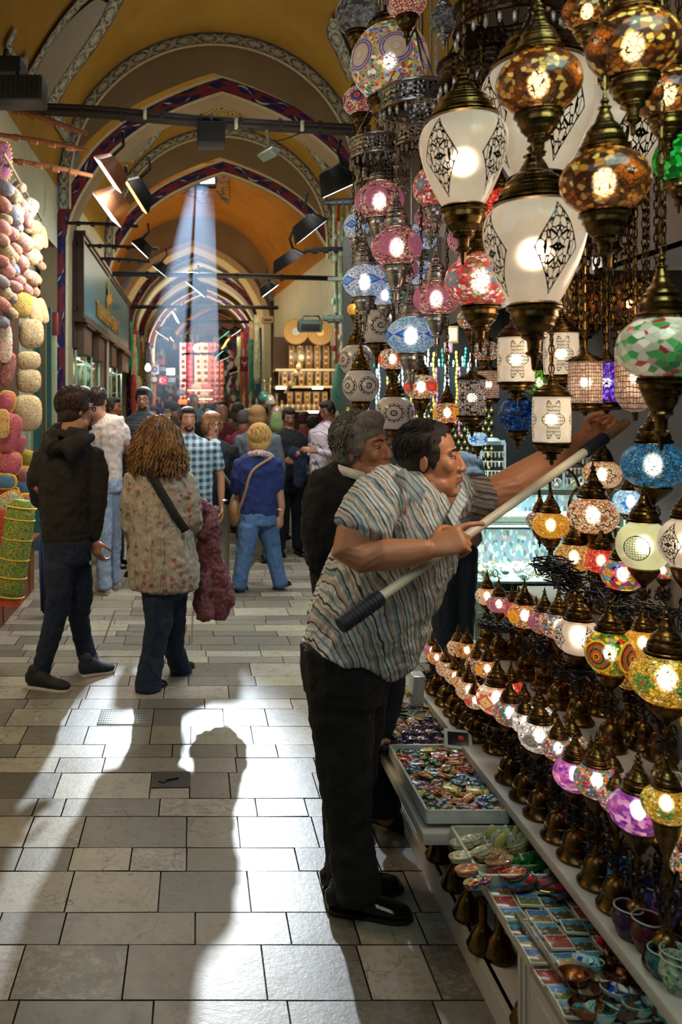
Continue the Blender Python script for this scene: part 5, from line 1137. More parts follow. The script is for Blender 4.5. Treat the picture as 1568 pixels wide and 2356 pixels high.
# ------------------------------------------------ stand, shelves
XA, ZA, XU, ZU, X3, Z3, X4, Z4 = .936, .42, 1.137, .62, 1.36, .85, 1.62, 1.08
def stand():
    g = G('white_painted_board'); v = g.co(scale=(1, .15, 1)); n = g.noise(v, 30, 4, .7); n2 = g.noise(g.co(), 3, 4)
    wp = g.fin(g.bsdf(g.mix(g.m('MULTIPLY', n, .5), '#cfcac2', '#a39c92'), .45, bump=n, bs=.1, bd=.003))
    t = thing('tiered_stand', 'white painted tiered stand carrying the rows of mosaic table lamps', 'display stand')
    Y0, Y1 = .9, 3.5
    def slab(nm, x0, x1, z, th, y0=Y0, y1=Y1):
        bm = B(); bbox(bm, ((x0+x1)/2, (y0+y1)/2, z-th/2), (x1-x0, y1-y0, th), .004); return new(nm, bm, wp, t)
    slab('shelf_board', XA, XU+.02, ZA, .03); slab('shelf_board', XU, X3+.02, ZU, .03); slab('shelf_board', X3, X4+.02, Z3, .03); slab('shelf_board', X4, 2.15, Z4, .03)
    for x, z0, z1 in ((XU+.012, ZA, ZU-.02), (X3+.012, ZU, Z3-.02), (X4+.012, Z3, Z4-.02), (1.08, 0, ZA-.03)):
        bm = B(); box(bm, (x, (Y0+Y1)/2, (z0+z1)/2), (.02, Y1-Y0, z1-z0)); new('riser', bm, wp, t, smooth=False)
    bm = B(); 
    box(bm, (1.6, Y1-.01, .2), (1.1, .02, .4)); new('end_panel', bm, wp, t, smooth=False)
    # lower cabinet with open shelf
    slab('tray_shelf', .78, 1.09, .32, .03, Y0, 2.5); slab('tray_shelf', .68, 1.09, .335, .035, 2.47, 3.42)
    slab('bottom_shelf', .79, 1.09, .09, .03)
    bm = B(); box(bm, (.795, (Y0+Y1)/2, .045), (.02, Y1-Y0, .09)); box(bm, (.789, (Y0+Y1)/2, .07), (.012, Y1-Y0, .02)); new('skirting_board', bm, wp, t, smooth=False)
    for y in (1.98, 1.2, 3.46):
        bm = B(); box(bm, (.80, y, .2), (.03, .07, .23)); box(bm, (.786, y-.015, .2), (.01, .012, .23)); box(bm, (.786, y+.015, .2), (.01, .012, .23)); new('upright', bm, wp, t, smooth=False)
    bm = B(); box(bm, (.786, 1.58, .2), (.012, .7, .22)); box(bm, (.778, 1.58, .2), (.01, .6, .14)); new('panel', bm, wp, t, smooth=False)
    bm = B()
    for i in range(3): ell(bm, (.92+i*.035, 2.467, .318), (.006, .003, .006), 8, 5)
    new('screw_heads', bm, M('#e8e4d8', .4), t)
    # far corner low shelf: wooden cross bar
    bm = B(); bbox(bm, (1.35, 3.7, .12), (.8, .25, .24), .01); tag(new('low_crate', bm, M('#5a4a3a', .8, 0, .3, 12)), 'dark low wooden crate behind the lamp stand', 'crate')
stand()

# ------------------------------------------------ table lamps
def table_lamp(x, y, r, shape, style, lab, X=None, D=None, zs=ZA, bulb=BULB, tilt=0, group=None):
    """globe centre seen at pixel (x, y), radius r px"""
    if D is None: D = X*F/(x-CX)
    c = px(x, y, D); R = r*D/F; Hh = c.z-zs
    t = thing('table_lamp', lab, 'table lamp', (c.x, c.y, zs), rz=rnd.uniform(-.5, .5), group=group)
    if tilt: t.rotation_euler = (0, tilt, 0)
    g_, zb, zt = globe(shape, R, S[style], t, Hh, bulb=bulb, seg=24)
    w = .5; zn = Hh+zb; b = R
    BR = .046; k = zn/.2
    P = [(0, 0), (.96, 0), (1.02, .003), (1.02, .009), (.90, .014), (.80, .022), (.74, .032), (.78, .034), (.78, .039), (.70, .041), (.66, .052), (.56, .064), (.40, .073), (.22, .078), (.2, .082), (.26, .084), (.26, .089), (.13, .092), (.12, .1)]
    Q = [(.12, .092), (.13, .125), (.2, .13), (.2, .137), (.12, .143), (.12, .15), (.26, .158), (.42, .168), (.52, .18)]
    bm = B(); lathe(bm, [(p*BR, q) for p, q in P], 24); new('lamp_base', bm, BRASS, t)
    kk = (zn-.092)/(.18-.092)
    bm = B(); lathe(bm, [(p*BR*(1 if q < .15 else R*1.12/BR), .092+(q-.092)*kk) for p, q in Q]+[(w*1.12*R, zn-.004), (w*1.12*R, zn+.004), (w*R, zn+.008)], 24); new('lamp_stem', bm, BRASS, t)
    if y < 2100:
        bm = B(); pts = [Vector(((.018+.009*math.sin(i*1.7+x))*math.cos(i*1.1), (.018+.009*math.cos(i*2.3))*math.sin(i*1.1), .10+.05*kk*(i % 7)/7)) for i in range(26)]; tube(bm, curve(pts, 3), .0032, 4); new('lamp_cord', bm, M('#0e0c0b', .4), t)
    bm = B(); lathe(bm, [(q, Hh+zt+h) for q, h in cap_prof(R*1.05, w*1.02)], 24); new('lamp_cap', bm, BRASS, t)
    return t
def cords(c, n, s, seed, lab):
    r = random.Random(seed); bm = B()
    for k in range(n):
        pts = [Vector(c)+Vector((r.uniform(-s, s), r.uniform(-s, s)*1.3, r.uniform(0, s*.9))) for _ in range(6)]; tube(bm, curve(pts, 6), .0028, 5)
    bbox(bm, Vector(c)+Vector((0, 0, s*.4)), (.02, .035, .02), .005)
    return tag(new('cord_bundle', bm, M('#120e0c', .4)), lab, 'cords')
def table_lamps():
    cn = {'amber': 'amber mosaic', 'gold': 'gold crackle', 'goldw': 'gold wave mosaic', 'cream': 'cream floral mosaic', 'multi': 'confetti mosaic', 'pink': 'pink disc', 'multired': 'red disc mosaic', 'orangedisc': 'orange disc mosaic', 'fan': 'cream and red fan', 'flowermix': 'mixed flower mosaic',
          'shell': 'clear orange-teal', 'purple': 'pink and purple glass', 'red': 'red beaded', 'frost': 'frosted filigree', 'greenyellow': 'green and yellow striped', 'yellowflower': 'yellow flower', 'frosty': 'pale yellow frosted', 'petal': 'painted petal', 'bluecrackle': 'blue crackle', 'blueflower': 'blue flower mosaic'}
    A = [(993, 1497, 20, 'pink'), (1004, 1513, 21, 'orangedisc'), (1026, 1538, 24, 'cream'), (1046, 1556, 24, 'cream'), (1062, 1570, 22, 'orangedisc'), (1078, 1588, 30, 'cream'), (1092, 1612, 24, 'multired'), (1142, 1608, 46, 'fan'), (1172, 1640, 38, 'flowermix'),
         (1206, 1662, 32, 'shell'), (1240, 1694, 46, 'shell'), (1283, 1722, 36, 'flowermix'), (1322, 1782, 48, 'purple'), (1372, 1796, 50, 'flowermix'), (1418, 1842, 38, 'flowermix'), (1467, 1865, 63, 'purple'), (1532, 1850, 54, 'yellowflower')]
    for i, (x, y, r, s) in enumerate(A):
        table_lamp(x, y, r, 'squash' if i != 15 else 'ball' if 0 else 'squash', s, 'lit %s table lamp, lowest shelf front row, %s from far end' % (cn[s], ORD[i]), X=1.0 if i != 7 else 1.04, group='lit table lamps on lowest lamp shelf', bulb=BULBC if s in ('purple', 'flowermix') else BULB)
    # second row on the lowest shelf: caps and partly seen globes
    for i in range(15):
        D = 3.42-i*.115; X = 1.085; x = CX+X*F/D; y = CY+(H-ZA-(.215 if i % 2 else .19))*F/D
        s = ['cream', 'amber', 'multi', 'orangedisc', 'flowermix', 'red', 'cream', 'shell', 'flowermix', 'multi', 'red', 'flowermix', 'purple', 'yellowflower', 'multi'][i]
        table_lamp(x, y, .045*F/D, 'squash', s, '%s table lamp, lowest shelf back row, %s from far end' % (cn[s], ORD[i]), D=D, group='table lamps on lowest lamp shelf', bulb=BULB if i % 2 else None)
    # third tier etc
    U = [(1120, 1372, 27, 'cream', 1.2), (1147, 1390, 27, 'pink', 1.2), (1178, 1402, 26, 'red', 1.25), (1206, 1416, 38, 'orangedisc', 1.2), (1252, 1432, 36, 'pink', 1.22), (1284, 1440, 40, 'multi', 1.2), (1330, 1465, 54, 'frost', 1.2), (1356, 1480, 34, 'red', 1.3), (1402, 1502, 54, 'greenyellow', 1.2), (1478, 1480, 42, 'gold', 1.3), (1532, 1562, 78, 'yellowflower', 1.22)]
    for i, (x, y, r, s, X) in enumerate(U): table_lamp(x, y, r, 'squash' if s != 'greenyellow' else 'ball', s, '%s table lamp, second shelf, %s from far end' % (cn[s], ORD[i]), X=X, zs=ZU, group='table lamps on second lamp shelf')
    for i in range(10):
        D = 3.35-i*.17; X = 1.31; x = CX+X*F/D; y = CY+(H-ZU-.17)*F/D; s = ['multi', 'amber', 'cream', 'goldw', 'red', 'amber', 'multi', 'greenyellow', 'gold', 'red'][i]
        table_lamp(x, y, .042*F/D, 'squash', s, 'small %s table lamp, second shelf back row, %s from far end' % (cn[s], ORD[i]), D=D, zs=ZU, bulb=None, group='small lamps at back of second shelf')
    T = [(1320, 1282, 42, 'goldw', 1.43, Z3), (1382, 1290, 38, 'red', 1.5, Z3), (1363, 1186, 56, 'cream', 1.5, Z3), (1384, 1092, 43, 'cream', 1.6, Z4), (1450, 1155, 39, 'blueflower', 1.65, Z4), (1480, 1255, 59, 'frosty', 1.45, Z3), (1432, 1322, 48, 'petal', 1.42, Z3), (1502, 1070, 70, 'bluecrackle', 1.64, Z4), (1580, 1250, 62, 'frost', 1.45, Z3), (1524, 1312, 26, 'petal', 1.6, Z3)]
    for i, (x, y, r, s, X, z) in enumerate(T): table_lamp(x, y, r, 'squash' if s not in ('frosty', 'frost') else 'ball', s, '%s table lamp on upper lamp shelves, %s' % (cn[s], ('above the cord tangle', 'behind the petal lamp', 'large one under the pole tip', 'small one below the pole end', 'partly behind bronze caps', 'beside the right edge', 'egg shaped and brightest coloured', 'large one right of the pole', 'at right picture edge', 'low beside petal lamp')[i]), X=X, zs=z)
    # swan neck lamps
    for i, (x, y, r, s, D, lab) in enumerate(((1266, 1208, 40, 'gold', 3.25, 'gold crackle lamp hanging from a curved swan neck arm'), (1241, 1198, 30, 'multi', 3.45, 'dark floral lamp hanging from a swan neck arm behind the gold one'), (1310, 1226, 20, 'pink', 3.3, 'small pink lamp between gold and cream lamps'))):
        t = hang(x, y, r, D, 'squash', s, lab, bulb=BULB if i == 0 else None, top=0, capk=1.1)
        b = B(); R = r*D/F; z = 1.9*R; tube(b, curve([(0, 0, z-.02), (0, .0, z+.06), (.04, .01, z+.11), (.14, .03, z+.10), (.2, .05, z-.02), (.22, .06, -.2), (.2, .08, -.45-.1*(i == 0))], 8), .006, 7); new('swan_neck_arm', b, BRASS, t)
    for i, (x, y, D, n, s) in enumerate(((1275, 1325, 3.0, 16, .07), (1310, 1360, 2.9, 14, .07), (1400, 1395, 2.75, 12, .06), (1180, 1460, 3.1, 10, .05), (1255, 1500, 2.8, 12, .05), (1330, 1560, 2.6, 14, .05), (1120, 1450, 3.2, 8, .04), (1420, 1420, 2.6, 12, .05), (1500, 1420, 2.5, 10, .05), (1030, 1545, 3.3, 8, .03), (1130, 1690, 2.8, 10, .035), (1200, 1760, 2.6, 10, .035), (1290, 1880, 2.35, 10, .035), (1360, 1960, 2.15, 10, .035), (985, 1560, 3.45, 8, .03))):
        c = px(x, y, D); cords(c, n, s, i, 'tangle of black lamp cords between lamps, %s counted from upper middle downwards' % ORD[i])['group'] = 'cord tangles'
table_lamps()
# ------------------------------------------------ goods on the tray shelves
def on(x, y, z):      # point on the horizontal plane z seen at pixel (x, y)
    D = (H-z)*F/(y-CY); return Vector(((x-CX)*D/F, D, z))
def pic_mat(k):
    g = G('printed_picture'); v = g.co('Generated'); x, y, z = g.xyz(v); n = g.noise(g.vm('ADD', v, (k*3.1, k, 0)), 5, 4, .7)
    sky = ('#3a68b0', '#5a8ac0', '#2f7aa8', '#8a3a3a', '#4a86a0')[k % 5]; gr = ('#7a6a48', '#5a6a3a', '#a08a5a', '#8a4a40', '#4a4436')[k % 5]
    c = g.mix(g.m('GREATER_THAN', g.m('ADD', y, g.m('MULTIPLY', n, .5)), .85), gr, sky)
    c = g.mix(g.m('GREATER_THAN', n, .62), c, '#d8d2b8')
    e = g.m('MAXIMUM', g.m('GREATER_THAN', g.m('ABSOLUTE', g.m('SUBTRACT', x, .5)), .46), g.m('GREATER_THAN', g.m('ABSOLUTE', g.m('SUBTRACT', y, .5)), .46))
    return g.fin(g.bsdf(g.mix(e, c, '#dcdcc8'), .15))
def painted(name, cols, scale=9, rough=.15, mode='vor'):
    g = G(name); v = g.co('Generated'); k = g.xyz(g.vor(v, scale, out=1))[0] if mode == 'vor' else g.m('FRACT', g.m('MULTIPLY', g.vor(v, 1.0, rand=0), scale))
    return g.fin(g.bsdf(g.ramp(k, [(i/len(cols), c) for i, c in enumerate(cols)], 'CONSTANT'), rough))
def goods():
    r = random.Random(5); PM = [pic_mat(k) for k in range(5)]; paper = M('#d9dcd6', .4)
    mag = [painted('painted_magnet', c, 5) for c in (['#b02a2a', '#e0d0a0', '#8a2020'], ['#d8b83a', '#2f6a3a', '#e8e0b8'], ['#1f4a7a', '#d8d8c0', '#2a6a8a'], ['#e07a2a', '#8a3a20', '#e8c88a'], ['#2a6a4a', '#c8c090', '#1f3a30'], ['#8a6a4a', '#d8c8a0', '#4a3424'], ['#c8c8b8', '#b03030', '#304a8a'])]
    mn = ['red', 'yellow green', 'blue', 'orange', 'green', 'brown', 'white']
    # white magnet carton
    a = on(905, 1800, .36); zt = .352
    t = thing('cardboard_tray', 'shallow white carton full of souvenir magnets on the far tray shelf', 'tray'); X0, X1, Y0, Y1 = .70, .945, 2.50, 2.98
    bm = B(); box(bm, ((X0+X1)/2, (Y0+Y1)/2, zt+.004), (X1-X0, Y1-Y0, .006)); wm = M('#c8cdc8', .7)
    for c, s in (((X0, (Y0+Y1)/2), (.008, Y1-Y0)), ((X1, (Y0+Y1)/2), (.008, Y1-Y0)), (((X0+X1)/2, Y0), (X1-X0, .008)), (((X0+X1)/2, Y1), (X1-X0, .008))): box(bm, (c[0], c[1], zt+.02), (s[0], s[1], .04))
    new('carton', bm, wm, t, smooth=False)
    protos = []
    for k in range(7):
        bm = B()
        if k in (0, 1, 6): bbox(bm, (0, 0, 0), (.055, .04, .010), .004)
        elif k in (2, 5): ell(bm, (0, 0, 0), (.028, .02, .010), 14, 8)
        elif k == 3: loft(bm, [(Vector((-.03, 0, 0)), .004, .004), (Vector((-.01, 0, 0)), .012, .008), (Vector((.012, .004, 0)), .013, .008), (Vector((.03, .012, .002)), .004, .004)], 10, up=Vector((0, 1, 0)))
        else: ell(bm, (0, 0, .003), (.022, .022, .014), 14, 8); bbox(bm, (0, 0, -.006), (.05, .03, .006), .002)
        o = new('souvenir_magnet', bm, mag[k]); b = B(); bbox(b, (0, 0, -.0085), (.03, .02, .003), .001); new('magnet_back', b, M('#1a1a1a', .5), o); protos.append(o)
    used = set(); cnt = 0
    for i in range(9):
        for j in range(7):
            k = r.randrange(7); o = protos[k] if k not in used else copy_tree(protos[k]); used.add(k)
            o.location = (X0+.03+j*.031+r.uniform(-.006, .006), Y0+.035+i*.05+r.uniform(-.01, .01), zt+.022+.010*((i+j) % 2)+r.uniform(0, .006)); o.rotation_euler = (r.uniform(-.25, .35), r.uniform(-.3, .3), r.uniform(-.6, .6))
            tag(o, '%s souvenir magnet in white carton, %s row, %s from aisle' % (mn[k], ORD[i], ORD[j]), 'magnet', 'souvenir magnets in carton')
    for o in protos:
        if protos.index(o) not in used: bpy.data.objects.remove(o)
    # domes and shells behind the carton
    dm = [painted('dark_blue_glazed', ['#10183a', '#1a2450', '#2c3a6a', '#5a3a3a'], 4), painted('brown_glazed', ['#4a2424', '#7a4a3a', '#2a2a3a', '#a88a6a'], 4), painted('cream_glazed', ['#b8a080', '#8a5a3a', '#c8b898'], 4)]
    for i in range(9):
        for j in range(6):
            p = Vector((.70+j*.05+r.uniform(-.01, .01), 3.01+i*.033, .352)); k = (i*2+j) % 5; k = 0 if k > 2 else k; bm = B()
            lathe(bm, [(.030, 0), (.028, .010), (.020, .020), (.010, .026), (0, .028)], 16); lathe(bm, [(.032, .0), (.034, .003), (.030, .005)], 16)
            o = new('ceramic_bowl', bm, dm[k], loc=p+Vector((0, 0, .003+.008*(i % 2))), rot=(r.uniform(-.5, .2), r.uniform(-.5, .5), 0))
            tag(o, 'small upturned %s glazed bowl behind carton, %s row, %s from aisle' % (('dark blue', 'brown', 'cream')[k], ORD[i], ORD[j]), 'bowl', 'small glazed bowls on tray shelf')
    for i in range(30):
        p = Vector((.71+.27*r.random(), 3.28+.12*r.random(), .356+i*.0016)); bm = B(); bbox(bm, (0, 0, 0), (.10, .075, .0012), .0005)
        o = new('postcard', bm, [PM[i % 5]], loc=p, rot=(r.uniform(-.1, .1), r.uniform(-.1, .1), r.uniform(-1, 1))); tag(o, 'glossy postcard in loose pile at far end of tray shelf, %s from the bottom' % ORD[i], 'postcard', 'loose postcards')
    bm = B(); bbox(bm, (0, 0, 0), (.05, .05, .13), .004, (.2, 0, .1)); tag(new('wrapped_card_stack', bm, M('#c8d4dc', .15), loc=(.90, 3.37, .46)), 'clear wrapped stack of cards standing behind man\'s leg', 'card stack')
    for i, (dx, dy, c) in enumerate(((0, 0, '#1a8ac0'), (.03, .01, '#c03a2a'), (-.02, -.02, '#2a9a5a'), (.05, .0, '#e0c040'), (.015, -.03, '#1a4aa0'))):
        bm = B(); tube(bm, curve([(-.04, 0, 0), (-.02, .02, .02), (0, -.01, .03), (.02, .02, .015), (.04, 0, 0)], 5), .011, 8); tag(new('glossy_ribbon', bm, M(c, .15), loc=(.78+dx, 3.36+dy, .43), rot=(0, 0, i*1.2)), '%s glossy twisted ornament on postcards at far end' % ('blue', 'red', 'green', 'yellow', 'navy')[i], 'ornament')
    # little frame with red flower
    o = thing('picture_frame', 'small white framed picture with red flower leaning on the lamp shelf edge', 'picture frame', (.93, 2.93, .43), rz=-.3); o.rotation_euler = (-.9, 0, -.25)
    bm = B(); bbox(bm, (0, 0, 0), (.095, .008, .075), .002); new('frame_border', bm, M('#c8d8d0', .4), o); bm = B(); bbox(bm, (0, -.005, 0), (.07, .003, .05), .0008); new('dark_picture', bm, M('#120c0e', .3), o); bm = B(); ell(bm, (.01, -.008, .002), (.011, .003, .01), 10, 7); new('red_flower', bm, M('#d03a3a', .5), o)
    # mixed bits right of carton
    for i in range(26):
        k = r.randrange(7); bm = B(); ell(bm, (0, 0, 0), (.02, .013, .012), 12, 8); ell(bm, (.012, 0, .008), (.009, .009, .009), 8, 6)
        o = new('figurine_magnet', bm, mag[k], loc=(.965+.04*r.random(), 2.5+i*.018, .368+.01*r.random()), rot=(r.uniform(-1, 1), r.uniform(-1, 1), r.uniform(-2, 2))); tag(o, 'small %s figurine heaped between carton and lamp shelf, %s from near end' % (mn[k], ORD[i]), 'figurine', 'figurines beside carton')
    # plate tray
    t = thing('divided_tray', 'white divided tray of oval painted plates', 'tray'); X0, X1, Y0, Y1, z = .765, .985, 2.215, 2.47, .322
    bm = B(); box(bm, ((X0+X1)/2, (Y0+Y1)/2, z+.004), (X1-X0, Y1-Y0, .006)); cm = M('#c4ccb4', .5)
    for c, s in (((X0, (Y0+Y1)/2), (.008, Y1-Y0)), ((X1, (Y0+Y1)/2), (.008, Y1-Y0)), (((X0+X1)/2, Y0), (X1-X0, .008)), (((X0+X1)/2, Y1), (X1-X0, .008))): box(bm, (c[0], c[1], z+.018), (s[0], s[1], .036))
    new('tray_frame', bm, cm, t, smooth=False)
    for c, s in (((X0+.08, (Y0+Y1)/2), (.004, Y1-Y0)), ((X0+.15, (Y0+Y1)/2), (.004, Y1-Y0))): b = B(); box(b, (c[0], c[1], z+.014), (s[0], s[1], .024)); new('divider', b, cm, t, smooth=False)
    for k in range(3): b = B(); box(b, ((X0+X1)/2, Y0+.065*(k+1), z+.014), (X1-X0, .004, .024)); new('divider', b, cm, t, smooth=False)
    pm = [painted('painted_plate', c, s) for c, s in ((['#9ac0b0', '#d8c8a0', '#b08a6a', '#c8d8c0'], 5), (['#b89a70', '#8a6a48', '#c8b088'], 12), (['#1a5a5a', '#2a7a6a', '#1a4a8a', '#8a3a3a'], 4), (['#9a2a3a', '#d8a06a', '#b84a3a'], 9), (['#2a3a8a', '#e0c040', '#c83a2a', '#8ab0c0'], 6), (['#1a6a2a', '#2a8a3a', '#145a30'], 5), (['#c8906a', '#e0b88a', '#b8704a'], 4))]
    pn = ['pale floral', 'tan patterned', 'teal', 'red floral', 'blue and yellow', 'bright green', 'terracotta boat shaped']
    PL = [(1065, 1948, .036, 0, 0), (1085, 1940, .036, 0, .3), (1062, 1980, .034, 0, 0), (1110, 1965, .034, 0, .6), (1125, 1975, .038, 1, .2), (1150, 1990, .038, 1, .1), (1190, 1958, .040, 1, .5), (1200, 1948, .040, 0, .6), (1075, 2010, .032, 6, 0), (1150, 2000, .034, 3, .4), (1100, 2040, .036, 4, .2), (1180, 2020, .036, 3, .1), (1205, 1985, .038, 5, .5), (1235, 1995, .04, 5, .4), (1200, 2040, .042, 2, .2), (1255, 2025, .038, 4, .7), (1265, 2040, .036, 2, .7), (1300, 2060, .034, 2, .5)]
    for i, (x, y, R, k, ti) in enumerate(PL):
        zz = z+.018+.004*(i % 3); p = on(x, y, zz); p.x = min(p.x, 1.0); bm = B(); lathe(bm, [(0, .003), (R*.5, .003), (R*.8, .007), (R, .016), (R*1.02, .014), (R*.82, .0), (R*.5, -.004), (0, -.004)], 22)
        o = new('painted_plate', bm, pm[k], loc=p, rot=(-ti*.5-.15, -ti*.3, .4), scale=(1.15, .78, 1)); tag(o, '%s small oval plate, %s from far aisle corner of tray' % (pn[k], ORD[i]), 'plate', 'oval plates in divided tray')
    for i in range(9):
        p = on(1128+i*10, 1925+(i % 3)*9, z+.03); bm = B(); loft(bm, [(Vector((0, 0, -.03)), .010, .006), (Vector((0, .004, .01)), .016, .008), (Vector((.004, .008, .03)), .008, .005)], 10)
        tag(new('ceramic_spoon', bm, pm[0] if i % 2 else M('#c8c878', .3), loc=p, rot=(.3, .3*math.sin(i), 0)), 'small upright ceramic spoon rest behind the plates, %s from the aisle' % ORD[i], 'spoon rest', 'ceramic spoon rests')
    # slippers (red with pompom)
    for i, (x, y) in enumerate(((1268, 2040), (1435, 2182))):
        p = on(x, y, .35); o = thing('miniature_slipper', ('red and gold miniature slipper with pompom beside the plates', 'red and gold miniature slipper with pompom beside the tiles')[i], 'slipper', p, rz=-.3)
        bm = B(); loft(bm, [(Vector((-.045, 0, 0)), .006, .006), (Vector((-.025, 0, .002)), .018, .013), (Vector((.02, 0, .002)), .02, .014), (Vector((.06, 0, 0)), .012, .008)], 14, up=Vector((0, 1, 0))); new('slipper_body', bm, M('#8a1a24', .5), o)
        bm = B(); loft(bm, [(Vector((-.03, 0, -.006)), .020, .005), (Vector((.055, 0, -.006)), .017, .005)], 14, up=Vector((0, 1, 0))); new('gold_rim', bm, M('#b8942a', .3, .7), o); bm = B(); ell(bm, (-.05, 0, .008), (.011, .011, .011), 10, 7); new('pompom', bm, M('#d01818', .8), o)
    # tiles
    n = 0
    for i in range(9):
        for j in range(4):
            y = Y_ = 2.19-i*.055; x = .80+j*.062+r.uniform(-.004, .004)
            o = None; bm = B(); bbox(bm, (0, 0, 0), (.056, .050, .007), .0012)
            o = new('souvenir_tile', bm, PM[(i*3+j*2+i*j) % 5], loc=(x, y+r.uniform(-.004, .004), .3275+.0045*((i+j) % 3)), rot=(0, 0, r.uniform(-.12, .12)))
            tag(o, 'glossy picture tile, %s row from the plates, %s from aisle' % (ORD[i], ORD[j]), 'tile', 'picture tiles on tray shelf')
    bm = B(); p, q = on(1188, 2102, .345), on(1292, 2250, .345); tube(bm, [p, q], .006, 6); tag(new('divider_stick', bm, M('#7a6a58', .6)), 'thin wooden divider stick lying across the picture tiles', 'stick')
    # copper bowls
    cm = [COPP, M('#6a5240', .35, .7), painted('enamel_bowl', ['#d8e0e0', '#2a4ab0', '#e0e8e8'], 3), M('#8a8a78', .3, .6), painted('enamel_bowl', ['#2ab0b0', '#b8e0d8'], 3)]
    bn = ['copper', 'dark bronze', 'blue and white enamelled', 'grey metal', 'turquoise enamelled']
    BL = [(1322, 2262, .034, 0), (1375, 2268, .028, 1), (1420, 2262, .030, 0), (1450, 2226, .042, 1), (1345, 2296, .032, 1), (1412, 2298, .028, 2), (1452, 2296, .026, 3), (1480, 2275, .036, 1), (1500, 2300, .034, 1), (1350, 2335, .034, 0), (1385, 2345, .028, 4), (1425, 2335, .034, 1), (1470, 2330, .03, 4), (1515, 2330, .034, 1), (1340, 2228, .022, 2), (1368, 2236, .022, 4), (1400, 2232, .02, 0), (1545, 2350, .034, 4)]
    for i, (x, y, R, k) in enumerate(BL):
        p = on(x, y, .335); bm = B(); lathe(bm, [(0, 0), (R*.5, .001), (R*.85, .010), (R, .022), (R*1.06, .022), (R*.92, .008), (R*.55, -.004), (0, -.005)], 24, rib=.015 if k == 1 else 0, ribn=12)
        o = new('small_bowl', bm, cm[k], loc=p, rot=(-.15, .1*(i % 3-1), 0)); tag(o, '%s small dish, %s in the heap from the tiles' % (bn[k], ORD[i]), 'dish', 'small dishes at near end')
    # candle jars on the lamp shelf
    J = [(1516, 1960, .044, 'red', 0), (1440, 2030, .044, 'blueglitter', 0), (1503, 2072, .044, 'blueviolet', 0), (1560, 1975, .044, 'greyw', 0), (1446, 2120, .036, 'darkpurple', 0), (1490, 2150, .038, 'maroon', 0), (1548, 2110, .044, 'lilac', 0), (1556, 2165, .034, 'greenm', 0), (1520, 2215, .03, 'teal', 0), (1555, 2225, .036, 'greenm', 0)]
    jm = {'red': ['#d01c1c', '#e03a30', '#b81818'], 'blueglitter': ['#2a70b8', '#4a90d0', '#1c5a9a'], 'blueviolet': ['#2a60b0', '#6a50b8', '#3a80c8'], 'greyw': ['#c8c0b0', '#a8a098', '#8a3a3a'], 'darkpurple': ['#2a1c3a', '#3a2850'], 'maroon': ['#4a1420', '#5a1a28'], 'lilac': ['#9a6ab0', '#7a5aa0', '#b88ac8'], 'greenm': ['#b8d0a8', '#8aa888', '#d0dcc0', '#5a7a60'], 'teal': ['#2a6a78', '#1a4a60']}
    jn = ['red candle jar with glowing inside', 'blue glitter candle jar', 'blue and violet candle jar', 'grey mosaic candle jar at right edge', 'dark purple jar under blue one', 'dark red jar under violet one', 'lilac candle jar with leaf motif', 'pale green mosaic jar, upper one', 'teal jar between the green ones', 'pale green mosaic jar, lower one']
    for i, (x, y, R, k, _) in enumerate(J):
        z = ZA if i not in (4, 5, 8, 9) else ZA; hz = R*1.9; c = px(x, y, 1.0); D = (H-(z+hz*.5))*F/(y-CY) if i != 7 else (H-(z+.1))*F/(y-CY)
        p = Vector(((x-CX)*D/F, D, z if i != 7 else z)); 
        o = thing('candle_jar', jn[i]+' on lowest lamp shelf', 'candle jar', p); bm = B()
        lathe(bm, [(0, .004), (R*.62, 0), (R*.78, .02*hz/.08), (R, hz*.5), (R*.95, hz*.78), (R*.78, hz*.9), (R*.86, hz), (R*.80, hz*1.0), (R*.72, hz*.9), (R*.88, hz*.5), (R*.6, .012), (0, .012)], 24); g = painted('jar_'+k, jm[k], 11, .25); new('jar_glass', bm, g, o)
        bm = B(); lathe(bm, [(R*.84, hz*.97), (R*.9, hz), (R*.84, hz*1.03), (R*.8, hz)], 24, rib=.02, ribn=20); new('beaded_rim', bm, M('#c8a8c0' if i in (2, 6) else '#b8b8b0', .4), o)
        if i == 0: bm = B(); ell(bm, (0, 0, hz*.6), (R*.5, R*.5, .01), 14, 6); new('glowing_wax', bm, glow('#ff3a18', 2.0), o)
    # mosaic candle bowl on second shelf, purple disc lamp
    p = px(1556, 1665, 1.95); o = thing('mosaic_bowl', 'cream mirrored mosaic bowl with yellow inside at right edge', 'bowl', p); R = .05; bm = B(); lathe(bm, [(0, -.05), (R*.5, -.048), (R*.95, -.02), (R, 0), (R*.85, .04), (R*.95, .045), (R*.8, .045), (R*.7, .02), (0, -.03)], 26); new('bowl_glass', bm, painted('mirror_mosaic', ['#c8b8a0', '#e8e0d0', '#8a7a68', '#b0a088'], 9), o); bm = B(); lathe(bm, [(R*.86, .042), (R*.98, .046), (R*.86, .05)], 26, rib=.03, ribn=26); new('beaded_rim', bm, M('#c8b060', .4), o)
    o.location.z = .64+.05
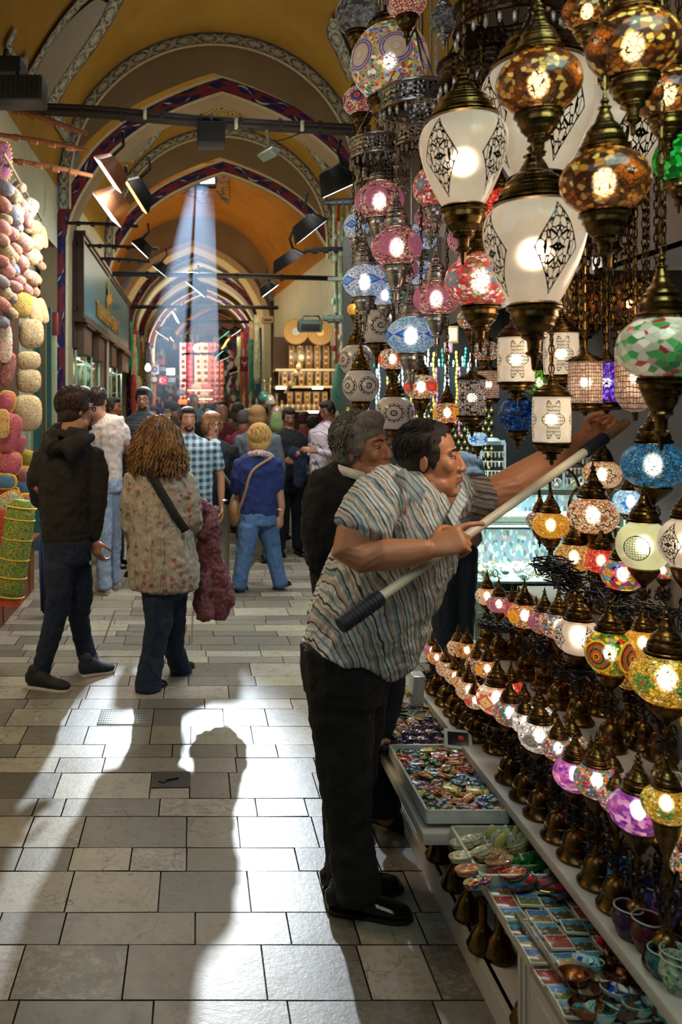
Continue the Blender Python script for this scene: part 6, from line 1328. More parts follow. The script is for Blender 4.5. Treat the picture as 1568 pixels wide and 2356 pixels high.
    # things stored underneath
    for i, (x, y, D) in enumerate(((1075, 2100, 2.62), (1110, 2172, 2.45), (1148, 2190, 2.38), (1008, 1965, 3.05), (1045, 2030, 2.85), (1215, 2350, 2.1))):
        p = on(x, y, .105); bm = B(); lathe(bm, [(0, 0), (.042, 0), (.045, .012), (.036, .03), (.03, .05), (.018, .065), (.012, .075), (.012, .13), (.02, .14), (0, .145)], 20)
        tag(new('spare_lamp_base', bm, BRASS, loc=(min(p.x, 1.0), p.y, .09)), 'spare bronze lamp base stored under the tray shelf, %s' % ('at left of middle', 'lower one', 'lowest visible one', 'farthest one', 'near the painted vase', 'at the picture bottom')[i], 'lamp base', 'spare lamp bases')
    vm = painted('dark_vase_yellow_bands', ['#141a2a', '#1c2438', '#b89030', '#141a2a', '#7a2a3a'], 4, .2)
    for i, (p, R, mt, lab) in enumerate((((.90, 2.93, .09), .055, vm, 'dark blue vase with yellow ribbons under the tray shelf'), ((.90, 2.72, .09), .05, painted('bead_ball', ['#e07030', '#2a4ab0', '#c83030', '#e8b040'], 16, .2), 'orange and blue beaded ball under the tray shelf'), ((.90, 2.12, .09), .052, painted('pierced_gourd', ['#b8862c', '#c89838', '#b8862c', '#3a2810'], 10, .4), 'yellow pierced gourd lamp under the tray shelf'), ((.93, 1.87, .09), .06, painted('dotted_vase', ['#14100e', '#1a1412', '#d8d0c0'], 13, .2), 'black vase with white dots at the picture bottom'))):
        bm = B(); lathe(bm, [(0, 0), (R*.6, 0), (R*.9, R*.4), (R, R), (R*.85, R*1.6), (R*.5, R*2.2), (R*.35, R*2.7), (R*.45, R*2.9), (R*.3, R*2.9), (0, R*2.6)], 24); o = new('stored_vase', bm, mt, loc=p, scale=(1, 1, .95)); tag(o, lab, 'vase')
goods()

# ------------------------------------------------ jewellery stall behind the lamps
def jewellery():
    t = thing('glass_counter', 'glass jewellery counter with white frame behind the reaching man', 'display counter'); D = 4.7; x0, x1 = 1.55, 2.45; x0 = px(1092, 0, D).x; fm = M('#b8c4bc', .4, .2)
    gm = G('counter_glass'); gl = gm.fin(gm.n('MixShader', {0: .10, 1: gm.n('BsdfTransparent', {'Color': (.9, 1, .97, 1)}), 2: gm.n('BsdfGlossy', {'Roughness': .04})}))
    for x in (x0, x1):
        for y in (D, D+.6): bm = B(); box(bm, (x, y, .76), (.022, .022, .72)); new('frame_post', bm, fm, t, smooth=False)
    bm = B()
    for z in (.42, 1.12): box(bm, ((x0+x1)/2, D, z), (x1-x0, .025, .03)); box(bm, (x0, D+.3, z), (.025, .6, .03))
    new('frame_rail', bm, fm, t, smooth=False)
    for c, s in ((((x0+x1)/2, D+.02, .77), (x1-x0, .006, .68)), ((x0, D+.3, .77), (.006, .6, .68)), (((x0+x1)/2, D+.3, 1.13), (x1-x0, .6, .008))): bm = B(); box(bm, c, s); new('glass_pane', bm, gl, t, smooth=False)
    for z in (.60, .91): bm = B(); box(bm, ((x0+x1)/2, D+.3, z), (x1-x0-.03, .55, .012)); new('counter_shelf', bm, M('#d8e0dc', .3), t, smooth=False)
    bm = B(); box(bm, ((x0+x1)/2, D+.3, .21), (x1-x0, .6, .42)); new('counter_base', bm, M('#9aa89c', .6), t, smooth=False)
    bm = B(); box(bm, ((x0+x1)/2, D+.58, .77), (x1-x0, .01, .68)); g = G('blurred_goods'); v = g.co(scale=(1, 1, .6)); c = g.ramp(g.xyz(g.vor(v, 55, out=1))[0], [(0, '#7a9aa8'), (.25, '#a08a90'), (.4, '#c8d4d0'), (.6, '#5a6a74'), (.7, '#c0b8a8'), (.85, '#8a9ab0')], 'CONSTANT'); new('counter_back', bm, g.fin(g.bsdf(c, .4)), t, smooth=False)
    r = random.Random(11); names = ['silver', 'pearl', 'gold', 'turquoise']; ms = [M('#c8c8c4', .2, .5), M('#ece8dc', .2), M('#d0b880', .25, .4), M('#9ac0c0', .2)]
    for i in range(170):
        k = r.choice((0, 0, 1, 1, 1, 2, 3)); x = r.uniform(x0+.05, x1-.15); y = D+.05+r.random()*.28; top = i >= 135; z = .608+r.random()*.03 if not top else 1.137
        bm = B()
        if i % 3: R = r.uniform(.014, .026); tube(bm, [(R*math.cos(a*PI/5), 0, R+R*math.sin(a*PI/5)) for a in range(11)], .006, 5)
        else: ell(bm, (0, 0, .014), (.022, .018, .016), 10, 6)
        tag(new('jewellery_piece', bm, ms[k], loc=(x, y, z), rot=(r.uniform(-1, .2), 0, r.uniform(-1.5, 1.5))), 'tiny %s ornament heaped %s' % (names[k], 'inside the glass counter' if not top else 'on top of the glass counter'), 'jewellery', '%s ornaments %s' % (names[k], 'on top of counter' if top else 'inside counter'))
    for i in range(7):
        bm = B(); loft(bm, [(Vector((-.05, 0, 0)), .035, .035), (Vector((.05, 0, 0)), .035, .035)], 16, up=Vector((0, 1, 0))); o = new('bangle_roll', bm, M('#d8d4c8', .4, .1, .35, 120), loc=(x0+.09+i*.105, D+.15, .955)); tag(o, 'pale roll of bangles on the upper counter shelf, %s from the left' % ORD[i], 'bangles', 'bangle rolls')
    lamp('counter_fill', 'AREA', ((x0+x1)/2, D+.2, 1.08), 12, (.9, 1, .97), ((x0+x1)/2, D+.2, 0), .8, .2)  # unseen lamps added at each shelf level to brighten the jewellery
    lamp('counter_fill', 'AREA', ((x0+x1)/2, D+.2, .885), 12, (.9, 1, .97), ((x0+x1)/2, D+.2, 0), .8, .2)
    # earring wall
    bm = B(); box(bm, (1.95, 6.2, 1.25), (1.3, .04, 1.3)); tag(new('earring_board', bm, M('#14181a', .9), smooth=False), 'black board covered with hanging earrings behind the counter', 'board')
    pm = None
    for i in range(12):
        for j in range(14):
            x = 1.60+j*.045+(i % 2)*.02; z = 1.62-i*.048; bm = B() if pm is None else None
            if pm is None:
                lathe(bm, [(0, .03), (.004, .028), (.003, .018), (.012, .008), (.014, 0), (.008, -.014), (0, -.02)], 8); pm = new('earring', bm, [M('#b8a458', .25, .6, .5, 90)], loc=(x, 6.16, z)); o = pm
            else: o = copy_tree(pm, loc=(x, 6.16, z))
            tag(o, 'gold drop earring on the black board behind the counter', 'earring', 'gold drop earrings on the black board')
    for k, (x, y, D) in enumerate(((1133, 1062, 5.2), (1325, 1078, 5.0))):
        t = thing('white_rack', ('small white slatted earring rack left of the frosted lamp', 'small white slatted earring rack behind the pole')[k], 'rack', px(x, y, D)); bm = B(); w, h = .075, .12
        for s in (-1, 1): box(bm, (s*w, 0, 0), (.012, .012, 2*h))
        for z in (-.06, 0, .06): box(bm, (0, 0, z), (2*w, .01, .008))
        box(bm, (0, 0, h), (2*w, .014, .03)); lathe(bm, [(0, h+.03), (.03, h+.028), (.05, h+.01)], 14); new('rack_frame', bm, M('#b8c8cc', .4), t, smooth=False)
        for q in range(18): b = B(); ell(b, (-.06+.024*(q % 6), -.012, -.075+.06*(q//6)), (.007, .004, .02), 6, 5); new('earring_card', b, ms[q % 3], t)
    # hanging bead strands between lamps
    cs = ['#b8e0d0', '#d87aa0', '#e0e0d0', '#4ab0b0', '#e0d060', '#c8c8e0', '#a8d0c8', '#f0f0e0']; cn = ['pale aqua', 'pink', 'cream', 'teal', 'yellow', 'lilac', 'sea green', 'ivory']
    for i in range(44):
        x = 812+i*6.6; D = 6.0+.15*(i % 4); y0 = 800+(i*37) % 60; p = px(x, y0, D); L = .42+.1*(i % 3); k = (i*5) % 8
        bm = B(); n = 14
        for q in range(n): ell(bm, (.004*math.sin(q+i), 0, -L*q/n), (.009, .009, L/n*.55), 6, 5)
        tag(new('bead_necklace', bm, M(cs[k], .15, .2, .5, 40), loc=p), '%s bead necklace hanging behind the lamps, %s from the left' % (cn[k], ORD[i]), 'necklace', 'bead necklaces behind lamps')
    for i in range(12):
        p = px(800+i*9, 960+(i % 3)*16, 7.0); bm = B(); lathe(bm, [(0, -.05), (.03, -.04), (.045, 0), (.03, .04), (.012, .06), (.016, .08), (0, .085)], 12); tag(new('small_ornament', bm, M(('#c8c04a', '#8ab0a0', '#d8d0a0')[i % 3], .2, .3), loc=p), '%s shiny ornament behind the grey haired man, %s from the left' % (('yellow', 'green', 'cream')[i % 3], ORD[i]), 'ornament', 'ornaments on back shelf')
    bm = B(); box(bm, px(920, 1010, 7.05)+Vector((0, .1, 0)), (1.0, .3, .04)); box(bm, px(920, 640, 6.95)+Vector((0, .05, 0)), (1.2, .04, .03)); tag(new('back_shelf', bm, M('#5a5a4a', .6), smooth=False), 'back shelf and rail of the stall behind the hanging lamps', 'shelf')
    for i, (x, y, w, h) in enumerate(((1040, 770, 26, 40), (1108, 806, 24, 34), (1030, 800, 20, 24))):
        o = thing('framed_picture', 'small framed picture on the stall back wall, %s from the left' % ORD[i], 'picture', px(x, y, 6.4)); s = 6.4/F; bm = B(); bbox(bm, (0, 0, 0), (w*s, .02, h*s), .004); new('frame_border', bm, M('#4a3a5a' if i == 1 else '#7a5a34', .5), o); bm = B(); box(bm, (0, -.012, 0), (w*s*.7, .004, h*s*.74)); new('picture', bm, M(('#b8a080', '#a8c8dc', '#8a6a8a')[i], .5, 0, .4, 12), o, smooth=False)
    lamp('stall_back_light', 'AREA', (1.7, 5.6, 2.3), 26, (.84, 1, .92), (1.6, 6.6, 1.6), 1.0, .3)
jewellery()
# ------------------------------------------------ people
def skin(col, name='skin'):
    g = G(name); v = g.co(); n = g.noise(v, 60, 4); n2 = g.noise(v, 9, 3)
    c = g.mix(g.m('MULTIPLY', n2, .6), col, tuple(x*y for x, y in zip(lin(col)[:3], (.80, .62, .55))))
    return g.fin(g.bsdf(c, .42, bump=n, bs=.12, bd=.002, **{'Subsurface Weight': 0}))
def cloth_mat(name, col, fold=9, fs=.6, rough=.9, sc=(1, 1, .35), build=None, w=400):
    g = G(name); v = g.co(); c = lin(col) if build is None else build(g, v)
    f = g.noise(g.n('Mapping', {'Vector': v, 'Scale': sc}), fold, 4, .55, dist=.6); wv = g.noise(v, w, 2)
    cc = g.mix(g.m('MULTIPLY', wv, .35), c if build else tuple(c[:3]), tuple(x*.7 for x in lin(col)[:3]))
    return g.fin(g.bsdf(cc, rough, bump=g.m('ADD', f, g.m('MULTIPLY', wv, .04)), bs=min(1, fs*1.5), bd=.06))
def stripes(g, v, ax, cols, freq, wob=.02, widths=None):
    x, y, z = g.xyz(v); n = g.noise(g.n('Mapping', {'Vector': v, 'Scale': (1.2, 1.2, .8)}), 7, 3, .5); 
    t = g.m('ADD', g.m('ADD', g.m('MULTIPLY', x, ax[0]), g.m('MULTIPLY', y, ax[1])), g.m('MULTIPLY', z, ax[2]))
    k = g.m('FRACT', g.m('MULTIPLY', g.m('ADD', t, g.m('MULTIPLY', n, wob)), freq))
    W_ = widths or [i/len(cols) for i in range(len(cols))]
    return g.ramp(k, list(zip(W_, cols)), 'CONSTANT')
def remesh(o, vox, sm=4, disp=0, dscale=.15):
    m = o.modifiers.new('voxel', 'REMESH'); m.mode = 'VOXEL'; m.voxel_size = vox; m.use_smooth_shade = True
    s = o.modifiers.new('smooth', 'SMOOTH'); s.factor = .6; s.iterations = sm
    if disp:
        tx = bpy.data.textures.new('folds', 'CLOUDS'); tx.noise_scale = dscale; tx.noise_depth = 1
        d = o.modifiers.new('folds', 'DISPLACE'); d.texture = tx; d.strength = disp; d.mid_level = .5
        if disp > .009:
            t2 = bpy.data.textures.new('creases', 'MUSGRAVE' if False else 'CLOUDS'); t2.noise_scale = dscale*.38; t2.noise_depth = 2; t2.intensity = 1; t2.contrast = 1.6
            d = o.modifiers.new('creases', 'DISPLACE'); d.texture = t2; d.strength = disp*.8; d.mid_level = .5
    return o
class Fig:
    def __init__(s, label, D, vox=.008, name='person'):
        s.D = D; s.k = D/F; s.vox = vox; s.t = None; s.label = label; s.skinbm = B(); s.name = name; s.kids = []
    def P(s, x, y, d=0): return px(x, y, s.D)+Vector((0, d, 0)) if not d else px(x, y, s.D+d)
    def limb(s, bm, L, seg=14, up=Vector((1, 0, 0))):
        pts = []
        for q in L:
            x, y, d, r = q[:4]; kk = (s.D+d)/F; rd = q[4] if len(q) > 4 else r
            pts.append((s.P(x, y, d), r*kk, rd*kk))
        loft(bm, pts, seg, up)
    def garment(s, name, mat, limbs, vox=None, sm=4, disp=0, dscale=.15, extra=None):
        bm = B()
        for L in limbs: s.limb(bm, L)
        if extra: extra(bm)
        s.kids.append(remesh(new(name, bm, mat), vox or s.vox, sm, disp, dscale))
        return s.kids[-1]
    def plain(s, name, mat, bm, **k): s.kids.append(new(name, bm, mat, **k)); return s.kids[-1]
    def skin_limbs(s, limbs):
        for L in limbs: s.limb(s.skinbm, L)
    def head(s, x, y, d, h, yaw, pitch=0, roll=0, neck=None, nr=.30, hair='short', haircol='#1a120c', brow=None, beard=None, glasses=False, eyes=True, detail=True, mouth='#7a3a30', bald=0, ms=.9):
        U = h*(s.D+d)/F; c = s.P(x, y, d)
        R = Matrix.Rotation(math.radians(yaw), 3, 'Z') @ Matrix.Rotation(math.radians(-pitch), 3, 'X') @ Matrix.Rotation(math.radians(roll), 3, 'Y')
        def q(p): return c+R @ (Vector((p[0], p[1]*.87, p[2]))*U)
        def E(bm, p, r, rot=(0, 0, 0), seg=16): ell(bm, q(p), (r[0]*U, r[1]*U*.87, r[2]*U), seg, 11, R @ Euler(rot).to_matrix())
        def Lf(bm, pts, seg=10): loft(bm, [(q(p), a*U, b*U) for p, a, b in pts], seg, up=R @ Vector((1, 0, 0)))
        bm = s.skinbm
        E(bm, (0, .08, .15), (.315, .41, .335)); E(bm, (0, -.07, -.04), (.262, .30, .35)); E(bm, (0, -.10, -.27), (.215, .245, .20)); E(bm, (0, -.27, -.405), (.095, .09, .075))
        E(bm, (0, -.30, .095), (.205, .065, .042)); Lf(bm, [((0, -.345, .07), .036, .04), ((0, -.385, -.03), .042, .05), ((0, -.42, -.10), .055, .05)]); E(bm, (0, -.428, -.112), (.058, .05, .044))
        for sx in (-1, 1):
            E(bm, (sx*.052, -.40, -.13), (.034, .045, .028)); E(bm, (sx*.155, -.235, -.07), (.10, .105, .10)); E(bm, (sx*.325, .06, -.03), (.026, .07, .105), (.15, 0, sx*.35)); E(bm, (sx*.13, -.318, .060), (.066, .045, .022)); E(bm, (sx*.13, -.312, -.010), (.06, .042, .018))
            E(bm, (sx*.19, -.06, -.30), (.07, .17, .10))
        E(bm, (0, -.365, -.222), (.098, .045, .028)); E(bm, (0, -.355, -.272), (.082, .045, .03)); E(bm, (0, -.35, -.175), (.06, .04, .04))
        if neck:
            n0 = s.P(*neck); p0 = q((0, .10, -.18)); loft(bm, [(p0, nr*.72*U, nr*.78*U), (q((0, .12, -.42)), nr*.78*U, nr*.8*U), (p0.lerp(n0, .8), nr*.85*U, nr*.85*U), (n0, nr*1.15*U, nr*1.0*U)], 16)
        if detail:
            if eyes:
                for sx in (-1, 1):
                    b = B(); E(b, (sx*.13, -.298, .026), (.05, .048, .030)); s.plain('eye', M('#9a8f86', .2), b)
                    b = B(); E(b, (sx*.13+.005, -.334, .026), (.028, .018, .026)); s.plain('iris', M('#1c120c', .1), b)
            for sx in (-1, 1): b = B(); Lf(b, [((sx*.045, -.372, .112), .016, .013), ((sx*.12, -.365, .135), .02, .013), ((sx*.20, -.32, .118), .012, .01)], 8); s.plain('eyebrow', M(brow or haircol, .8), b)
            b = B(); E(b, (0, -.376, -.225), (.082, .038, .018)); E(b, (0, -.368, -.265), (.07, .04, .02)); s.plain('lips', M(mouth, .45), b)
        hm = G('hair'); v = hm.co(); n = hm.noise(hm.n('Mapping', {'Vector': v, 'Scale': (1, 1, .3)}), 130, 4, .8); col = lin(haircol)[:3]
        hmat = hm.fin(hm.bsdf(hm.mix(hm.m('MULTIPLY_ADD', n, 2.4, -.7), tuple(a*.45 for a in col), tuple(min(1, a*1.9) for a in col)), .5, bump=n, bs=.9, bd=.006))
        b = B()
        if hair in ('short', 'thin'):
            E(b, (0, .105, .20), (.332, .400, .305)); E(b, (0, .17, .03), (.318, .325, .34))
            if hair == 'short': E(b, (0, -.12, .35), (.25, .24, .15))
            else: E(b, (0, -.04, .36), (.22, .22, .13))
            for sx in (-1, 1): E(b, (sx*.285, -.01, .10), (.055, .17, .15)); E(b, (sx*.30, -.06, -.01), (.03, .05, .10))
        elif hair == 'thick':
            E(b, (0, .11, .24), (.37, .44, .33)); E(b, (0, .20, .02), (.36, .34, .37)); E(b, (0, -.14, .39), (.28, .24, .16))
            for sx in (-1, 1): E(b, (sx*.30, -.01, .10), (.07, .19, .17))
        elif hair == 'bob':
            E(b, (0, .10, .18), (.42, .46, .40)); E(b, (0, .18, -.12), (.42, .36, .40)); E(b, (0, -.12, .36), (.34, .25, .16))
            for sx in (-1, 1): E(b, (sx*.34, -.04, -.05), (.10, .22, .28))
        elif hair == 'bun': E(b, (0, .12, .16), (.40, .46, .38)); E(b, (0, .28, -.3), (.36, .24, .42))
        if hair:
            rr = random.Random(int(x*7+y))
            if hair in ('thick', 'bob'):
                for k in range(70):
                    a = rr.uniform(0, 2*PI); e = rr.uniform(.15, 1.45); p = Vector((.36*math.cos(a)*math.cos(e), .12+.42*math.sin(a)*math.cos(e), .16+.36*math.sin(e)))
                    if p.y < -.22 and p.z < .36: continue
                    E(b, p, (.05, .05, .035), (rr.uniform(-1, 1), rr.uniform(-1, 1), 0), 8)
            s.kids.append(remesh(new('hair', b, hmat), s.vox*.9, 2, .006, .02))
        if beard:
            b = B(); bc = hmat if beard is True else M(beard, .9)
            E(b, (0, -.285, -.40), (.12, .10, .08)); E(b, (0, -.38, -.19), (.10, .035, .026))
            for sx in (-1, 1): E(b, (sx*.13, -.235, -.32), (.06, .12, .08)); E(b, (sx*.09, -.355, -.235), (.022, .035, .06)); 
            s.kids.append(remesh(new('beard', b, bc), s.vox*.8, 2))
        if glasses:
            b = B()
            for sx in (-1, 1):
                for pts in ([(sx*.13+.085*math.cos(t*PI/6), -.40, .02+.06*math.sin(t*PI/6)) for t in range(13)], [(sx*.215, -.40, .04), (sx*.30, -.25, .05), (sx*.335, .06, .04)]): tube(b, [q(p) for p in pts], .010*U*1.3, 5)
            tube(b, [q((-.045, -.41, .04)), q((.045, -.41, .04))], .012*U, 5); s.plain('glasses', M('#101014', .3), b)
        s.q = q; s.E = E; s.U = U; s.hmat = hmat
    def strands(s, n, rx=.345, length=.16, curl=.0, seed=1, low=-.35, mat=None, thick=.007):
        r = random.Random(seed); bm = B(); U = s.U
        for i in range(n):
            a = r.uniform(0, 2*PI); e = r.uniform(-.75, 1.5); c = Vector((0, .115, .17)); R3 = Vector((rx, .42*rx/.345, .345*rx/.345))
            d = Vector((math.cos(a)*math.cos(e), math.sin(a)*math.cos(e), math.sin(e))); p = c+Vector((d.x*R3.x, d.y*R3.y, d.z*R3.z))
            if (p.y < -.10 and p.z < .40) or p.z < low or (p.y < .02 and p.z < .02): continue
            pts = []; ph = r.uniform(0, 6); fl = Vector((r.uniform(-.3, .3), .75, -.1)) if d.z > .55 else Vector((r.uniform(-.15, .15), .45, -1)); L = length*r.uniform(.6, 1.2)
            for k in range(5):
                t = k/4; q_ = p+fl.normalized()*L*t-c; m = Vector((q_.x/R3.x, q_.y/R3.y, q_.z/R3.z)); m = m.normalized()*(1.0+.05*math.sin(t*PI)+.02); pt = c+Vector((m.x*R3.x, m.y*R3.y, m.z*R3.z))
                pts.append(s.q(pt+Vector((math.sin(ph+t*9), math.cos(ph+t*8), math.sin(ph*2+t*9)))*curl))
            tube(bm, pts, thick*U, 4)
        o = new('hair_strands', bm, mat or s.hmat); o['kind'] = 'stuff'; s.kids.append(o)
    def hand(s, wrist, d, n, thumb, size=.19, curls=(.5, .6, .5), spread=.0, w=.024, idx=None):
        """wrist point, finger direction d, palm facing n, thumb side vector"""
        bm = s.skinbm; d = Vector(d).normalized(); n = Vector(n); n = (n-d*n.dot(d)).normalized(); th = Vector(thumb); th = (th-d*th.dot(d)-n*th.dot(n)).normalized(); z = size/.19
        loft(bm, [(wrist, w*z, w*.8*z), (wrist+d*.03*z, .034*z, .018*z), (wrist+d*.065*z+n*.002, .041*z, .016*z), (wrist+d*.095*z, .040*z, .014*z)], 14, up=th)
        ell(bm, wrist+d*.04*z+th*.026*z+n*.008*z, (.018*z,)*3, 10, 8)
        for i, (o, ln, r) in enumerate(((.031, 1.0, .0092), (.0105, 1.08, .0095), (-.0105, 1.0, .009), (-.030, .80, .0078))):
            c = idx if (idx and i == 0) else curls; p = wrist+d*(.094-.004*abs(i-1))*z+th*o*z; a = 0; pts = [(p-d*.015*z, r*z*1.05, r*z*1.05), (p, r*z*1.1, r*z*1.1)]; dd = (d+th*o*spread*10).normalized()
            for L, cc in zip((.044, .027, .021), c):
                a += cc; v = dd*math.cos(a)+n*math.sin(a); p = p+v*L*ln*z; pts.append((p, r*z*(.96 if L > .03 else .86), r*z*(.96 if L > .03 else .84)))
            loft(bm, pts, 10, up=th)
        p = wrist+d*.028*z+th*.032*z; pts = [(p-th*.012*z, .014*z, .014*z)]; v = (d*.62+th*.62+n*.42).normalized()
        for L, cc in ((.038, 0), (.032, .5), (.026, .45)):
            v = (v+n*cc*.6-th*cc*.8+d*cc*.2).normalized(); p = p+v*L*z; pts.append((p, .0108*z, .0105*z))
        loft(bm, pts, 10, up=n)
    def shoe(s, heel, toe, w=.048, h=.065, mat=None, sole=None, solemat=None):
        heel, toe = Vector(heel), Vector(toe); ax = (toe-heel); L = ax.length; ax.normalize(); up = Vector((0, 0, 1)); b = B(); sd = ax.cross(up).normalized()
        def Q(t, z): return heel+ax*L*t+up*z
        loft(b, [(Q(.04, h*.62), w*.62, h*.55), (Q(.18, h*.66), w*.74, h*.62), (Q(.36, h*.62), w*.78, h*.56), (Q(.56, h*.45), w*.9, h*.40), (Q(.78, h*.36), w*1.0, h*.32), (Q(.94, h*.30), w*.72, h*.26)], 16, up=sd)
        loft(b, [(Q(.14, h*.6), w*.66, w*.8), (Q(.16, h*1.25), w*.7, w*.85)], 12, up=sd)
        o = remesh(new('shoe', b, mat or M('#0c0b0b', .22)), max(.004, s.vox*.8), 3); s.kids.append(o)
        b = B(); th = .012
        for tt, ww in (): pass
        prof = [(-.01, .5), (.05, .75), (.2, .82), (.45, .80), (.65, .98), (.82, 1.02), (.95, .78), (1.02, .3)]
        top = [Q(t, th)+sd*w*a for t, a in prof]+[Q(t, th)-sd*w*a for t, a in prof[::-1]]; bot = [p-up*(th-.001) for p in top]
        T_ = [b.verts.new(p) for p in top]; O_ = [b.verts.new(p) for p in bot]; b.faces.new(T_); b.faces.new(O_[::-1])
        for i in range(len(T_)): b.faces.new((T_[i], T_[i-1], O_[i-1], O_[i]))
        so = new('sole', b, solemat or M('#181614', .6), smooth=False); so.parent = o
        b = B()
        for k in range(4): p = Q(.36+.07*k, h*(1.12-.13*k)); tube(b, [p-sd*w*.35, p+up*.004, p+sd*w*.35], .0028, 5)
        la = new('laces', b, M('#1c1c20', .8)); la.parent = o
    def done(s, skinmat, vox=None, cat='person', torso=None, loc=None):
        if torso:
            for L in torso: s.limb(s.skinbm, L)
        o = remesh(new(s.name, s.skinbm, skinmat), vox or s.vox, 3)
        for k in s.kids:
            if k.parent is None: k.parent = o
        tag(o, s.label, cat); return o

def front_man():
    f = Fig('man in striped short sleeved shirt and black trousers reaching up with a pole', 2.66, .0042)
    SK = skin('#c98a64')
    # shirt material: stripes follow the leaning torso
    ax = (.93, .25, .40)
    def b(g, v):
        c = stripes(g, v, ax, ['#14162a', '#eef0ea', '#8fa4b8', '#eceee8', '#2a2438', '#d8bcae', '#e2dfd4', '#9db0bc', '#191b2e', '#dcdfd8', '#cbaa9c', '#efeee6'], 12.5, .05, [0, .055, .17, .24, .37, .41, .50, .58, .70, .75, .86, .93]); return c
    SH = cloth_mat('striped_shirt_cloth', '#c8ccc8', 8, .7, .75, (1, 1, .6), b)
    def b2(g, v): return stripes(g, v, (.10, .2, .99), ['#1a1c2c', '#a88c7c', '#6a7a8c', '#b89888', '#2a2030', '#b89c8c', '#7a6a70'], 20, .02, [0, .12, .3, .42, .62, .70, .9])
    SH2 = cloth_mat('striped_sleeve_cloth', '#c8b8a8', 10, .6, .75, (.4, 1, 1), b2)
    u = -.12
    def hem(bm): pass
    torso = [(797, 1500, 0, 104, 118), (803, 1470, 0, 108, 122), (838, 1410, -.03, 122, 130), (882, 1330, -.06, 134, 138), (915, 1250, -.09, 138, 132), (936, 1180, u, 128, 120), (955, 1130, u, 104, 100), (975, 1105, u, 62, 66)]
    # hem drop
    f.garment('striped_shirt', SH, [torso, [(850, 1520, 0, 70, 105), (870, 1480, 0, 95, 115), (900, 1400, -.03, 92, 110)], [(735, 1480, .02, 40, 70), (770, 1430, 0, 60, 90)],
        [(905, 1120, -.20, 60, 55), (862, 1150, -.27, 62, 58), (842, 1190, -.30, 66, 60), (832, 1222, -.31, 68, 60)], [(1010, 1135, -.05, 62, 80), (1050, 1140, .02, 52, 56)]], .0055, 4, .012, .11)
    f.garment('far_sleeve', SH2, [[(1030, 1140, -.02, 50), (1075, 1145, .03, 46), (1118, 1142, .05, 45)]], .005, 3, .01, .08)
    # collar and placket
    cm = cloth_mat('collar_cloth', '#c9cfcb', 8, .3, .75, build=lambda g, v: stripes(g, v, (.9, .2, .5), ['#d0d4d0', '#8aa4b8', '#d4d6d0', '#4a5a78'], 28, .01, [0, .4, .6, .9]))
    P = lambda x, y, d: f.P(x, y, d)
    for pts in ([(908, 1090, -.25), (932, 1078, -.30), (980, 1128, -.34), (970, 1165, -.345), (940, 1142, -.33)], [(1058, 1122, -.16), (1072, 1150, -.20), (1040, 1215, -.27), (1026, 1190, -.27)]):
        bm = B(); vs = [bm.verts.new(P(*p)) for p in pts]; bm.faces.new(vs); o = f.plain('collar', cm, bm, smooth=False); o.modifiers.new('t', 'SOLIDIFY').thickness = .008
    for i, (x, y, d) in enumerate(((1010, 1240, -.215), (990, 1330, -.19), (965, 1415, -.16))): bm = B(); ell(bm, P(x+20, y, d), (.006, .004, .006), 8, 6); f.plain('button', M('#d8d8d0', .3), bm)
    # trousers
    TR = cloth_mat('black_trouser_cloth', '#0b0a0c', 6, .35, .85)
    f.garment('trousers', TR, [[(795, 1480, .0, 106, 112), (795, 1540, 0, 104, 112), (790, 1600, 0, 92, 105)], [(785, 1590, -.04, 82, 70), (790, 1700, -.05, 70, 62), (795, 1820, -.05, 60, 54), (800, 1900, -.05, 54, 50), (812, 1980, -.06, 54, 50), (822, 2055, -.06, 54, 50)],
        [(810, 1590, .09, 80, 65), (805, 1700, .09, 72, 60), (795, 1830, .09, 56, 50), (790, 1920, .08, 50, 46), (800, 2000, .07, 52, 46), (805, 2030, .07, 50, 46)]], .007, 4, .012, .12)
    bm = B(); ell(bm, P(703, 1500, -.08), (.008, .004, .008), 10, 6); f.plain('pocket_button', M('#4a463c', .4), bm)
    bz = M('#0a0908', .18, 0, .1)
    f.shoe(on(762, 2112, 0)+Vector((0, .04, 0)), on(952, 2128, 0)+Vector((0, .03, 0)), .048, .07, bz); f.shoe(on(745, 2058, 0)+Vector((0, .02, 0)), on(928, 2058, 0)+Vector((0, .03, 0)), .046, .07, bz)
    # skin: arms
    f.skin_limbs([[(850, 1175, -.28, 50), (815, 1235, -.31, 46), (801, 1268, -.32, 42, 42), (830, 1280, -.33, 41, 40), (880, 1277, -.34, 41, 38), (935, 1272, -.345, 34, 32), (985, 1265, -.35, 26, 22)],
        [(1060, 1145, .02, 40), (1125, 1142, .05, 42), (1180, 1115, .06, 41), (1235, 1082, .08, 38), (1290, 1045, .10, 31), (1335, 1014, .11, 23)],
        [(800, 1480, 0, 88, 95), (880, 1330, -.06, 112, 110), (935, 1190, u, 100, 95), (960, 1130, u, 75, 75)], [(935, 1200, u, 70), (862, 1175, -.25, 36)], [(960, 1150, -.1, 60), (1060, 1145, .02, 40)],
        [(795, 1500, 0, 80, 90), (788, 1650, -.04, 55, 50), (797, 1830, -.05, 42, 42), (815, 2060, -.06, 30, 30)], [(795, 1500, 0, 80, 90), (806, 1650, .09, 55, 50), (797, 1830, .09, 42, 42), (800, 2035, .07, 30, 30)]])
    f.head(993, 1058, -.14, 183, 66, 3, 0, neck=(960, 1138, -.12), nr=.36, hair='thin', haircol='#1c120d', mouth='#8a4a3c', brow='#1a100c')
    f.strands(700, .335, .15, .003, 2)
    w = f.P(985, 1265, -.35); tgt = f.P(1052, 1240, -.36)
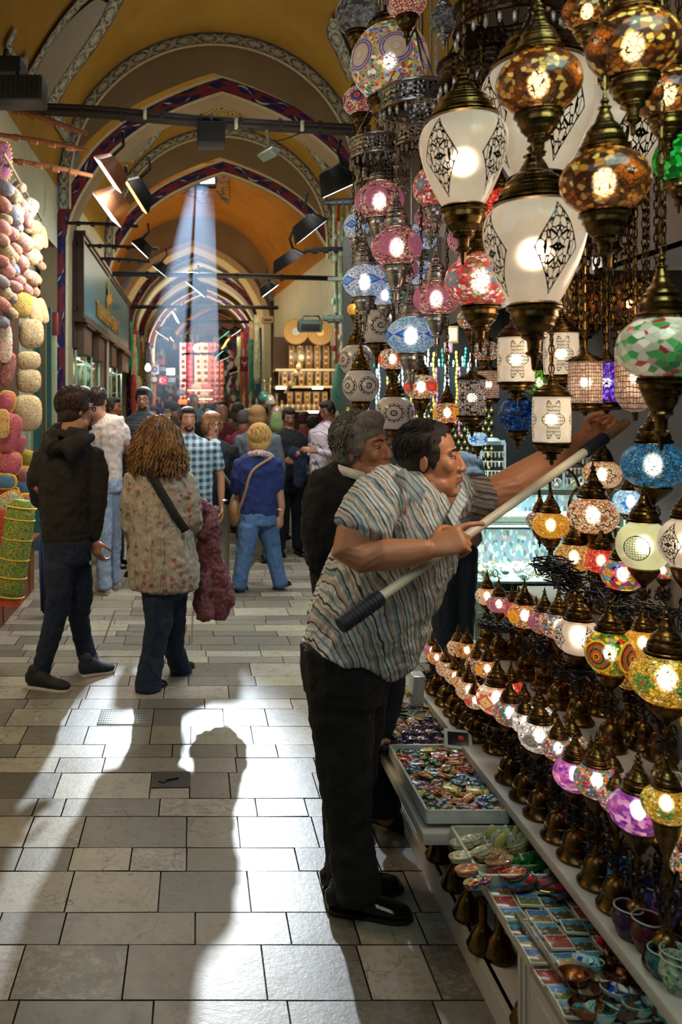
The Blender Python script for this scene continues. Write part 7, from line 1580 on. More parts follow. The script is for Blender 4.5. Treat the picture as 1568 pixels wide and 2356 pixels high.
    f.hand(w, tgt-w, Vector((.1, .75, -.62)), Vector((.1, .3, 1)), .19, (1.0, 1.35, .7), 0, .026, idx=(.15, .35, .3))
    w = f.P(1335, 1014, .11); f.hand(w, f.P(1395, 975, .10)-w, Vector((.3, -.9, .1)), Vector((-.5, 0, .85)), .19, (1.0, 1.3, .7), 0, .024)
    f.done(SK, .0042)
    # pole
    t = thing('extension_pole', 'long pale pole with dark blue grips held by man in striped shirt', 'pole', f.P(780, 1440, -.40)); t.location = (0, 0, 0)
    a, b_ = f.P(782, 1440, -.42), f.P(1445, 968, .02); dr = (b_-a)
    g = G('pole_aluminium'); v = g.co(); n = g.noise(g.n('Mapping', {'Vector': v, 'Scale': (1, 1, 1)}), 40, 3); pm = g.fin(g.bsdf(g.mix(n, '#c8baa0', '#ece2cc'), .4, .0))
    bm = B(); loft(bm, [(a+dr*.1, .0135, .0135), (a+dr*.5, .0135, .0135), (a+dr*.86, .0135, .0135)], 18, round_=False); new('pole_tube', bm, pm, t)
    bm = B(); loft(bm, [(a, .021, .021), (a+dr*.005, .023, .023), (a+dr*.118, .022, .022), (a+dr*.122, .017, .017)], 18, round_=False)
    for k in range(10): c = a+dr*(.012+.01*k); loft(bm, [(c, .0236, .0236), (c+dr*.004, .0236, .0236)], 18, round_=False)
    new('pole_grip', bm, M('#141626', .6), t)
    bm = B(); loft(bm, [(a+dr*.822, .018, .018), (a+dr*.825, .021, .021), (a+dr*.90, .021, .021), (a+dr*.903, .017, .017)], 18, round_=False); new('upper_grip', bm, M('#1a1824', .6), t)
    bm = B(); loft(bm, [(a+dr*.90, .016, .016), (a+dr*.94, .017, .017), (a+dr*.985, .015, .013), (a+dr, .009, .006)], 14, round_=False); new('wooden_tip', bm, M('#8a6a44', .6, 0, .35, 50), t)
front_man()

def old_man():
    f = Fig('grey haired man in black sweater and jeans looking up behind the reaching man', 3.0, .0055); SK = skin('#b8805f')
    BL = cloth_mat('black_knit', '#0a0a0c', 7, .5, .95)
    f.garment('black_sweater', BL, [[(800, 1085, .02, 42, 50), (788, 1105, .02, 74, 66), (782, 1150, .02, 88, 80), (780, 1230, .02, 86, 85), (790, 1320, .02, 78, 82), (800, 1400, .02, 74, 80)], [(735, 1140, -.02, 34), (722, 1220, -.03, 33), (735, 1300, -.06, 30), (790, 1340, -.08, 26)], [(850, 1140, .05, 40), (890, 1220, .06, 34), (900, 1300, .02, 30)]], .007, 4, .016, .13)
    JN = cloth_mat('dark_blue_denim', '#14202f', 8, .5, .9)
    f.garment('jeans', JN, [[(805, 1395, .02, 72, 78), (820, 1470, .04, 72, 74)], [(860, 1470, .08, 56, 55), (888, 1550, .10, 46), (884, 1630, .10, 38), (858, 1710, .10, 34), (868, 1790, .10, 36), (886, 1862, .10, 38)], [(780, 1470, .0, 50, 55), (790, 1660, .05, 38), (800, 1862, .06, 34)]], .008, 4, .012, .12)
    sh = M('#0b0a0a', .18); f.shoe(on(852, 1893, 0)+Vector((0, .05, 0)), on(947, 1912, 0)+Vector((0, 0, 0)), .05, .085, sh); f.shoe(on(770, 1900, 0)+Vector((0, .0, 0)), on(850, 1912, 0), .05, .085, sh)
    bm = B(); loft(bm, [(f.P(806, 1098, 0), 44*f.k, 50*f.k), (f.P(812, 1078, 0), 40*f.k, 46*f.k)], 20, round_=False, cap=False); o = f.plain('shirt_collar', M('#c8c4b8', .8), bm); o.modifiers.new('t', 'SOLIDIFY').thickness = .006
    f.skin_limbs([[(795, 1110, .02, 60), (785, 1230, .02, 70), (800, 1400, .03, 60), (820, 1460, .03, 58)], [(735, 1140, -.02, 26), (722, 1220, -.03, 25), (735, 1300, -.06, 23), (800, 1345, -.08, 20), (830, 1350, -.1, 18)], [(850, 1140, .05, 26), (890, 1220, .06, 24), (900, 1300, .02, 22), (915, 1330, 0, 18)], [(840, 1460, .06, 45), (888, 1550, .10, 32), (884, 1630, .10, 26), (858, 1710, .10, 22), (868, 1790, .10, 22), (886, 1880, .10, 22)], [(800, 1460, .0, 45), (790, 1660, .05, 30), (800, 1880, .06, 24)]])
    for w, d in ((f.P(830, 1350, -.1), (1, 0, -.3)), (f.P(915, 1330, 0), (1, 0, -.2))): f.hand(w, Vector(d), Vector((0, 1, -.2)), Vector((0, 0, 1)))
    f.head(840, 1034, 0, 162, 48, 6, -6, neck=(805, 1100, .02), nr=.38, hair='thick', haircol='#6a655e', brow='#4a4038', mouth='#7a4438')
    f.strands(800, .375, .14, .02, 4, thick=.009)
    # stubble shade and cheek folds are left to the light
    f.done(SK, .005)
old_man()

def hoodie_man():
    f = Fig('man in dark brown hoodie and jeans seen from behind with black glasses', 4.8, .007); SK = skin('#a87a60')
    HD = cloth_mat('brown_fleece', '#1f1a18', 6, .55, .95)
    f.garment('hoodie', HD, [[(170, 1000, 0, 38, 40), (160, 1022, 0, 64, 48), (155, 1060, 0, 72, 56), (152, 1120, 0, 66, 56), (150, 1180, 0, 60, 54), (152, 1236, 0, 58, 50)], [(98, 1045, .0, 24), (86, 1100, -.02, 23), (90, 1150, .05, 21), (120, 1180, .1, 18)],
        [(210, 1040, 0, 28), (226, 1090, 0, 26), (222, 1145, 0, 26, 26), (218, 1190, .02, 21), (216, 1235, .03, 17)], [(215, 1120, .1, 26, 20), (228, 1165, .12, 20, 24)]], .008, 4, .015, .14)
    f.garment('hood', HD, [[(110, 1012, -.08, 14), (125, 1030, -.16, 22), (150, 1038, -.2, 28), (180, 1015, -.14, 20), (208, 1005, -.04, 13)], [(108, 1005, -.04, 12), (130, 985, .0, 13), (165, 982, .04, 12)], [(125, 1000, -.12, 18), (160, 1000, -.15, 20), (195, 998, -.06, 13)]], .007, 4, .008, .1)
    f.garment('hem_band', M('#171312', .95), [[(153, 1228, 0, 60, 51), (153, 1244, 0, 57, 49)]], .008, 2)
    JN = cloth_mat('dark_denim', '#16233a', 9, .6, .9)
    f.garment('jeans', JN, [[(155, 1240, 0, 56, 50), (155, 1290, 0, 55, 50)], [(138, 1300, -.05, 36), (136, 1370, -.06, 31), (126, 1430, -.05, 26), (108, 1490, -.05, 23), (94, 1545, -.04, 21)], [(178, 1300, .05, 34), (186, 1370, .08, 29), (180, 1420, .12, 25), (190, 1470, .2, 22), (203, 1515, .22, 22)]], .008, 4, .010, .1)
    cf = M('#4a5a6a', .9); f.garment('rolled_cuff', cf, [[(93, 1540, -.04, 24), (91, 1560, -.04, 23)]], .006, 2); f.garment('rolled_cuff', cf, [[(202, 1508, .22, 23), (205, 1525, .22, 23)]], .006, 2)
    sh = M('#181b20', .8); so = M('#c8c4b8', .6); f.shoe(on(62, 1583, 0)+Vector((0, .02, 0)), on(160, 1590, 0), .047, .085, sh, solemat=so); f.shoe(on(186, 1556, 0), on(260, 1546, 0)+Vector((0, .02, 0)), .047, .085, M('#1c2836', .8), solemat=so)
    f.skin_limbs([[(155, 1035, 0, 42, 30), (152, 1130, 0, 48, 38), (155, 1280, 0, 42, 36)], [(98, 1045, 0, 17), (88, 1120, -.02, 16), (120, 1180, .1, 13)], [(210, 1040, 0, 18), (222, 1140, 0, 17), (216, 1238, .03, 12)], [(138, 1290, -.05, 26), (136, 1370, -.05, 20), (126, 1430, -.05, 17), (108, 1490, -.05, 13), (94, 1555, -.04, 12)], [(178, 1290, .05, 26), (186, 1370, .08, 18), (180, 1420, .12, 15), (190, 1470, .2, 12), (204, 1530, .22, 12)]])
    f.head(178, 944, .0, 103, 118, 2, 0, neck=(168, 1008, 0), nr=.36, hair='thick', haircol='#2c1a12', glasses=True, beard='#3a2a22')
    f.strands(700, .375, .16, .008, 5, low=-.25, thick=.009)
    w = f.P(216, 1238, .03); f.hand(w, Vector((.18, 0, -1)), Vector((.6, .7, 0)), Vector((.8, .3, 0)), .19, (.5, .7, .5), 0, .02); w = f.P(120, 1180, .1); f.hand(w, Vector((1, .3, -.1)), Vector((0, 0, -1)), Vector((0, 1, 0)))
    f.done(SK, .0065)
hoodie_man()

def curly_woman():
    f = Fig('woman with long curly hair in floral blouse walking away with shoulder strap', 4.75, .007); SK = skin('#a87a60')
    def b(g, v):
        n = g.noise(v, 3, 2); base = '#b0a595'
        d = g.vor(v, 19, rand=.8); rc = g.xyz(g.vor(v, 19, out=1, rand=.8))[0]; w_ = g.noise(v, 70, 3)
        fl = g.m('MULTIPLY', g.m('LESS_THAN', g.m('ADD', d, g.m('MULTIPLY', g.m('SUBTRACT', w_, .5), .55)), .27), g.m('GREATER_THAN', rc, .25))
        c = g.mix(fl, base, '#a0524a'); d2 = g.m('LESS_THAN', g.m('ADD', g.vor(v, 60), g.m('MULTIPLY', g.m('SUBTRACT', w_, .5), .8)), .20)
        return g.mix(g.m('MULTIPLY', d2, .6), c, '#8a7468')
    FB = cloth_mat('floral_blouse_cloth', '#b0a595', 11, .8, .85, (1.5, 1.5, .25), b)
    f.garment('floral_blouse', FB, [[(362, 1070, 0, 36, 32), (362, 1086, 0, 62, 42), (364, 1120, 0, 72, 50), (366, 1170, 0, 70, 54), (370, 1230, 0, 74, 58), (374, 1290, 0, 82, 64), (377, 1330, 0, 84, 66), (377, 1352, 0, 80, 62)], [(312, 1095, 0, 26), (300, 1150, .0, 24), (300, 1210, .05, 22), (312, 1250, .15, 19)],
        [(420, 1100, .0, 28), (436, 1150, .0, 27), (443, 1195, .0, 25), (446, 1225, .1, 22)]], .008, 4, .016, .10)
    JN = cloth_mat('blue_denim', '#16283e', 8, .5, .9)
    f.garment('jeans', JN, [[(378, 1330, 0, 62, 52), (378, 1365, 0, 56, 50)], [(362, 1370, -.04, 36), (366, 1430, -.05, 33), (352, 1500, -.06, 27), (342, 1560, -.07, 30), (340, 1585, -.07, 32)], [(398, 1370, .05, 34), (396, 1430, .08, 31), (398, 1490, .15, 25), (412, 1530, .22, 24), (418, 1550, .24, 26)]], .008, 4, .010, .1)
    sh = M('#0c0b0c', .3); f.shoe(on(318, 1594, 0)+Vector((0, 0, 0)), on(378, 1590, 0)+Vector((0, .12, 0)), .04, .05, sh); f.shoe(on(402, 1556, 0), on(440, 1545, 0)+Vector((0, .12, 0)), .04, .05, sh)
    f.skin_limbs([[(362, 1092, 0, 38, 24), (366, 1170, 0, 50, 36), (378, 1340, 0, 42, 38)], [(312, 1095, 0, 16), (300, 1200, .05, 15), (318, 1262, .2, 12)], [(420, 1100, 0, 17), (443, 1195, 0, 15), (455, 1235, .18, 11)], [(362, 1360, -.04, 26), (366, 1430, -.05, 20), (352, 1500, -.06, 15), (340, 1590, -.07, 12)], [(398, 1360, .05, 24), (396, 1430, .08, 18), (398, 1490, .15, 14), (418, 1552, .24, 12)]])
    w = f.P(455, 1235, .18); f.hand(w, Vector((.6, .6, -.3)), Vector((0, -.3, -1)), Vector((-1, .3, 0)), .17); w = f.P(318, 1262, .2); f.hand(w, Vector((.4, .7, -.2)), Vector((0, 0, -1)), Vector((1, 0, 0)), .17)
    f.head(364, 1003, 0, 92, 178, 0, 0, neck=(362, 1075, 0), nr=.3, hair=None, haircol='#4a2f1e', detail=False)
    # hair volume plus curls
    b_ = B(); f.limb(b_, [(364, 968, .0, 30, 30), (364, 982, .0, 44, 42), (362, 1010, -.02, 50, 44), (362, 1045, -.03, 58, 46), (366, 1075, -.04, 58, 44), (368, 1092, -.04, 44, 34)])
    ho = f.kids.append(remesh(new('hair', b_, f.hmat), .007, 3, .02, .03)) or f.kids[-1]
    r = random.Random(3); bm = B()
    for i in range(330):
        a = r.uniform(-PI, PI); st = Vector((math.cos(a), math.sin(a))); pts = []; ph = r.uniform(0, 6); amp = r.uniform(1.5, 4); z0 = r.uniform(954, 1010); z1 = r.uniform(1050, 1102)
        for k in range(15):
            t = k/14; y = z0+(z1-z0)*t; rad = 36+28*min(1, (y-960)/85)+amp*.6+(6*t if r.random() < .2 else 0)
            rad *= min(1, max(.12, math.sqrt(max(0, (y-952)/34))))
            x = 364+st.x*rad+amp*math.sin(ph+t*14); d = -.02+st.y*rad*f.k*.78+amp*f.k*math.cos(ph+t*14); pts.append(f.P(x, y, d))
        tube(bm, pts, .0042, 4)
    hg = G('curl_strands'); n = hg.noise(hg.co(), 12, 3); hs = hg.fin(hg.bsdf(hg.mix(hg.m('MULTIPLY_ADD', n, 2, -.5), '#3a2416', '#a07848'), .38)); o = new('curls', bm, hs, ho); o['kind'] = 'stuff'
    # strap
    bm = B(); pts = [f.P(338, 1070, -.14), f.P(352, 1100, -.155), f.P(378, 1145, -.175), f.P(405, 1190, -.19), f.P(428, 1222, -.17)]; c = curve(pts, 6); pr = None
    for p in c:
        wv = Vector((.75, 0, .45))*.028; a_, b2 = bm.verts.new(p-wv), bm.verts.new(p+wv)
        if pr: bm.faces.new((pr[0], a_, b2, pr[1]))
        pr = (a_, b2)
    o = f.plain('shoulder_strap', M('#0e0c0c', .8), bm); o.modifiers.new('t', 'SOLIDIFY').thickness = .006
    f.done(SK, .0065)
    # burgundy coat
    g = Fig('', 4.75); bm = B()
    g.limb(bm, [(458, 1155, .1, 14), (478, 1180, .1, 24, 20), (485, 1215, .1, 26, 22), (478, 1270, .1, 30, 22), (488, 1330, .1, 40, 22), (498, 1385, .1, 44, 20), (486, 1410, .1, 36, 16)]); g.limb(bm, [(440, 1215, .08, 14), (465, 1225, .05, 20), (482, 1200, .05, 16)]); g.limb(bm, [(470, 1330, .05, 16), (462, 1380, .05, 20), (474, 1416, .05, 22)]); g.limb(bm, [(500, 1300, .12, 16), (520, 1350, .12, 18), (528, 1384, .12, 14)])
    def cb(gg, v): return gg.mix(gg.m('GREATER_THAN', gg.vor(v, 95, rand=.1), .42), '#5a1420', '#8a5a60')
    o = remesh(new('draped_coat', bm, cloth_mat('burgundy_tweed', '#5a1420', 10, .9, .9, (1.6, 1.6, .3), cb)), .008, 3, .02, .07); tag(o, 'burgundy tweed coat draped over the arm of the curly haired woman', 'coat')
curly_woman()

def blonde_woman():
    f = Fig('blonde woman in royal blue sweater and light jeans walking away', 7.2, .009); SK = skin('#b88a70')
    BL = cloth_mat('royal_blue_knit', '#1c2c66', 9, .6, .9)
    f.garment('blue_sweater', BL, [[(592, 1040, 0, 18, 18), (592, 1052, 0, 42, 28), (592, 1080, 0, 48, 34), (594, 1130, 0, 44, 34), (594, 1182, 0, 46, 36)], [(552, 1065, 0, 16), (545, 1100, .0, 15), (543, 1130, .05, 14)], [(632, 1062, 0, 17), (640, 1100, 0, 15), (640, 1124, 0, 14)]], .009, 3, .014, .12)
    JN = cloth_mat('light_denim', '#4a6a96', 9, .5, .9)
    f.garment('jeans', JN, [[(592, 1178, 0, 44, 36), (592, 1205, 0, 46, 38)], [(572, 1210, -.05, 26), (565, 1260, -.06, 22), (556, 1310, -.08, 18), (549, 1350, -.08, 19)], [(614, 1210, .05, 27), (626, 1260, .06, 21), (636, 1310, .02, 17), (645, 1346, 0, 18)]], .009, 3, .01, .1)
    f.shoe(on(538, 1364, 0)+Vector((0, -.02, 0)), on(566, 1360, 0)+Vector((0, .14, 0)), .045, .06); f.shoe(on(632, 1356, 0), on(668, 1350, 0)+Vector((0, .12, 0)), .045, .06)
    f.skin_limbs([[(592, 1055, 0, 24, 16), (594, 1130, 0, 30, 22), (592, 1200, 0, 30, 22)], [(552, 1065, 0, 12), (545, 1125, .05, 10), (552, 1165, .1, 8)], [(632, 1062, 0, 12), (641, 1125, 0, 11), (647, 1165, 0, 9), (646, 1185, 0, 7)], [(572, 1210, -.05, 16), (565, 1260, -.06, 12), (556, 1310, -.08, 9), (549, 1358, -.08, 8)], [(614, 1210, .05, 16), (626, 1260, .06, 11), (636, 1310, .02, 8), (645, 1350, 0, 8)]])
    w = f.P(646, 1185, 0); f.hand(w, Vector((-.1, 0, -1)), Vector((-.5, .8, 0)), Vector((-.7, .3, 0)), .18); w = f.P(552, 1165, .1); f.hand(w, Vector((.2, .2, -1)), Vector((0, 1, 0)), Vector((1, 0, 0)), .18)
    f.head(597, 1010, 0, 60, 172, 0, 0, neck=(592, 1048, 0), nr=.3, hair='bob', haircol='#b08a4e', detail=False)
    f.strands(500, .43, .3, .01, 6, low=-.5, thick=.014)
    bm = B(); tube(bm, curve([f.P(625, 1052, -.14), f.P(580, 1085, -.17), f.P(562, 1140, -.15), f.P(545, 1185, -.08)], 6), .012, 6); f.plain('tan_strap', M('#8a6a4a', .6), bm)
    bm = B(); tube(bm, curve([f.P(575, 1046, -.05), f.P(596, 1042, -.12), f.P(618, 1048, -.05), f.P(628, 1058, .02)], 6), .03, 8); f.plain('scarf', M('#b89a9a', .8, 0, .5, 60), bm)
    bm = B(); ell(bm, f.P(540, 1180, 0), (.06, .09, .12), 12, 8); f.plain('tan_bag', M('#8a6444', .5), bm)
    bm = B(); ell(bm, f.P(644, 1172, 0), (.035, .035, .012), 12, 6); f.plain('bracelet', M('#c8b8a8', .3), bm)
    f.done(SK, .0085)
    bm = B(); g = Fig('', 7.2); g.limb(bm, [(585, 1195, .3, 8), (590, 1230, .3, 22, 10), (585, 1270, .3, 18, 8), (572, 1305, .3, 6, 4)]); tag(remesh(new('cloth_bag', bm, M('#b8ae98', .9)), .01, 2), 'cream cloth bag hanging beyond the blonde woman\'s legs', 'bag')
blonde_woman()

def white_tee_man():
    f = Fig('man in pale t-shirt and light jeans seen from behind beyond the hoodie man', 7.1, .009); SK = skin('#b0806a')
    TE = cloth_mat('pale_cotton', '#c8b8b4', 8, .5, .9)
    f.garment('white_shirt', TE, [[(232, 962, 0, 16, 16), (245, 975, 0, 42, 28), (248, 1000, 0, 44, 32), (246, 1050, 0, 36, 30), (248, 1108, 0, 34, 30)], [(283, 985, 0, 14), (288, 1012, 0, 13)], [(210, 985, 0, 15), (204, 1012, 0, 13)]], .009, 3, .012, .12)
    JN = cloth_mat('pale_denim', '#8a9ab8', 9, .6, .9)
    f.garment('jeans', JN, [[(250, 1100, 0, 33, 30), (250, 1130, 0, 33, 30)], [(240, 1140, -.03, 22), (240, 1220, -.05, 19), (238, 1290, -.05, 17), (240, 1350, -.05, 19)], [(262, 1140, .05, 22), (262, 1220, .08, 18), (262, 1290, .1, 15), (264, 1336, .12, 15)]], .009, 3, .01, .1)
    wm = M('#b8a898', .6); f.shoe(on(222, 1364, 0), on(258, 1366, 0), .045, .06, wm, solemat=M('#c8c0b0', .6)); f.shoe(on(250, 1352, 0), on(276, 1348, 0), .04, .06, wm, solemat=M('#c8c0b0', .6))
    f.skin_limbs([[(243, 985, 0, 26, 16), (246, 1050, 0, 24, 18), (250, 1120, 0, 22, 18)], [(283, 985, 0, 10), (290, 1020, 0, 10), (288, 1035, .1, 9), (270, 1040, .2, 7)], [(210, 985, 0, 10), (202, 1030, 0, 9), (210, 1060, .1, 7)], [(240, 1130, -.03, 15), (240, 1220, -.05, 10), (240, 1355, -.05, 8)], [(262, 1130, .05, 15), (262, 1220, .08, 10), (264, 1340, .12, 8)]])
    w = f.P(270, 1040, .2); f.hand(w, Vector((-1, .3, 0)), Vector((0, 0, -1)), Vector((0, 1, 0))); w = f.P(210, 1060, .1); f.hand(w, Vector((.3, .3, -.8)), Vector((0, 1, 0)), Vector((1, 0, 0)))
    f.head(226, 922, 0, 62, 160, 0, 0, neck=(234, 968, 0), nr=.34, hair='short', haircol='#2a1810', detail=False)
    f.strands(300, .34, .12, .005, 7, thick=.012)
    f.done(SK, .0085)
white_tee_man()

def counter_customer():
    f = Fig('bending person in grey blue shirt and jeans behind the reaching man', 4.3, .009); SK = skin('#a87a60')
    f.garment('grey_blue_shirt', cloth_mat('grey_blue_cotton', '#8a98a8', 8, .5, .9), [[(1020, 1070, 0, 40, 36), (1060, 1085, 0, 56, 50), (1072, 1130, 0, 54, 52), (1060, 1200, 0, 50, 48)], [(1085, 1090, -.1, 28), (1095, 1150, -.12, 22), (1080, 1190, -.1, 18)]], .01, 3, .014, .12)
    f.garment('jeans', cloth_mat('grey_denim', '#1f2c3c', 8, .5, .9), [[(1050, 1200, 0, 52, 46), (1048, 1250, 0, 52, 46)], [(1022, 1260, 0, 32), (1020, 1400, 0, 28), (1022, 1620, 0, 24)], [(1068, 1260, .02, 32), (1064, 1400, .02, 28), (1062, 1620, .02, 24)]], .01, 3, .012, .12)
    f.shoe(on(1005, 1648, 0)+Vector((0, 0, 0)), on(1045, 1640, 0)+Vector((0, .1, 0)), .045, .07); f.shoe(on(1050, 1648, 0), on(1090, 1640, 0)+Vector((0, .1, 0)), .045, .07)
    f.skin_limbs([[(1030, 1075, 0, 30), (1065, 1130, 0, 40), (1050, 1240, 0, 40)], [(1085, 1090, -.1, 18), (1095, 1150, -.12, 15), (1075, 1200, -.1, 11)], [(1022, 1260, 0, 24), (1022, 1630, 0, 14)], [(1068, 1260, .02, 24), (1062, 1630, .02, 14)]])
    w = f.P(1075, 1200, -.1); f.hand(w, Vector((.5, 0, -1)), Vector((0, 1, 0)), Vector((-1, 0, 0)))
    f.head(985, 1040, .05, 95, 60, -20, 0, neck=(1020, 1075, 0), nr=.34, hair='short', haircol='#20160f', detail=False)
    f.done(SK, .009)
counter_customer()

# ---- standing people built from one set of proportions
def stand_person(label, x, ytop, D, yaw, shirt, trou, hair='short', haircol='#1a120c', skincol='#a87a60', height=None, beard=None, glasses=False, sleeves='long', arms='down', hyaw=None, hpitch=0, shirtmat=None, wide=1.0, sh=None, extra=None, vox=.011, brow=None, stride=.0):
    """metric figure: x, ytop = pixel of the head top"""
    f = Fig(label, D, vox); k = D/F; top = H-(ytop-CY)*k; Ht = top; X = (x-CX)*k
    hh = .225 if Ht > 1.4 else .21; hp = hh/k
    ya = math.radians(yaw); fx, fy = math.sin(ya), -math.cos(ya)     # facing direction
    def W_(sx, fw, z): return Vector((X+sx*math.cos(ya)+fw*fx, D+sx*math.sin(ya)+fw*fy, z))
    SW = .20*wide; sz = Ht-.30; hipz = Ht*.50; up = Vector((math.cos(ya), math.sin(ya), 0))
    def L(bm, pts): loft(bm, [(p, a, b) for p, a, b in pts], 14, up=up)
    s_ = B(); w = wide
    L(s_, [(W_(0, 0, sz+.06), .07, .07), (W_(0, 0, sz+.02), SW*.75, .09), (W_(0, .01, sz-.06), SW, .12*w), (W_(0, .02, sz-.25), SW*.88, .13*w), (W_(0, .03, hipz+.08), SW*.86, .13*w), (W_(0, .0, hipz-.04), SW*.9, .125*w)])
    arms_ = {'down': [((.0, 0), (.03, -.30), (.06, -.55)), ((.0, 0), (.03, -.30), (.06, -.55))], 'bent': [((.0, 0), (.0, -.28), (.24, -.26)), ((.0, 0), (.0, -.28), (.24, -.22))], 'cross': [((.0, 0), (.04, -.28), (.20, -.20)), ((.0, 0), (.04, -.28), (.20, -.20))]}[arms]
    skl = []
    for sd, A in zip((-1, 1), arms_):
        p0 = W_(sd*SW*.92, A[0][0], sz-.03); p1 = W_(sd*(SW+.045), A[1][0], sz+A[1][1]); inx = .10 if arms != 'down' else -.02; p2 = W_(sd*(SW+.02-inx), A[2][0], sz+A[2][1])
        skl.append((p0, p1, p2)); L(f.skinbm, [(W_(sd*.1, 0, sz-.05), .04, .04), (p0, .042, .042), (p1, .036, .036), (p1.lerp(p2, .5), .034, .034), (p2, .024, .024)])
        d = (p2-p1).normalized(); f.hand(p2, d, Vector((-sd*up.x, -sd*up.y, 0))+Vector((0, 0, -.3)), Vector((fx, fy, 0)) if arms == 'down' else Vector((0, 0, 1)), .185, (.4, .5, .4), 0, .022)
        if sleeves == 'long': L(s_, [(p0, .062, .062), (p1, .050, .050), (p1.lerp(p2, .9), .038, .038)])
        else: L(s_, [(p0, .065, .065), (p0.lerp(p1, .75), .058, .058)])
    mt = shirtmat or cloth_mat('shirt_cloth', shirt, 8, .5, .9)
    f.kids.append(remesh(new('shirt', s_, mt), vox, 3, .012, .13))
    t_ = B(); L(t_, [(W_(0, 0, hipz+.02), SW*.86, .12*w), (W_(0, 0, hipz-.10), SW*.88, .125*w)])
    for sd in (-1, 1):
        st = stride*sd
        L(t_, [(W_(sd*.09, 0, hipz-.08), .09, .095), (W_(sd*.095, st*.5, hipz*.52), .068, .068), (W_(sd*.10, st, .07), .062, .062)]); L(f.skinbm, [(W_(sd*.07, 0, hipz), .07, .08), (W_(sd*.095, st*.5, hipz*.52), .05, .05), (W_(sd*.10, st, .06), .035, .035)])
        f.shoe(W_(sd*.10, st-.07, 0), W_(sd*.12, st+.19, 0), .046, .065, sh)
    f.kids.append(remesh(new('trousers', t_, cloth_mat('trouser_cloth', trou, 8, .4, .9)), vox, 3))
    L(f.skinbm, [(W_(0, 0, sz), SW*.7, .08), (W_(0, .01, sz-.25), SW*.7, .10), (W_(0, 0, hipz-.06), SW*.72, .10)])
    y0 = ytop+hp*.5; nk = W_(0, 0, sz+.03); Dn = nk.y; xn = CX+nk.x*F/Dn; yn = CY-(nk.z-H)*F/Dn
    f.head(x, y0, 0, hp, hyaw if hyaw is not None else yaw, hpitch, 0, neck=(xn, yn, Dn-D), nr=.32, hair=hair, haircol=haircol, beard=beard, glasses=glasses, detail=D < 9, brow=brow)
    f.W = W_; f.sz = sz; f.hipz = hipz
    if extra: extra(f)
    return f.done(skin(skincol), vox)
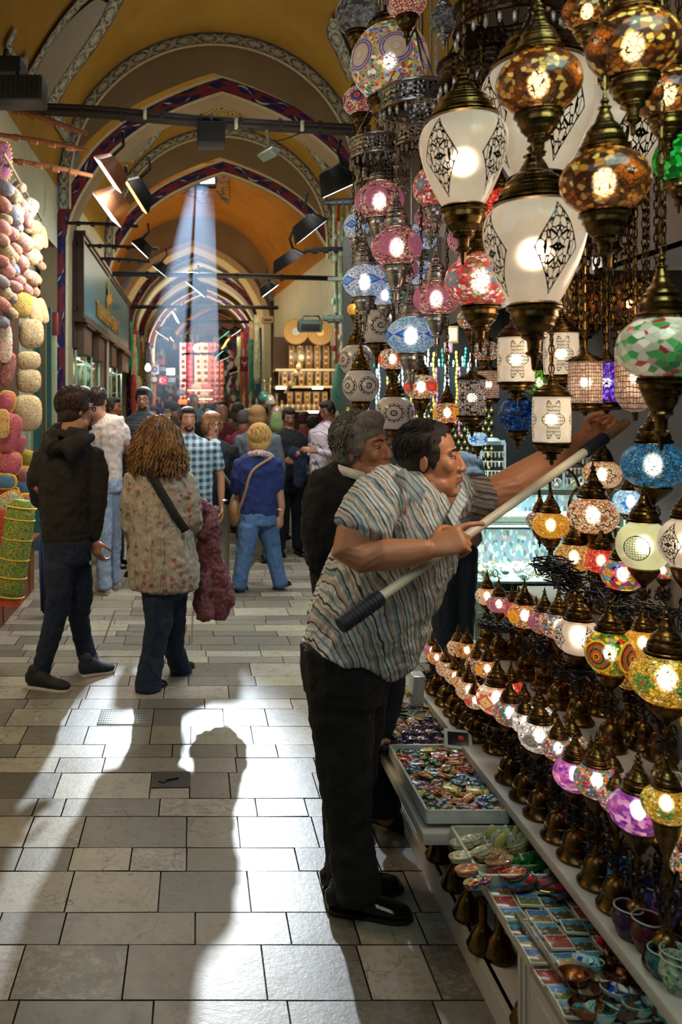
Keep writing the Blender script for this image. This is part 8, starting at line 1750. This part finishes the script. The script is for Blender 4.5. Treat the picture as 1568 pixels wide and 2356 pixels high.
def crowd():
    plaid = cloth_mat('blue_plaid_cloth', '#5a7a90', 8, .5, .9, build=lambda g, v: (lambda a, b: g.mix(g.m('MULTIPLY', g.m('ADD', a, b), .5), '#a8bcc8', '#1a3048'))(*[g.m('GREATER_THAN', g.m('FRACT', g.m('MULTIPLY', g.xyz(v)[i], 17)), .5) for i in (0, 2)]))
    plaid2 = cloth_mat('brown_plaid_cloth', '#6a5040', 8, .5, .9, build=lambda g, v: (lambda a, b: g.mix(g.m('MULTIPLY', g.m('ADD', a, b), .5), '#b89878', '#4a2c24'))(*[g.m('GREATER_THAN', g.m('FRACT', g.m('MULTIPLY', g.xyz(v)[i], 12)), .5) for i in (0, 2)]))
    stri = cloth_mat('lilac_striped_cloth', '#c8bcc8', 8, .5, .9, build=lambda g, v: stripes(g, v, (1, .6, .25), ['#d0c4cc', '#4a4468', '#cfc6d0'], 15, .02, [0, .78, .9]))
    def vest(f):
        b = B(); W_ = f.W; loft(b, [(W_(0, 0, f.sz+.07), .085, .085), (W_(0, 0, f.sz+.02), .16, .11), (W_(0, .01, f.sz-.08), .215, .15), (W_(0, .02, f.sz-.3), .20, .16), (W_(0, .02, f.hipz), .20, .155)], 16); f.kids.append(remesh(new('quilted_vest', b, cloth_mat('navy_vest', '#1c2430', 14, .9, .7, (.3, .3, 2))), .011, 2))
    stand_person('man in dark navy vest and glasses facing the viewer', 330, 893, 7.90, -8, '#1f2733', '#14161c', 'thick', '#0e0c0c', '#a87a62', beard='#1c1412', glasses=True, wide=1.1, extra=vest)
    stand_person('bearded man in pale shirt looking right behind the t-shirt man', 262, 913, 8.30, 70, '#b8a8b0', '#20242c', 'short', '#14100c', '#8a5c44', beard='#14100c')
    def pl(f):
        b = B(); w = f.W(.30, .06, f.sz-.50); ell(b, w, (.035, .035, .014), 12, 6); f.plain('wrist_watch', M('#c8c8c0', .2, .8), b)
    stand_person('man with goatee in blue plaid short sleeved shirt', 432, 935, 7.00, 18, '#5a7a90', '#20242c', 'short', '#1a120e', '#b07c60', beard='#1c120e', sleeves='short', shirtmat=plaid, wide=1.2, hyaw=12, extra=pl, sh=M('#b8b0a4', .6))
    def gw(f):
        b = B(); loft(b, [(f.W(0, .06, f.sz+.03), .06, .05), (f.W(0, .13, f.sz-.12), .03, .02)], 10); f.plain('blouse_collar', M('#a8b8c0', .8), b)
        b = B(); tube(b, curve([f.W(-.1, .02, f.sz+.02), f.W(.02, .16, f.sz-.2), f.W(.17, .16, f.sz-.42)], 6), .014, 6); f.plain('bag_strap', M('#8a8478', .6), b); b = B(); ell(b, f.W(.22, .14, f.sz-.55), (.10, .06, .15), 12, 8); f.plain('grey_handbag', M('#9a9488', .5), b)
    stand_person('woman with short light brown hair and glasses in navy cardigan', 488, 949, 7.49, 15, '#101624', '#a8a89c', 'bob', '#7a5230', '#b8846a', glasses=True, hyaw=28, extra=gw, sh=M('#b8b0a0', .6))
    def mu(f):
        b = B(); f.E(b, (0, -.40, -.18), (.09, .04, .03)); f.plain('moustache', M('#140e0a', .9), b)
        b = B(); f.limb(b, [(668, 1040, -.35, 16, 6), (690, 1046, -.35, 20, 8), (690, 1090, -.35, 16, 8), (684, 1118, -.35, 12, 6)]); f.kids.append(remesh(new('carried_jeans', b, cloth_mat('dark_denim_garment', '#14243c', 10, .8, .9)), .011, 2, .012, .1))
    stand_person('man with moustache in black shirt holding dark denim garment', 664, 937, 8.90, 10, '#0c0e10', '#0e1420', 'short', '#100c0a', '#96644c', arms='bent', hpitch=-16, extra=mu)
    stand_person('man in lilac striped shirt looking down to the left', 752, 921, 8.59, -60, '#c8bcc8', '#16202e', 'short', '#181210', '#9a6a54', shirtmat=stri, arms='bent', hpitch=-18, wide=1.1)
    C_ = [('woman with curly light brown hair in grey jacket beyond the blonde woman', 592, 934, 8.59, 165, '#5a646e', '#2a2c34', 'bob', '#8a6238', 0), ('person in magenta red jacket beyond the blonde woman', 562, 942, 9.40, 150, '#7a2440', '#1c1c24', 'short', '#4a4440', 0), ('woman with brown hair gathered low in dark top', 548, 926, 10.89, 160, '#5a4a44', '#1c1c24', 'bun', '#3a2416', 0),
          ('bald man in dark red shirt among the crowd', 512, 930, 10.50, 20, '#6a2028', '#1c1c24', None, '#3a2a22', 0), ('grey haired man in blue shirt farther down the passage', 447, 907, 13.50, 30, '#4a6078', '#1c1c24', 'thin', '#5a544e', 0), ('person in beige shirt seen from behind in the distance', 385, 920, 15.00, 170, '#a89a84', '#20202a', 'short', '#1a1210', 0),
          ('dark haired person in brown shirt near the banners', 402, 924, 14.00, 150, '#5a4038', '#20202a', 'short', '#120c0a', 0), ('dark haired woman in black in the middle distance', 480, 928, 13.00, -20, '#16161c', '#16161c', 'bun', '#0e0a0a', 0), ('person in light green headscarf beside the moustached man', 640, 950, 10.00, 160, '#8aa878', '#24242c', 'bob', '#a0b878', 0),
          ('person in maroon cap right of the moustached man', 700, 946, 10.63, 140, '#a02c48', '#20202a', 'short', '#4a1a2c', 0), ('stooping person in brown plaid shirt at the inlaid box stall', 722, 955, 10.20, 120, '#6a5040', '#20202a', 'short', '#140e0c', 1), ('person in purple top near the banners', 391, 904, 17.00, 10, '#5a2a7a', '#20202a', 'bun', '#120c10', 0),
          ('distant person in white shirt', 365, 925, 17.38, 150, '#b8b4a8', '#20202a', 'short', '#2a1c14', 0), ('distant dark haired person near carpets', 515, 921, 17.00, 160, '#2c2c34', '#20202a', 'short', '#120c0a', 0), ('distant person in dark jacket near the red bags', 500, 924, 19.00, 20, '#3a3c46', '#20202a', 'short', '#1a120e', 0), ('small person with face turned to viewer beside navy vest man', 353, 934, 13.00, 0, '#8a4a3a', '#20202a', 'bun', '#1c120e', 0),
          ('person in grey behind the magenta jacket', 607, 932, 11.50, 170, '#6a6a6a', '#20202a', 'short', '#1a1412', 0), ('person in red top between two women', 533, 938, 12.50, 170, '#a02434', '#20202a', 'short', '#2a1a12', 0)]
    for (lab, x, y, D, yaw, s_, t_, h, hc, k) in C_:
        stand_person(lab, x, y, D, yaw, s_, t_, h, hc, '#a07058', vox=.016, shirtmat=plaid2 if k else None, stride=.12)
crowd()

# ------------------------------------------------ light shaft haze
def haze():
    for n, (w0, w1, e0, e1) in enumerate(((-.10, -.005, -.42, -.12), (.025, .36, -.06, .20))):
        g = G('shaft_haze'); y = g.xyz(g.co())[1]; r_ = g.m('DIVIDE', g.m('SUBTRACT', 16.6, y), 9.0); dn = g.m('MULTIPLY', g.m('MULTIPLY_ADD', g.m('POWER', r_, 1.6), 1.0, .015), .085)  # haze prism shaped as a light shaft; density rises to offset light falloff
        sc = g.n('VolumeScatter', {'Color': (.55, .75, 1, 1), 'Density': dn, 'Anisotropy': .35}); m = g.fin(sc, vol=True); bm = B(); P = []
        for (x0, x1, y, zc, th) in ((w0, w1, 16.35, 6.05, .14), (e0, e1, 6.9, 1.80, .30)):
            P.append([bm.verts.new(p) for p in ((x0, y, zc+th), (x1, y, zc+th), (x1, y, zc-th), (x0, y, zc-th))])
        A, Bv = P; bm.faces.new(A); bm.faces.new(Bv[::-1])
        for i in range(4): bm.faces.new((A[i], Bv[i], Bv[(i+1) % 4], A[(i+1) % 4]))
        bmesh.ops.recalc_face_normals(bm, faces=bm.faces[:])
        tag(new('shaft_haze', bm, m, smooth=False), 'bluish haze shaped like the %s shaft of light from the skylight' % ('narrow left', 'broad right')[n], 'haze', kind='stuff')
haze()
